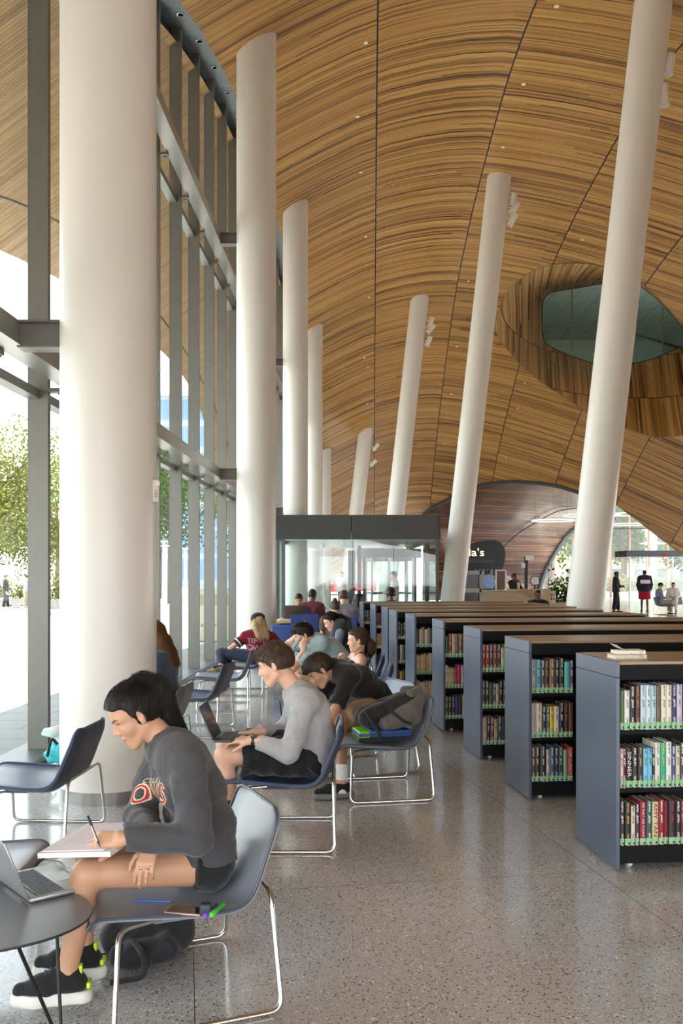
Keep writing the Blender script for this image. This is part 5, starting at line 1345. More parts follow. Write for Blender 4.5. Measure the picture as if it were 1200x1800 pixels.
mb = MB(); mb.box((44, 104, 22.5), (57, 15, .6)); mb.build('cornice', M('cornice', srgb(216, 206, 186), .8), sb2, smooth=False)
c = at(1147, 1010, 68); mb = MB(); mb.tube([(c.x, 68, -.13), (c.x, 68, 3.9)], .06, 8); mb.lathe([(.0001, 4.1), (.95, 3.95), (.95, 3.9), (.0001, 3.9)], (c.x, 68, 0), 18); mb.lathe([(.16, 3.3), (.16, 3.9)], (c.x, 68, 0), 12); tag(mb.build('lamp_post', POST), 'white lamp post with a wide disc top outside the far facade', 'lamp post')
for i, (x, w, k) in enumerate([(16.6, 2.2, 1), (20.2, 2.4, 1), (22.6, 2.0, 0)]): shrub(['yellow-green planter outside the far doors, leftmost', 'yellow-green planter outside the far doors, in the middle', 'green planter outside the far doors, rightmost'][i], x, 66, w, 1.3, k)
mb = MB(); mb.box((24, 77.5, .62), (24, 1.2, 1.5)); hg = mb.build('added_wall', M('added_wall', srgb(96, 92, 84), .9), smooth=False); tag(hg, 'low grey garden wall behind the trees beyond the far facade', 'garden wall')  # added wall, cuts the white glare behind the far facade
# pendant rings
GLOW = emit('ring_glow', (1, .86, .74), .32)
for i, (px, py, Y, r) in enumerate([(972, 915, 50, 1.15), (1040, 906, 52, 1.6), (1104, 922, 54, 1.25), (1100, 904, 55, 1.35)]):
    c = at(px, py, Y); th = thing('ring_pendant', ['glowing ring pendant light in front of the tunnel wall, leftmost', 'glowing ring pendant half hidden behind the leaning column', 'glowing ring pendant right of the leaning column, lower one', 'glowing ring pendant right of the leaning column, upper one'][i], 'pendant light', c, 0, 'ring pendant lights')
    mb = MB(); mb.tube([(r*math.cos(2*PI*k/48), r*math.sin(2*PI*k/48), 0) for k in range(48)], .032, 6, True); mb.build('ring', GLOW, th)
    for k in range(3):
        a = 2*PI*k/3+.3; mb = MB(); mb.tube([(r*math.cos(a), r*math.sin(a), 0), (r*.9*math.cos(a), r*.9*math.sin(a), 5.5)], .006, 4); mb.build('cable', BLKROD, th)
# ---- reception desk and its clutter
OAK = M('desk_oak', srgb(206, 190, 160), .5, 0, .04, 5); WHT = M('white_paint', srgb(222, 224, 224), .45)
dk = thing('reception_desk', 'pale oak reception counter with a sloping end, beyond the bookcases', 'reception desk', (4.2, 30.0, 0))
mb = MB(); mb.prism([(0, 0), (2.6, 0), (2.6, .62), (1.55, 1.02), (0, 1.06)], 0, .9, Matrix(((1, 0, 0, 0), (0, 0, 1, 0), (0, 1, 0, 0), (0, 0, 0, 1)))); mb.build('counter_body', OAK, dk, smooth=False)
mb = MB(); mb.rbox((.78, .45, 1.065), (1.6, .98, .03), .005, 1); mb.build('counter_top', WHT, dk)
mb = MB(); mb.box((2.2, 1.4, .55), (1.5, .6, 1.1)); mb.box((2.65, .85, .55), (.12, .7, 1.1)); mb.build('back_unit', OAK, dk, smooth=False)
def kiosk():
    th = thing('display_stand', 'pale grey display stand with dark panes beside the leaning column', 'display stand', (3.98, 28.0, 0)); c = M('stand_grey', srgb(190, 194, 198), .4)
    for xx in (-.27, .30): mb = MB(); mb.box((xx, 0, .86), (.11, .3, 1.72)); mb.build('post', c, th, smooth=False)
    for z in (1.66, 1.12, .10): mb = MB(); mb.box((0, 0, z), (.6, .3, .12)); mb.build('rail', c, th, smooth=False)
    for z in (1.39, .6): mb = MB(); mb.box((0, .05, z), (.5, .06, .42 if z > 1 else .9)); mb.build('pane', M('dark_pane', srgb(64, 66, 70), .2), th, smooth=False)
kiosk()
th = thing('poster_frame', 'tall white framed poster standing behind the reception desk', 'poster', (6.65, 38.0, 0))
mb = MB(); mb.box((0, .02, 1.0), (.36, .02, 1.5)); mb.build('poster', M('poster_art', srgb(120, 96, 84), .5, 0, .3, 9), th, smooth=False)
for xx in (-.2, .2): mb = MB(); mb.box((xx, 0, .9), (.05, .05, 1.8)); mb.build('upright', WHT, th, smooth=False)
mb = MB(); mb.box((0, 0, 1.78), (.44, .05, .05)); mb.build('top_rail', WHT, th, smooth=False)
th = thing('monitor_post', 'dark post carrying two white boxes above the reception desk', 'post', (8.1, 40.0, 0))
mb = MB(); mb.box((0, 0, 1.2), (.14, .14, 2.4)); mb.build('pole', FAS, th, smooth=False); mb = MB(); mb.box((.15, -.05, 2.33), (.36, .12, .2)); mb.build('upper_box', WHT, th, smooth=False); mb = MB(); mb.box((-.12, -.05, 2.0), (.14, .12, .2)); mb.build('lower_box', WHT, th, smooth=False)
th = thing('arrow_sign', 'white arrow-shaped sign on a short post, pointing left', 'sign', (7.0, 33.0, 0))
mb = MB(); mb.box((0, 0, .65), (.06, .06, 1.3)); mb.build('post', FAS, th, smooth=False)
XF = Matrix(((1, 0, 0, 0), (0, 0, 1, -.05), (0, 1, 0, 1.38), (0, 0, 0, 1)))
mb = MB(); mb.prism([(-.19, 0), (-.10, -.18), (.17, -.16), (.17, .16), (-.10, .18)], 0, .05, XF); mb.build('sign_plate', FAS, th, smooth=False); mb = MB(); mb.prism([(-.16, 0), (-.085, -.15), (.14, -.13), (.14, .13), (-.085, .15)], -.012, 0, XF); mb.build('sign_face', M('sign_face', srgb(226, 236, 240), .4), th, smooth=False)
th = thing('notice_card', 'white notice card with pictures propped on a counter by the column', 'notice', (7.25, 31.5, .62), .1)
mb = MB(); mb.rbox((0, 0, .20), (.32, .02, .42), .004, 1, Matrix.Rotation(-.12, 3, 'X')); mb.build('card', WHT, th)
for k in range(6): mb = MB(); mb.box((-.09+.09*(k % 3), -.014-.01*(k//3), .28-.14*(k//3)), (.06, .008, .09), Matrix.Rotation(-.12, 3, 'X')); mb.build('picture', M('picture_%d' % (k % 3), srgb(*[(170, 90, 60), (90, 60, 50), (190, 150, 100)][k % 3]), .5), th, smooth=False)
mb = MB(); mb.box((7.75, 31.6, .31), (1.2, .5, .62)); tag(mb.build('low_counter', OAK, smooth=False), 'low pale counter under the notice card, left of the leaning column', 'counter')
shrub('dark planter with green foliage just left of the wide leaning column', 8.9, 37.0, 1.0, 1.3, 2, None, 420)
# ---- long reading table at the back left
def long_table():
    th = thing('reading_table', 'long pale wood reading table where four people sit at the back', 'table', (-.34, 17.0, 0), .03)
    mb = MB(); mb.rbox((0, 0, .735), (1.75, .95, .04), .004, 1); mb.build('tabletop', M('table_oak', srgb(206, 180, 140), .4), th); mb = MB(); mb.box((0, 0, .66), (1.6, .8, .08)); mb.build('apron', BLACK, th, smooth=False)
    for xx in (-.78, .78):
        for yy in (-.38, .38): mb = MB(); mb.box((xx, yy, .31), (.05, .05, .62)); mb.build('leg', BLACK, th, smooth=False)
long_table()
BLUE = M('blue_upholstery', srgb(62, 84, 146), .8, 0, .05, 30, .2, 300)
def block_chair(label, x, y, rz, zt=.77):
    th = thing('upholstered_chair', label, 'chair', (x, y, 0), rz)
    mb = MB(); mb.rbox((0, 0, .43), (.50, .48, .10), .03, 3); mb.build('seat', BLUE, th); mb = MB(); mb.rbox((0, -.24, .5+(zt-.5)/2), (.50, .07, zt-.40), .03, 3); mb.build('backrest', BLUE, th)
    for sx in (-.2, .2):
        for sy in (-.2, .2): mb = MB(); mb.tube([(sx, sy, 0), (sx*.95, sy*.95, .40)], .014, 8); mb.build('leg', BLACK, th)
block_chair('blue upholstered chair with its back to us, right of the second column', -.87, 14.6, .05, .76); block_chair('blue upholstered chair pulled up to the reading table, behind the laptop', -.66, 16.1, .1, .86); block_chair('blue upholstered chair under the man in the grey tee at the table', .05, 16.2, -.05, .80)
# spotlights fixed on the leaning columns
SPOT = M('spot_white', srgb(232, 230, 226), .35)
SPL = [((1176, 114), (.2, -.1), 0), ((1166, 168), (-.15, .1), 0), ((902, 351), (.15, 0), 1), ((903, 366), (.6, 0), 1), ((900, 387), (.5, .2), 1), ((757, 566), (.3, 0), 2), ((757, 578), (.7, 0), 2), ((753, 600), (.4, .1), 2), ((660, 786), (.7, 0), 3), ((656, 814), (.8, 0), 3)]
for i, ((px, py), (a, b), ci) in enumerate(SPL):
    X, Y, l = RC[ci]; p = at(px, py, Y-.1); axis = Vector((X+l*p.z, Y, p.z))
    th = thing('column_spotlight', 'white cylinder spotlight, %s on the %s leaning column' % ([['upper one', 'lower one'], ['highest of three', 'middle of three', 'lowest of three'], ['highest of three', 'middle of three', 'lowest of three'], ['upper one', 'lower one']][ci][i-[0, 2, 5, 8][ci]], ORD[ci]), 'spotlight', p, 0, 'spotlights on the leaning columns')
    R3 = Matrix.Rotation(a, 3, 'Y') @ Matrix.Rotation(b, 3, 'X')
    mb = MB(); mb.lathe([(.0001, .19), (.085, .19), (.09, .17), (.09, -.19), (.075, -.19), (.07, -.15), (.0001, -.15)], (0, 0, 0), 18, R3); mb.build('lamp_body', SPOT, th)
    q = axis-p; q = q-q.normalized()*.30; mb = MB(); mb.tube([(0, 0, .02), q+Vector((0, 0, .05))], .022, 8); mb.build('arm', SPOT, th)
# fire alarm strobe on the nearest column
fa = thing('fire_alarm', 'pale fire alarm with red lettering on the side of the nearest column', 'fire alarm', at(271, 864, 6.57), .45)
mb = MB(); mb.rbox((0, 0, 0), (.045, .10, .165), .008, 2); mb.build('housing', M('alarm_white', srgb(222, 214, 206), .4), fa); mb = MB(); mb.rbox((.012, -.052, .055), (.03, .02, .035), .006, 2); mb.build('strobe_lens', M('strobe', (.8, .82, .85), .1), fa)
vs, fs = text_mesh('FIRE', .03, .0006); mb = MB(); mb.add([Vector((v.y-.003, -.0508, -v.x-.02)) for v in vs], fs); mb.build('lettering', M('alarm_red', srgb(176, 40, 40), .5), fa, smooth=False)
# ================================================================== THE PEOPLE
def W(px, py, Y): p = at(px, py, Y); return V(p.x, p.y, p.z)
BLK = fabric('black', srgb(30, 30, 32)); CHAR = fabric('charcoal_sweat', srgb(70, 70, 73), .9, .5, .06); HGREY = fabric('heather_grey', srgb(168, 168, 170), .9, .4, .10); KHAKI = fabric('khaki', srgb(172, 152, 124), .9, .4); PALEB = fabric('pale_blue', srgb(164, 190, 196), .9, .4)
MAROON = fabric('maroon', srgb(130, 28, 46), .9, .3); DENIM = fabric('dark_denim', srgb(54, 62, 82), .9, .3); NAVYF = fabric('navy_tee', srgb(46, 56, 100), .9, .3); BURG = fabric('burgundy', srgb(88, 30, 46), .9, .3); GTEE = fabric('grey_tee', srgb(138, 136, 146), .9, .3)
VEST = fabric('dark_vest', srgb(48, 48, 54), .9, .3); BGREY = fabric('blue_grey', srgb(120, 128, 146), .9, .3); WTEE = fabric('white_tee', srgb(224, 222, 220), .9, .3); REDF = fabric('red_skirt', srgb(168, 28, 44), .9, .3); LBLUE = fabric('light_blue', srgb(140, 164, 208), .9, .3); BEIGEF = fabric('beige', srgb(150, 140, 124), .9, .3)
SOLEW = M('sole_white', srgb(222, 220, 210), .6, 0, .05, 30); SOLEG = M('sole_grey', srgb(110, 112, 112), .6); NEON = M('neon_tab', srgb(206, 240, 40), .5); SHOEB = fabric('shoe_black', srgb(28, 28, 30), .8, .3); SHOEG = fabric('shoe_grey', srgb(150, 148, 144), .8, .3); SOCK = fabric('sock_white', srgb(226, 224, 220), .9, .3); SHOEW = fabric('shoe_pale', srgb(206, 214, 214), .8, .3)
def wpart(mb, name, mat, root, **k):
    o = mb.build(name, mat, root, **k); o.matrix_parent_inverse = parent_inv(root); return o

# --- the young woman writing, in front
J1 = dict(hem=-.035, hip=V(-.545, 3.60, .475), waist=V(-.55, 3.59, .615), chest=V(-.605, 3.57, .79), neck=V(-.675, 3.545, .94), head=W(239, 1257, 3.53), face=V(-.80, -.30, -.50),
    sh_n=V(-.575, 3.39, .905), sh_f=V(-.715, 3.72, .905), el_n=V(-.525, 3.27, .655), wr_n=W(214, 1474, 3.22), el_f=V(-.80, 3.60, .645), wr_f=W(268, 1480, 3.30),
    hd_n=(V(-.96, .10, -.10), V(.05, -.75, .62), 1, (.75, .85, .95, 1.05), .75), hd_f=(V(-.10, -.42, -.50), V(.0, -.78, .60), -1, (.55, .6, .65, .7), .2),
    kn_n=W(152, 1537, 3.33), kn_f=V(-1.00, 3.60, .535), an_n=V(-1.005, 3.335, .135), an_f=V(-1.005, 3.545, .135), ft_n=V(-.985, -.15, 0), ft_f=V(-.97, .02, 0))
p1 = person('woman in a charcoal sweatshirt and black shorts, writing in a spiral notebook, nearest the camera', J1, 'tan', 'black', True, .006, .0033,
    top=(CHAR, 1.93, .014, 'sweatshirt'), bottom=(BLK, .14, .008, 'shorts'), hairfn=hair_pony((-.085, 0, .106, .034), [(-.10, 0, .100, .033), (-.128, 0, .05, .042), (-.120, 0, -.01, .042), (-.108, 0, -.065, .036), (-.116, 0, -.115, .024), (-.13, 0, -.16, .009)]), shoes=(SHOEB, SOLEW, .036, .085, NEON), seed=4)
for a in ('n', 'f'):
    mb = MB(); q = J1['an_'+a]; mb.tube([q+V(-.004, 0, -.035), q+V(0, 0, .012)], [.043, .041], 14); wpart(mb, 'sock', SOCK, p1)
def inside_tri(px, py, T):
    m = np.zeros(len(px), bool)
    for (a, b, c) in T:
        d1 = (px-b[0])*(a[1]-b[1])-(a[0]-b[0])*(py-b[1]); d2 = (px-c[0])*(b[1]-c[1])-(b[0]-c[0])*(py-c[1]); d3 = (px-a[0])*(c[1]-a[1])-(c[0]-a[0])*(py-a[1])
        m |= ~(((d1 < 0) | (d2 < 0) | (d3 < 0)) & ((d1 > 0) | (d2 > 0) | (d3 > 0)))
    return m
def lettering(root, txt, size, org, xd, yd, nd, mat, proj, name='lettering', squash=1.0, res=.0022, off=.0012, grow=0.0):
    """lettering laid onto a garment: small facets projected along nd onto its surface"""
    vs, fs = text_mesh(txt, size, 0); T = []
    for f in fs:
        for k in range(1, len(f)-1): T.append(tuple(np.array(vs[i][:2]) for i in (f[0], f[k], f[k+1])))
    xs = [v.x for v in vs]; ys = [v.y for v in vs]
    gx = np.arange(min(xs)-grow, max(xs)+res+grow, res); gy = np.arange(min(ys)-grow, max(ys)+res+grow, res); X, Y = np.meshgrid(gx, gy, indexing='ij')
    def test(dx, dy): return inside_tri((X+res/2+dx).ravel(), (Y+res/2+dy).ravel(), T)
    m = test(0, 0)
    if grow:
        for a in range(8): m |= test(grow*math.cos(a*PI/4), grow*math.sin(a*PI/4))
    m = m.reshape(X.shape)
    bv = BVHTree.FromPolygons([v.co for v in proj.data.vertices], [tuple(p.vertices) for p in proj.data.polygons])
    xd = Vector(nrm(xd)); yd = Vector(nrm(yd)); nd = Vector(nrm(nd)); o = Vector(org)-nd*.4; pt = {}; mb = MB()
    def vert(i, j):
        if (i, j) not in pt:
            h_ = bv.ray_cast(o+xd*(gx[0]+i*res)*squash+yd*(gy[0]+j*res), nd)
            pt[(i, j)] = None if h_[0] is None else len(mb.v)
            if h_[0] is not None: mb.v.append(tuple(h_[0]-nd*off))
        return pt[(i, j)]
    for i, j in np.argwhere(m):
        q = [vert(i, j), vert(i+1, j), vert(i+1, j+1), vert(i, j+1)]
        if None in q: continue
        P = [Vector(mb.v[k]) for k in q]
        if max((P[0]-P[2]).length, (P[1]-P[3]).length) > res*9: continue
        mb.f.append(tuple(q)); mb.mi.append(0)
    ob = mb.build(name, mat, root); ob.matrix_parent_inverse = parent_inv(root); return ob
swt = [c for c in p1.children if c.name.startswith('sweatshirt')][0]
CREAM = M('print_cream', srgb(232, 214, 170), .7); CRIM = M('print_crimson', srgb(176, 44, 64), .7)
xd, nd = V(.74, -.64, .15), V(.64, .72, -.20)
lettering(p1, 'C O L L E G E', .028, W(246, 1371, 3.48), xd, (.10, .02, 1), nd, CREAM, swt, squash=1.0, res=.0016)
lettering(p1, 'OWLS', .108, W(250, 1397, 3.48), xd, (.10, .02, 1), nd, CREAM, swt, squash=.82, grow=.005)
lettering(p1, 'OWLS', .108, W(250, 1397, 3.48), xd, (.10, .02, 1), nd, CRIM, swt, squash=.82, off=.0024)
RINGM = M('silver_ring', (.8, .8, .8), .2, 1.0)
_, fi1, _ = hand_prims(J1['wr_f'], *J1['hd_f'][:2], J1['hd_f'][2], J1['hd_f'][3], J1['hd_f'][4], .94)
for k in (3, 6):
    pr = fi1[k][1]; c = pr[1]*.55+pr[2]*.45; d = nrm(pr[2]-pr[1]); mb = MB(); R3 = Vector(d).to_track_quat('Z', 'Y').to_matrix(); mb.lathe([(.0098, -.0025), (.0108, 0), (.0098, .0025)], c, 14, R3); wpart(mb, 'ring', RINGM, p1)

# --- the man with the laptop on his knees
J2 = dict(hip=V(-.165, 5.60, .49), waist=V(-.165, 5.59, .63), chest=V(-.21, 5.58, .77), neck=V(-.275, 5.56, .90), head=W(483, 1170, 5.55), face=V(-.92, .10, -.30),
    sh_n=V(-.215, 5.385, .845), sh_f=V(-.255, 5.755, .845), el_n=V(-.30, 5.30, .565), wr_n=W(443, 1301, 5.34), el_f=V(-.36, 5.80, .60), wr_f=W(448, 1288, 5.60),
    hd_n=(V(-.92, .34, -.04), V(0, -.25, .95), 1, (.35, .3, .35, .4), .3), hd_f=(V(-.97, -.18, -.05), V(0, .2, .95), -1, (.35, .3, .35, .4), .3),
    kn_n=V(-.70, 5.46, .52), kn_f=V(-.72, 5.72, .53), an_n=V(-.66, 5.44, .10), an_f=V(-.70, 5.78, .10), ft_n=V(-1, 0, 0), ft_f=V(-1, .1, 0))
p2 = person('man in a pale grey long-sleeved shirt and black shorts, typing on a laptop', J2, 'light', 'brown', False, .0075, .0045, top=(HGREY, 1.86, .010, 'long_sleeved_shirt'), bottom=(BLK, .80, .030, 'shorts'), hairfn=lambda *a: hair_short(*a, top=.020, back=.008), shoes=(SHOEB, SOLEG, .028, .06, None), seed=6)
mb = MB(); a = J2['wr_n']; d = nrm(a-J2['el_n']); R3 = Vector(d).to_track_quat('Z', 'Y').to_matrix(); mb.lathe([(.029, -.011), (.032, -.008), (.032, .008), (.029, .011)], a-d*.012, 18, R3); mb.rbox(a-d*.012+V(.0, -.020, .026), (.036, .030, .012), .004, 2); wpart(mb, 'watch', M('watch_black', srgb(30, 34, 44), .35), p2)
# --- the man in black bending forward
J3 = dict(hip=V(.33, 7.56, .50), waist=V(.26, 7.49, .62), chest=V(.12, 7.40, .74), neck=V(-.055, 7.30, .865), head=W(563, 1180, 7.22), face=V(-.72, -.20, -.64), up=V(-.6, -.1, .8),
    sh_n=V(.07, 7.16, .80), sh_f=V(-.06, 7.53, .80), el_n=W(582, 1262, 7.02), wr_n=W(560, 1300, 6.92), el_f=V(-.22, 7.35, .52), wr_f=V(-.36, 7.18, .42),
    hd_n=(V(-.8, -.2, -.5), V(0, -.8, .5), 1, (.7, .7, .7, .7), .4), hd_f=(V(-.8, -.4, -.4), V(0, .5, .8), -1, (.7, .7, .7, .7), .4),
    kn_n=V(-.02, 7.06, .47), kn_f=V(-.16, 7.36, .47), an_n=V(.0, 6.52, .11), an_f=V(-.20, 7.15, .10), ft_n=V(-.95, -.3, 0), ft_f=V(-.9, -.4, 0))
p3 = person('man in a black polo shirt and khaki shorts bending forward over his knees', J3, 'tan', 'dark', False, .009, .0055, top=(BLK, .72, .010, 'polo_shirt'), bottom=(KHAKI, .92, .030, 'shorts'), hairfn=hair_quiff, shoes=(SHOEB, SOLEG, .030, .06, None), seed=9)
mb = MB(); q = J3['an_n']; mb.tube([q+V(-.005, -.01, -.075), q+V(-.003, .0, -.02), q+V(0, .04, .12)], [.044, .046, .048], 14); wpart(mb, 'sock', SOCK, p3)
# --- the man in pale blue, hand to his face
J4 = dict(hip=V(.05, 10.25, .50), waist=V(.0, 10.22, .63), chest=V(-.13, 10.2, .77), neck=V(-.29, 10.15, .885), head=W(533, 1117, 10.1), face=V(-.86, -.22, -.38),
    sh_n=V(-.215, 9.97, .83), sh_f=V(-.28, 10.36, .83), el_n=W(513, 1178, 9.88), wr_n=W(533, 1143, 9.90), el_f=W(500, 1138, 10.4), wr_f=W(527, 1112, 10.32),
    hd_n=(V(.1, -.1, .95), V(-.3, -.9, .2), 1, (.8, .8, .8, .8), .5), hd_f=(V(.25, -.3, .85), V(-.6, .5, .3), -1, (.5, .5, .6, .6), .4),
    kn_n=V(-.46, 10.1, .56), kn_f=V(-.48, 10.42, .52), an_n=V(-.62, 10.22, .62), an_f=V(-.46, 10.46, .10), ft_n=V(-.35, .1, .85), ft_f=V(-1, 0, 0), fu_n=V(-.85, .3, -.35))
p4 = person('man in a pale blue tee leaning his face on his hands, holding a phone', J4, 'light', 'black', False, .011, .007, top=(PALEB, .75, .012, 'tee_shirt'), bottom=(BLK, .95, .02, 'shorts'), hairfn=hair_quiff, shoes=(SHOEG, SOLEW, .028, .05, None), seed=11)
# --- the woman in the tank top
J5 = dict(hip=V(.10, 9.2, .475), waist=V(.115, 9.2, .58), chest=V(.14, 9.2, .69), neck=V(.175, 9.2, .815), head=W(628, 1126, 9.15), face=V(-.98, -.08, -.12),
    sh_n=V(.20, 9.03, .745), sh_f=V(.13, 9.36, .755), el_n=V(.14, 8.93, .53), wr_n=V(-.10, 8.98, .52), el_f=V(-.02, 9.45, .60), wr_f=W(603, 1168, 9.3),
    hd_n=(V(-.95, .2, 0), V(0, -.3, .9), 1, (.5, .5, .5, .5), .3), hd_f=(V(-.3, -.2, .85), V(-.7, .6, .2), -1, (.9, .9, .9, .9), .3),
    kn_n=W(528, 1196, 8.95), kn_f=V(-.42, 9.28, .50), an_n=V(-.36, 9.12, .24), an_f=V(-.60, 9.14, .10), ft_n=V(-.9, 0, -.2), ft_f=V(-1, 0, 0))
p5 = person('woman in a dark tank top with a low ponytail and white earbud', J5, 'light', 'brown', True, .010, .006, top=(VEST, 0, .004, 'tank_top', 1), bottom=(BLK, .40, .012, 'shorts'), hairfn=hair_pony((-.10, 0, -.01, .034), [(-.10, 0, -.01, .034), (-.135, 0, -.06, .040), (-.13, 0, -.13, .036), (-.11, 0, -.17, .015)]), shoes=(SHOEG, SOLEW, .02, .04, None), seed=12)
mb = MB(); Lh = head_prims(J5['head'], frame(J5['face']), .9, True)[5]; mb.tube([Lh(.0, .082, .0), Lh(.012, .084, -.028)], .005, 8); wpart(mb, 'earbud', WHT, p5)
# --- the woman in the vest
J6 = dict(hip=V(.06, 12.2, .50), waist=V(.03, 12.2, .65), chest=V(-.02, 12.2, .82), neck=V(-.07, 12.15, .98), head=W(582, 1093, 12.1), face=V(-.86, -.12, -.46), up=V(-.4, 0, .9),
    sh_n=V(.0, 12.0, .91), sh_f=V(-.06, 12.35, .91), el_n=V(-.06, 11.92, .65), wr_n=V(-.28, 12.0, .62), el_f=V(-.10, 12.42, .65), wr_f=V(-.30, 12.3, .62), kn_n=V(-.38, 12.08, .52), kn_f=V(-.38, 12.35, .52), an_n=V(-.36, 12.08, .1), an_f=V(-.36, 12.35, .1), ft_n=V(-1, 0, 0), ft_f=V(-1, 0, 0),
    hd_n=(V(-.9, .2, -.2), V(0, -.3, .9), 1, (.6, .6, .6, .6), .3), hd_f=(V(-.9, -.2, -.2), V(0, .3, .9), -1, (.6, .6, .6, .6), .3))
p6 = person('woman with dark hair in a charcoal vest over pale grey sleeves, looking down', J6, 'light', 'black', True, .012, .008, top=(VEST, 0, .02, 'vest'), bottom=(DENIM, 1.9, .01, 'trousers'), hairfn=hair_pony((-.09, 0, .02, .03), [(-.09, 0, .02, .032), (-.14, 0, .0, .036), (-.17, 0, -.06, .03)]), shoes=(SHOEB, SOLEW, .02, .04, None), seed=14)
for a in ('n', 'f'):
    T = Solid(.01); T.grp(.02, rc(J6['sh_'+a], J6['el_'+a], .064, .054), rcc(J6['el_'+a], J6['el_'+a]*.3+J6['wr_'+a]*.7, .054, .044)); T.fold = folds(.004, 46, 3, 4); v, q = mesh_solid(T, .012, 2); np_obj('sleeve', [(v, q, 0)], [BGREY], p6)
# --- the blonde woman in the black cap, from behind
J7 = dict(hip=V(-1.12, 12.35, .48), waist=V(-1.12, 12.40, .58), chest=V(-1.125, 12.44, .69), neck=V(-1.13, 12.46, .83), head=W(453, 1095, 12.47), face=V(-.35, .92, -.12),
    sh_n=V(-1.31, 12.38, .75), sh_f=V(-.96, 12.50, .74), el_n=W(404, 1141, 12.3), wr_n=W(393, 1160, 12.45), el_f=V(-.86, 12.7, .62), wr_f=V(-1.1, 12.85, .60),
    kn_n=W(388, 1148, 12.3), kn_f=V(-1.58, 12.6, .52), an_n=W(388, 1172, 12.15), an_f=V(-1.62, 12.62, .10), ft_n=V(-.8, -.3, -.25), ft_f=V(-1, 0, 0),
    hd_n=(V(-.4, .8, .1), V(0, 0, 1), 1, (.6, .6, .6, .6), .3), hd_f=(V(-.9, .2, 0), V(0, 0, 1), -1, (.6, .6, .6, .6), .3))
def hair_blonde(S, L, Fm, s, g):
    hair_long([(-.07, 0, .02, .040), (-.10, -.005, -.08, .046), (-.10, -.03, -.19, .048), (-.085, -.06, -.27, .036)], .058)(S, L, Fm, s, g)
p7 = person('blonde woman in a black cap and maroon tee seated with legs crossed by the windows', J7, 'light', 'blonde', True, .011, .009, top=(MAROON, .62, .012, 'jersey_tee'), bottom=(DENIM, 1.85, .008, 'leggings'), hairfn=hair_blonde, shoes=(fabric('shoe_tan', srgb(150, 130, 100)), M('sole_tan', srgb(160, 136, 104), .6), .025, .05, None), seed=15)
mb = MB(); Fm7 = frame(J7['face']); R3 = Matrix([list(r) for r in Fm7]); Lh = head_prims(J7['head'], Fm7, .96, True)[5]
mb.lathe([(.101, .0), (.101, .03), (.092, .065), (.065, .092), (.03, .104), (.0001, .107)], Lh(-.012, 0, .038), 20, R3); mb.ball(Lh(-.012, 0, .148), .009)
mb.sheet([[Lh(.075+.085*f, lerp(-.07, .07, k/8)*(1-.12*f), .05-.018*f-.06*(k/8-.5)**2) for k in range(9)] for f in (0, .5, 1)], 0, .004); wpart(mb, 'cap', SHOEB, p7)
mb = MB(); mb.ball(Lh(-.112, -.01, .065), (.03, .006, .012), R3); wpart(mb, 'cap_badge', M('badge_beige', srgb(196, 176, 140), .6), p7)
a = J7['sh_n']; b = J7['el_n']; d = nrm(b-a); R3 = Vector(d).to_track_quat('Z', 'Y').to_matrix()
for f, mt, nm in ((.46, WHT, 'sleeve_stripe'), (.38, SHOEB, 'sleeve_stripe'), (.54, SHOEB, 'sleeve_stripe')):
    mb = MB(); mb.lathe([(.0725, -.012), (.074, 0), (.0725, .012)], a+(b-a)*f, 18, R3); wpart(mb, nm, mt, p7)
tee7 = [c for c in p7.children if c.name.startswith('jersey')][0]; PRN = M('print_greyrose', srgb(190, 150, 158), .7)
for tx, sz_, z_ in (('TEMPLE', .085, .70), ('OWLS', .11, .61)): lettering(p7, tx, sz_, V(-1.13, 12.2, z_), (.95, -.1, -.06), (0, 0, 1), (0, 1, 0), PRN, tee7, 'back_print', res=.006, off=.004)
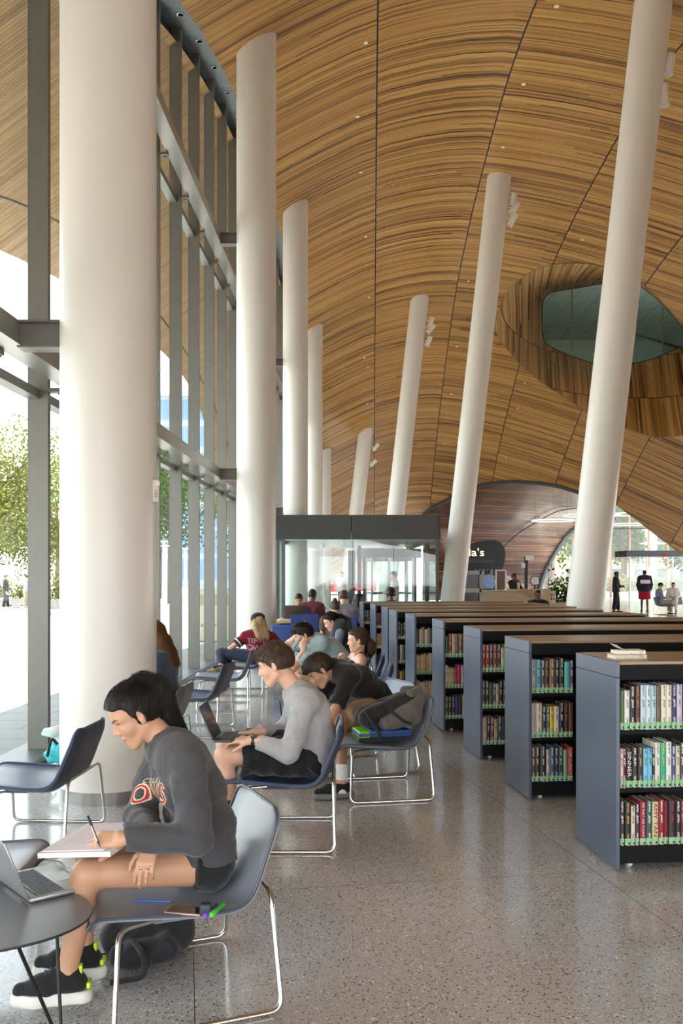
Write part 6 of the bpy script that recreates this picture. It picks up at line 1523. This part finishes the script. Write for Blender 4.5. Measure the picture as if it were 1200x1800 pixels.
# --- simple seated figure facing any way (far ones)
def seated(label, x, y, f, skin, hair, fem, top, bottom, hairfn, h=.016, lean=.06, zs=.46, s=1.0, hx=0.0, seed=1, head_dn=.25, arms='lap', hd=True):
    f = nrm(V(f[0], f[1], 0)); l = V(-f[1], f[0], 0); P = lambda a, b, c: V(x, y, 0)+(f*a+l*b)*s+V(0, 0, c*s)
    j = dict(hip=P(0, 0, zs), waist=P(lean*.2, 0, zs+.15), chest=P(lean*.8, 0, zs+.33), neck=P(lean*1.8, 0, zs+.50), head=P(lean*1.8+.05, 0, zs+.655), face=f-V(0, 0, head_dn), sh_n=P(lean*1.2, .185, zs+.445), sh_f=P(lean*1.2, -.185, zs+.445),
        kn_n=P(.44, .12, zs+.02), kn_f=P(.44, -.12, zs+.02), an_n=P(.42, .12, .09), an_f=P(.42, -.12, .09), ft_n=f, ft_f=f)
    if arms == 'table': j.update(el_n=P(.16, .24, zs+.24), el_f=P(.16, -.24, zs+.24), wr_n=P(.38, .14, zs+.32), wr_f=P(.38, -.14, zs+.32))
    elif arms == 'chin': j.update(el_n=P(.30, .16, zs+.30), el_f=P(.18, -.26, zs+.22), wr_n=P(.22, .03, zs+.52), wr_f=P(.38, -.22, zs+.30))
    else: j.update(el_n=P(.06, .24, zs+.20), el_f=P(.06, -.24, zs+.20), wr_n=P(.28, .10, zs+.16), wr_f=P(.28, -.10, zs+.16))
    up = (0, 0, 1)
    if hd:
        dn = nrm(j['wr_n']-j['el_n']); df = nrm(j['wr_f']-j['el_f']); j['hd_n'] = (dn, V(0, 0, 1)-f*.2, -1, (.6,)*4, .3); j['hd_f'] = (df, V(0, 0, 1)-f*.2, 1, (.6,)*4, .3)
    return person(label, j, skin, hair, fem, h, h*.62, top=top, bottom=bottom, hairfn=hairfn, shoes=(SHOEB, SOLEW, .025, .05, None), seed=seed, hands=hd, sz=s)
# behind the column: long brown hair, leg stretched towards the glass
J16 = dict(hip=V(-1.46, 7.46, .50), waist=V(-1.46, 7.47, .65), chest=V(-1.47, 7.48, .82), neck=V(-1.51, 7.48, .975), head=V(-1.56, 7.48, 1.095), face=V(-.95, .2, -.2), sh_n=V(-1.47, 7.31, .90), sh_f=V(-1.50, 7.65, .90), el_n=V(-1.50, 7.26, .66), wr_n=V(-1.72, 7.34, .62), el_f=V(-1.52, 7.72, .66), wr_f=V(-1.74, 7.6, .62),
    kn_n=V(-1.93, 7.36, .54), kn_f=V(-1.93, 7.60, .50), an_n=V(-2.235, 7.42, .365), an_f=V(-1.93, 7.62, .10), ft_n=V(-.93, .0, .12), ft_f=V(-1, 0, 0), fu_n=V(.12, 0, .99),
    hd_n=(V(-.9, .3, 0), V(0, -.2, 1), 1, (.5,)*4, .3), hd_f=(V(-.9, -.3, 0), V(0, .2, 1), -1, (.5,)*4, .3))
person('woman with long brown hair seated behind the nearest column, one pale shoe out', J16, 'light', 'chestnut', True, .009, .007, top=(fabric('slate_blue', srgb(72, 86, 106)), 1.9, .012, 'jumper'), bottom=(DENIM, 1.62, .006, 'jeans'), hairfn=hair_long([(-.07, 0, .03, .036), (-.10, 0, -.06, .040), (-.125, 0, -.17, .042), (-.15, 0, -.27, .034)]), shoes=(SHOEW, M('sole_mint', srgb(190, 214, 210), .6), .022, .045, None), seed=16)
# at the reading table
seated('man in a navy tee with his hand to his chin, behind the open brown laptop', -.83, 17.75, (.03, -1), 'olive', 'black', False, (NAVYF, .7, .014, 'tee_shirt'), (DENIM, 1.9, .01, 'jeans'), hair_short, .017, .10, .47, .98, seed=21, arms='chin')
seated('man in a burgundy tee turned away behind the man in navy', -.62, 18.75, (.25, 1), 'brown', 'black', False, (BURG, .7, .014, 'tee_shirt'), (DENIM, 1.9, .01, 'jeans'), hair_short, .018, .02, .47, 1.03, seed=22)
seated('man in a grey tee, short brown hair, back to us, at the reading table', .04, 16.32, (.02, 1), 'light', 'brown', False, (GTEE, .7, .014, 'tee_shirt'), (DENIM, 1.9, .01, 'jeans'), hair_short, .017, .06, .49, 1.03, seed=23, arms='table')
seated('person with black hair hanging long, at the right end of the reading table', .245, 17.2, (.6, .8), 'olive', 'black', True, (BLK, .9, .014, 'top'), (BLK, 1.9, .01, 'trousers'), hair_long([(-.07, 0, .03, .04), (-.09, 0, -.08, .046), (-.09, 0, -.2, .04)]), .018, .06, .46, 1.0, seed=24)
seated('person with a brown topknot, in front of the man in the grey tee', -.085, 14.6, (-.2, 1), 'light', 'dark', True, (fabric('brown_top', srgb(80, 64, 56)), .7, .012, 'top'), (DENIM, 1.9, .01, 'jeans'), hair_pony((-.05, 0, .13, .040), []), .016, .04, .44, .97, seed=25)
seated('person with black curly hair just showing over the farthest bookcase', 1.02, 18.6, (-.1, 1), 'brown', 'black', True, (BLK, .9, .014, 'top'), (BLK, 1.9, .01, 'trousers'), lambda *a: hair_short(*a, top=.04, back=.035), .018, .03, .47, 1.05, seed=26)
# --- standing figures
def standing(label, x, y, f, skin, hair, fem, top, bottom, hairfn, h=.024, s=1.0, stride=.10, seed=1, carry=None, z0=0.0):
    f = nrm(V(f[0], f[1], 0)); l = V(-f[1], f[0], 0); P = lambda a, b, c: V(x, y, z0)+(f*a+l*b)*s+V(0, 0, c*s)
    j = dict(hip=P(0, 0, .93), waist=P(0, 0, 1.08), chest=P(.01, 0, 1.26), neck=P(.0, 0, 1.46), head=P(.03, 0, 1.605), face=f-V(0, 0, .08), sh_n=P(0, .185, 1.40), sh_f=P(0, -.185, 1.40), el_n=P(-.03, .235, 1.12), el_f=P(-.02, -.235, 1.12), wr_n=P(.05, .23, .88), wr_f=P(.06, -.23, .88),
        kn_n=P(stride*.6, .10, .50), kn_f=P(-stride*.2, -.10, .50), an_n=P(stride, .10, .09), an_f=P(-stride, -.10, .09), ft_n=f, ft_f=f)
    if carry: j.update(el_n=P(.0, .24, 1.13), wr_n=P(.24, .10, 1.10))
    j['hd_n'] = (nrm(j['wr_n']-j['el_n']), l, -1, (.5,)*4, .3); j['hd_f'] = (nrm(j['wr_f']-j['el_f']), -l, 1, (.5,)*4, .3)
    return person(label, j, skin, hair, fem, h, h*.6, top=top, bottom=bottom, hairfn=hairfn, shoes=(SHOEB, SOLEW, .025, .05, None), seed=seed, sz=s)
standing('person in dark jacket and trousers walking, just right of the wide leaning column', 11.45, 38.0, (1, -.3), 'brown', 'black', True, (BLK, 1.9, .04, 'jacket'), (BLK, 1.9, .03, 'trousers'), hair_back, s=1.0, seed=31, carry=1)
pr = standing('person in navy top and red skirt standing with back to us', 12.85, 38.6, (.15, 1), 'brown', 'black', True, (fabric('navy_dark', srgb(38, 40, 66)), 1.8, .05, 'top'), (REDF, .92, .06, 'skirt'), hair_short, s=1.03, seed=32)
mb = MB(); mb.rbox(V(12.80, 38.36, 1.30), (.42, .02, .16), .008, 2); wpart(mb, 'white_back_print', WTEE, pr)
standing('man in a light blue shirt with a backpack strap, back to us, by the cafe', 7.35, 45.5, (-.1, 1), 'brown', 'black', False, (LBLUE, 1.8, .03, 'shirt'), (BLK, 1.9, .02, 'trousers'), hair_short, s=1.05, seed=33)
standing('woman in a white top walking through the revolving door', 1.52, 26.0, (-1, .1), 'light', 'dark', True, (WTEE, .5, .02, 'top'), (DENIM, 1.9, .01, 'jeans'), hair_back, h=.017, s=.98, seed=34, carry=1)
standing('person in a white printed tee walking beyond the lobby glass', .02, 40.0, (-.3, -1), 'light', 'brown', False, (WTEE, .7, .03, 'tee_shirt'), (DENIM, 1.9, .01, 'jeans'), hair_short, s=1.0, seed=35)
standing('person in dark clothes standing at the far left across the plaza', -16.6, 45.0, (1, .2), 'light', 'dark', False, (BLK, 1.9, .03, 'jacket'), (BLK, 1.9, .02, 'trousers'), hair_short, s=1.0, seed=36, z0=-.13)
standing('person in a blue shirt at the far left across the plaza', -15.7, 45.4, (-1, -.2), 'light', 'dark', False, (LBLUE, .8, .03, 'shirt'), (BEIGEF, 1.9, .02, 'trousers'), hair_short, s=1.0, seed=37, z0=-.13)
ps = seated('man in a dark suit sitting back behind the reception counter', 6.1, 31.9, (.5, -.6), 'brown', 'black', False, (BLK, 1.9, .03, 'suit_jacket'), (BLK, 1.9, .02, 'trousers'), hair_short, .02, -.06, .86, 1.0, seed=41, head_dn=0)
mb = MB(); mb.rbox(V(6.17, 31.76, 1.2), (.09, .03, .26), .01, 2); wpart(mb, 'shirt_front', WTEE, ps)
seated('person with black hair peering low over the bookcases near the reception counter', 4.75, 22.0, (-.2, -1), 'brown', 'black', True, (BLK, 1.5, .02, 'top'), (BLK, 1.9, .02, 'trousers'), hair_back, .02, .05, .47, .98, seed=42)
def cafe_seat(x, y, f, lab):
    o = copy_tree(CH['grey']); o['label'] = lab; o['group'] = 'lounge chairs of the reading room'; o.location = (x, y, 0); o.rotation_euler.z = math.atan2(f[1], f[0])
cafe_seat(12.80, 36.2, (1, -.1), 'pale grey lounge chair under the man in grey at the far right')
seated('man in grey with a dark cap of hair, seated and reading at the far right', 12.63, 36.2, (1, -.1), 'light', 'black', False, (BGREY, 1.8, .02, 'shirt'), (BEIGEF, 1.9, .02, 'trousers'), hair_short, .02, .0, .49, 1.0, seed=43, head_dn=.5)
cafe_seat(14.15, 38.6, (-.3, -1), 'pale grey lounge chair under the woman in white at the far right')
seated('woman in a white top and pale trousers seated behind the man in grey', 14.12, 38.75, (-.4, -1), 'olive', 'black', True, (WTEE, 1.8, .02, 'shirt'), (WTEE, 1.9, .02, 'trousers'), hair_back, .02, .05, .49, 1.0, seed=44)
# ================================================================== THINGS CARRIED, WORN DOWN OR LEFT LYING
ALU = M('laptop_silver', srgb(176, 178, 180), .30, .6, .02, 3); ALUD = M('laptop_dark', srgb(72, 70, 68), .32, .6, .02, 3); KEYS = M('laptop_keys', srgb(52, 58, 66), .5); SCRN = M('laptop_screen', srgb(22, 24, 26), .08, 0, .01, 3, spec=.7)
def laptop(label, loc, yaw, w=.34, d=.235, open_=1.85, body=ALU, lidback=None, pitch=0.0, keys=True):
    """local: +x to the typist's right, +y away from the typist towards the hinge"""
    th = thing('laptop', label, 'laptop', loc, yaw); th.rotation_euler.x = pitch
    mb = MB(); mb.rbox((0, 0, .008), (w, d, .014), .004, 2); mb.build('base', body, th)
    if keys:
        mb = MB()
        for r in range(6):
            n = 14
            for k in range(n): mb.box((-w*.44+w*.88*(k+.5)/n, d*.36-r*.0185, .0158), (w*.88/n-.003, .0155 if r else .010, .002))
        mb.build('keyboard', KEYS, th, smooth=False)
    mb = MB(); mb.box((0, -d*.29, .0155), (w*.31, d*.28, .0012)); mb.build('trackpad', M('trackpad', srgb(160, 162, 165), .3, .4), th, smooth=False)
    mb = MB()
    for s in (-1, 1): mb.tube([(s*w*.36-.03, d/2, .012), (s*w*.36+.03, d/2, .012)], .006, 8)
    mb.build('hinge', KEYS, th)
    R3 = Matrix.Rotation(-(open_-PI/2), 3, 'X'); o = Vector((0, d/2+.002, .014))
    mb = MB(); mb.rbox(o+R3 @ Vector((0, .004, d/2)), (w, .008, d), .003, 2, R3); ld = mb.build('lid', lidback or body, th)
    mb = MB(); mb.box(o+R3 @ Vector((0, -.0008, d/2+.004)), (w-.016, .001, d-.026), R3); mb.build('screen', SCRN, ld, smooth=False)
    return th
# silver laptop on the side table: the typist's side faces the woman
lp = laptop('silver laptop open on the small side table, its screen turned to the woman', (-1.105, 3.38, .451), math.radians(130), .335, .23, 1.95)
laptop('thin dark laptop open on the knees of the man in grey', (J2['wr_n'][0]-.115, 5.50, .612), PI/2, .31, .215, 1.98, ALUD, pitch=0)
laptop('open laptop with a brown lid, standing on the reading table', (-.86, 16.86, .756), PI+.06, .40, .27, 1.75, ALUD, M('lid_brown', srgb(96, 80, 68), .4, .3))
# spiral notebook on her knees
TL, TR, BR, BLc = [Vector(W(*a)) for a in ((105, 1453, 3.54), (203, 1450, 3.50), (232, 1487, 3.18), (130, 1490, 3.22))]
nbk = thing('spiral_notebook', 'open spiral notebook with pink-tinted pages on the knees of the woman in front', 'notebook', (TL+TR+BR+BLc)/4)
ex = (TR-TL).normalized(); ey = (BLc-TL); ey = (ey-ex*ey.dot(ex)).normalized(); ez = ey.cross(ex)
if ez.z < 0: ez = -ez
Rn = Matrix((ex, ey, ez)).transposed(); wN, lN = (TR-TL).length, (BLc-TL).length
def npart(name, mat, x0, x1, y0, y1, z0, z1, sk=0):
    mb = MB(); P = []
    for z in (z0, z1):
        for (x_, y_) in ((x0, y0), (x1, y0), (x1, y1), (x0, y1)): P.append(Rn @ Vector((x_, y_, z))+ex*(y_*sk))
    mb.add(P, [(3, 2, 1, 0), (4, 5, 6, 7), (0, 1, 5, 4), (1, 2, 6, 5), (2, 3, 7, 6), (3, 0, 4, 7)]); return mb.build(name, mat, nbk, smooth=False)
hw, hl_ = wN/2, lN/2
PGE = M('notebook_page', srgb(234, 226, 230), .8, 0, .02, 30)
npart('page_block', PAGE if False else M('notebook_pages', srgb(222, 220, 216), .8, 0, .03, 200), -hw-.012, hw+.03, -hl_+.005, hl_+.012, -.022, -.004); npart('top_page', PGE, -hw, hw, -hl_, hl_, -.004, .0); npart('divider', M('divider_mauve', srgb(196, 160, 204), .6), -hw+.0, hw, hl_-.004, hl_+.002, -.008, -.003)
mb = MB()
for k in range(22):
    c = ex*lerp(-hw+.008, hw-.008, k/21)-ey*hl_; mb.tube([c+(ey*math.cos(2*PI*q/10)+ez*math.sin(2*PI*q/10))*.0065-ez*.004 for q in range(10)], .0009, 4, True)
mb.build('spiral', CHROME, nbk)
mb = MB(); rr = random.Random(3)
for k in range(14):
    y_ = lerp(-hl_*.85, hl_*.5, k/13); x0 = -hw*.75; 
    while x0 < hw*.5:
        L_ = rr.uniform(.008, .03); mb.box(Rn @ Vector((x0+L_/2, y_, .0004)), (L_, .0016, .0004), Rn); x0 += L_+.006
mb.build('handwriting', M('ink_pink', srgb(206, 170, 190), .7), nbk, smooth=False)
# pen in her hand
pa, pb = Vector(W(170, 1474, 3.20)), Vector(W(154, 1434, 3.24))
pen = thing('pen', 'silver and black pen held by the woman writing', 'pen', pa); d = pb-pa; tip = -d.normalized()*.035
mb = MB(); mb.tube([tip*.3, d*.55], .0048, 10); mb.build('barrel', CHROME, pen); mb = MB(); mb.tube([d*.55, d*.97, d], [.0052, .0050, .003], 10); mb.build('cap', KEYS, pen); mb = MB(); mb.tube([tip, tip*.3], [.0012, .0046], 10); mb.build('nib', KEYS, pen)
# on the seat of her chair
SZ = .412
ph = thing('phone', 'rose gold phone lying face up on the seat beside the woman in front', 'phone', (at(325, 1585, 3.27).x, 3.27, .388), math.radians(168))
mb = MB(); mb.rbox((0, 0, .004), (.138, .067, .008), .0035, 3); mb.build('case', M('rose_gold', srgb(196, 158, 152), .3, .5), ph); mb = MB(); mb.box((0, 0, .0083), (.120, .060, .0008)); mb.build('screen', SCRN, ph, smooth=False)
eb = thing('earbud_case', 'small black earbud case on the seat next to the phone', 'earbud case', (at(361, 1590, 3.24).x, 3.24, .388), .2)
mb = MB(); mb.rbox((0, 0, .022), (.042, .038, .044), .009, 3); mb.build('case', KEYS, eb); mb = MB(); mb.box((0, 0, .030), (.0428, .0388, .0008)); mb.build('lid_seam', SCRN, eb, smooth=False)
def marker(label, px, py, Y, c, c2):
    a = at(px, py, Y); m_ = thing('highlighter', label, 'highlighter', (a.x, Y, .399), math.radians(75), 'highlighters on the seat')
    mb = MB(); mb.tube([(-.05, 0, 0), (.02, 0, 0)], .0095, 12); mb.build('barrel', M('marker_'+c2, srgb(*c), .4), m_); mb = MB(); mb.tube([(-.052, 0, 0), (-.083, 0, 0), (-.088, 0, 0)], [.0105, .0105, .008], 12); mb.build('cap', M('marker_cap_'+c2, srgb(*[min(255, v+20) for v in c]), .35), m_)
marker('purple highlighter on the seat next to the green one', 377, 1585, 3.285, (96, 60, 160), 'purple'); marker('green highlighter on the seat at the back of the chair', 388, 1583, 3.295, (60, 190, 60), 'green')
a = at(272, 1572, 3.36); pn = thing('blue_pen', 'slim blue pen lying under the leg of the woman in front', 'pen', (a.x, 3.36, .394), math.radians(-5)); mb = MB(); mb.tube([(-.075, 0, 0), (.06, 0, 0)], .0045, 8); mb.build('barrel', M('pen_blue', srgb(40, 90, 190), .35), pn); mb = MB(); mb.tube([(.06, 0, 0), (.075, 0, 0)], [.0045, .001], 8); mb.build('tip', KEYS, pn)
# backpack under her chair, black
def soft(name, mat, root, prims, h, k=.03, fold=.006, fr=36, seed=1, cut=None):
    S = Solid(.01); S.grp(k, *prims); S.fold = folds(fold, fr, seed, 5)
    if cut: S.cut = cut
    v, q = mesh_solid(S, h, 2); return np_obj(name, [(v, q, 0)], [mat], root)
BP = fabric('backpack_black', srgb(34, 34, 36), .7, .4); BPG = fabric('backpack_grey', srgb(96, 92, 86), .85, .4)
b1 = thing('backpack', 'black backpack lying on the floor under the nearest chair', 'backpack', (-.86, 3.72, 0))
FL = [((0, 0, -1), 0.0)]
soft('bag_body', BP, b1, [rc(V(-.93, 3.80, .08), V(-.70, 3.82, .10), .075, .085), rc(V(-.93, 3.88, .08), V(-.72, 3.94, .09), .07, .08), rc(V(-.84, 3.70, .06), V(-.72, 3.72, .07), .055, .06)], .008, cut=FL)
o = soft('front_pocket', BP, b1, [rc(V(-.90, 3.70, .05), V(-.80, 3.67, .045), .045, .04)], .008, cut=FL)
mb = MB(); mb.tube(fillet([(-.84, 3.68, .12), (-.78, 3.60, .09), (-.77, 3.57, .02), (-.90, 3.54, .012)], .04), .012, 8); wpart(mb, 'strap', BP, b1)
# bag of the man with the laptop, seen past her elbow
b2 = thing('backpack', 'black backpack on the floor by the shins of the man in grey', 'backpack', (-.83, 5.05, 0))
soft('bag_body', BP, b2, [rc(V(-.76, 5.08, .12), V(-.76, 5.10, .30), .11, .10), rc(V(-.62, 5.10, .12), V(-.64, 5.10, .26), .10, .08)], .01, cut=FL)
mb = MB(); mb.tube(fillet([(-.78, 4.97, .34), (-.70, 4.95, .2), (-.74, 4.96, .05)], .05), .014, 8); wpart(mb, 'strap', BP, b2)
# backpack, folders and jacket on the grey chair
cf_ = nrm(V(-.983, -.18, 0)); cl_ = V(-cf_[1], cf_[0], 0); CC = V(.293, 6.75, 0); Q = lambda a, b, c: CC+cf_*a+cl_*b+V(0, 0, c)
b3 = thing('backpack', 'grey and black backpack leaning on the back of the grey lounge chair', 'backpack', tuple(Q(-.05, 0, .5)))
soft('bag_body', BP, b3, [rc(Q(.12, .10, .56), Q(-.20, .06, .66), .075, .085), rc(Q(.12, -.06, .55), Q(-.20, -.08, .64), .07, .085), rc(Q(-.16, .0, .56), Q(-.20, .0, .62), .09, .09), rc(Q(.02, .0, .54), Q(-.18, 0, .56), .06, .07)], .009, .04, .006)
soft('grey_panel', BPG, b3, [rc(Q(.0, .17, .525), Q(-.20, .15, .60), .055, .065), rc(Q(-.20, .14, .60), Q(-.285, .08, .69), .06, .05), rc(Q(-.06, .16, .53), Q(-.22, .14, .55), .05, .05)], .009, .03, .006, 40, 5)
soft('top_pocket', BPG, b3, [rc(Q(-.20, .10, .72), Q(-.27, .07, .745), .035, .03), rc(Q(-.18, -.02, .73), Q(-.27, -.02, .74), .034, .03)], .009, .02, .004, 50, 8)
for (p_, q_, r_) in ((Q(.16, .18, .63), Q(.05, .20, .44), Q(.04, .16, .42)), (Q(-.02, .20, .62), Q(-.12, .22, .54), Q(-.18, .19, .52))):
    mb = MB(); mb.tube(fillet([Vector(p_), Vector(q_), Vector(r_)], .05), .013, 6); wpart(mb, 'strap', BP, b3)
yaw = math.atan2(cf_[1], cf_[0])
def slab(label, name, cat, a, b, c, d, mat, rz=0, spine=None, edge=None):
    th = thing(name, label, cat, tuple(Q(a, b, c)), yaw+rz); mb = MB()
    mb.rbox((0, 0, d[2]/2), d, min(.012, d[2]*.45), 3); mb.build('cover', mat, th)
    mb = MB(); mb.box((d[0]*.02, 0, d[2]/2), (d[0]*.985, d[1]*1.004, d[2]*.5)); mb.build('sheets' if edge is None else 'edge', edge or PAGE, th, smooth=False)
    return th
slab('flat black laptop sleeve at the bottom of the pile on the grey chair', 'laptop_sleeve', 'laptop sleeve', .02, .03, .390, (.36, .30, .034), BP, 0, None, BP)
slab('blue ring binder lying on the black sleeve under the backpack', 'binder', 'binder', -.03, .06, .426, (.30, .26, .048), M('binder_blue', srgb(36, 84, 164), .4), .05, None, M('binder_edge', srgb(24, 46, 96), .5))
slab('bright green folder wrapped round the front of the blue binder', 'folder', 'folder', .165, .08, .426, (.085, .25, .046), M('folder_green', srgb(110, 200, 40), .45), .02, None, M('folder_dark', srgb(40, 66, 120), .5))
# teal bag by the sill
b4 = thing('tote_bag', 'teal bag on the floor between the sill and the nearest column', 'bag', tuple(at(92, 1320, 7.5)))
b4.location.z = 0
c = at(94, 1010, 7.6).x
soft('bag_body', fabric('teal', srgb(60, 190, 196), .6, .4), b4, [rc(V(c+.02, 7.6, .10), V(c+.22, 7.6, .13), .09, .12), rc(V(c+.06, 7.65, .1), V(c+.2, 7.7, .16), .09, .1)], .01, .04, .012, 40, 3, FL)
mb = MB(); mb.tube(fillet([(c+.06, 7.51, .2), (c+.02, 7.49, .26), (c-.02, 7.5, .1)], .04), .012, 6); wpart(mb, 'handle', BP, b4)
# phone in the hand of the man in pale blue
a = W(523, 1128, 9.80); ph2 = thing('phone', 'dark phone held up by the man in the pale blue tee', 'phone', tuple(a)); ph2.rotation_euler = (.5, .5, .4); mb = MB(); mb.rbox((0, 0, 0), (.009, .072, .145), .004, 2); mb.build('case', KEYS, ph2); mb = MB(); mb.box((.005, 0, 0), (.0008, .064, .13)); mb.build('screen', SCRN, ph2, smooth=False)
# things on the reading table
tz = .756
def cup(label, x, y, c, h=.11, r=.036):
    th = thing('cup', label, 'cup', (x, y, tz), 0, 'cups on the reading table'); mb = MB(); mb.lathe([(r*.8, 0), (r, h), (r*.94, h), (r*.75, .006), (.0001, .006)], (0, 0, 0), 16); mb.build('cup_body', c, th); mb = MB(); mb.lathe([(r*1.04, h-.004), (r*1.04, h+.008), (.0001, h+.012)], (0, 0, 0), 16); mb.build('lid', M('lid_black', srgb(40, 40, 42), .4), th)
cup('white cup just right of the brown laptop', -.55, 16.75, WHT); cup('small amber cup at the left end of the reading table', -1.08, 16.75, M('amber', srgb(170, 140, 90), .3), .07, .04)
def sheet_pile(label, x, y, rz, w, d, h, mat):
    th = thing('notebook', label, 'notebook', (x, y, tz), rz); mb = MB(); mb.rbox((0, 0, h/2), (w, d, h), .003, 1); mb.build('cover', mat, th); mb = MB(); mb.box((.002, 0, h/2), (w, d-.004, h*.7)); mb.build('pages', PAGE, th, smooth=False)
sheet_pile('pale book pile at the left end of the reading table', -1.02, 16.7, .1, .26, .2, .03, WTEE); sheet_pile('open dark notebook right of the cups on the reading table', -.36, 16.75, -.3, .3, .22, .02, M('nb_dark', srgb(66, 60, 66), .5)); sheet_pile('white paper stack at the right end of the reading table', .32, 16.8, .0, .24, .3, .05, WHT)
# ================================================================== LIGHT AND CAMERA
w = bpy.data.worlds.new('sky'); SC.world = w; w.use_nodes = True; nt = w.node_tree; nt.nodes.clear()
o = nt.nodes.new('ShaderNodeOutputWorld'); bg = nt.nodes.new('ShaderNodeBackground')
tc = nt.nodes.new('ShaderNodeTexCoord'); sx = nt.nodes.new('ShaderNodeSeparateXYZ'); cr = nt.nodes.new('ShaderNodeValToRGB')
nt.links.new(tc.outputs['Generated'], sx.inputs[0]); nt.links.new(sx.outputs[2], cr.inputs[0])
cr.color_ramp.elements[0].position = 0.0; cr.color_ramp.elements[0].color = (1.0, 1.0, 1.0, 1)
cr.color_ramp.elements[1].position = .7; cr.color_ramp.elements[1].color = (.74, .86, 1.0, 1)
nt.links.new(cr.outputs[0], bg.inputs[0]); bg.inputs[1].default_value = 1.15
nt.links.new(bg.outputs[0], o.inputs[0])
sl = bpy.data.lights.new('sun', 'SUN'); sl.energy = 5.0; sl.angle = .009; sl.color = (1, .95, .87)
so = bpy.data.objects.new('sun', sl); COL.objects.link(so)
sd = Vector((.30, .10, -1.0)).normalized(); so.rotation_euler = sd.to_track_quat('-Z', 'Y').to_euler()
cam = bpy.data.cameras.new('camera'); cam.sensor_fit = 'AUTO'; cam.sensor_width = 36; cam.lens = F*36/1800; cam.shift_y = (HY-900)/1800; cam.clip_end = 600; cam.clip_start = .05
co_ = bpy.data.objects.new('camera', cam); COL.objects.link(co_); co_.location = (0, 0, EYE); co_.rotation_euler = (PI/2, 0, 0)
SC.camera = co_
vs_ = SC.view_settings; vs_.view_transform = 'Standard'; vs_.look = 'None'; vs_.gamma = 1; vs_.use_curve_mapping = False; vs_.exposure = 2.44
SC.cycles.max_bounces = 10; SC.cycles.diffuse_bounces = 6; SC.cycles.glossy_bounces = 4; SC.cycles.transparent_max_bounces = 24; SC.cycles.caustics_reflective = False; SC.cycles.caustics_refractive = False
SC.cycles.use_denoising = True
SC.cycles.sample_clamp_indirect = 6
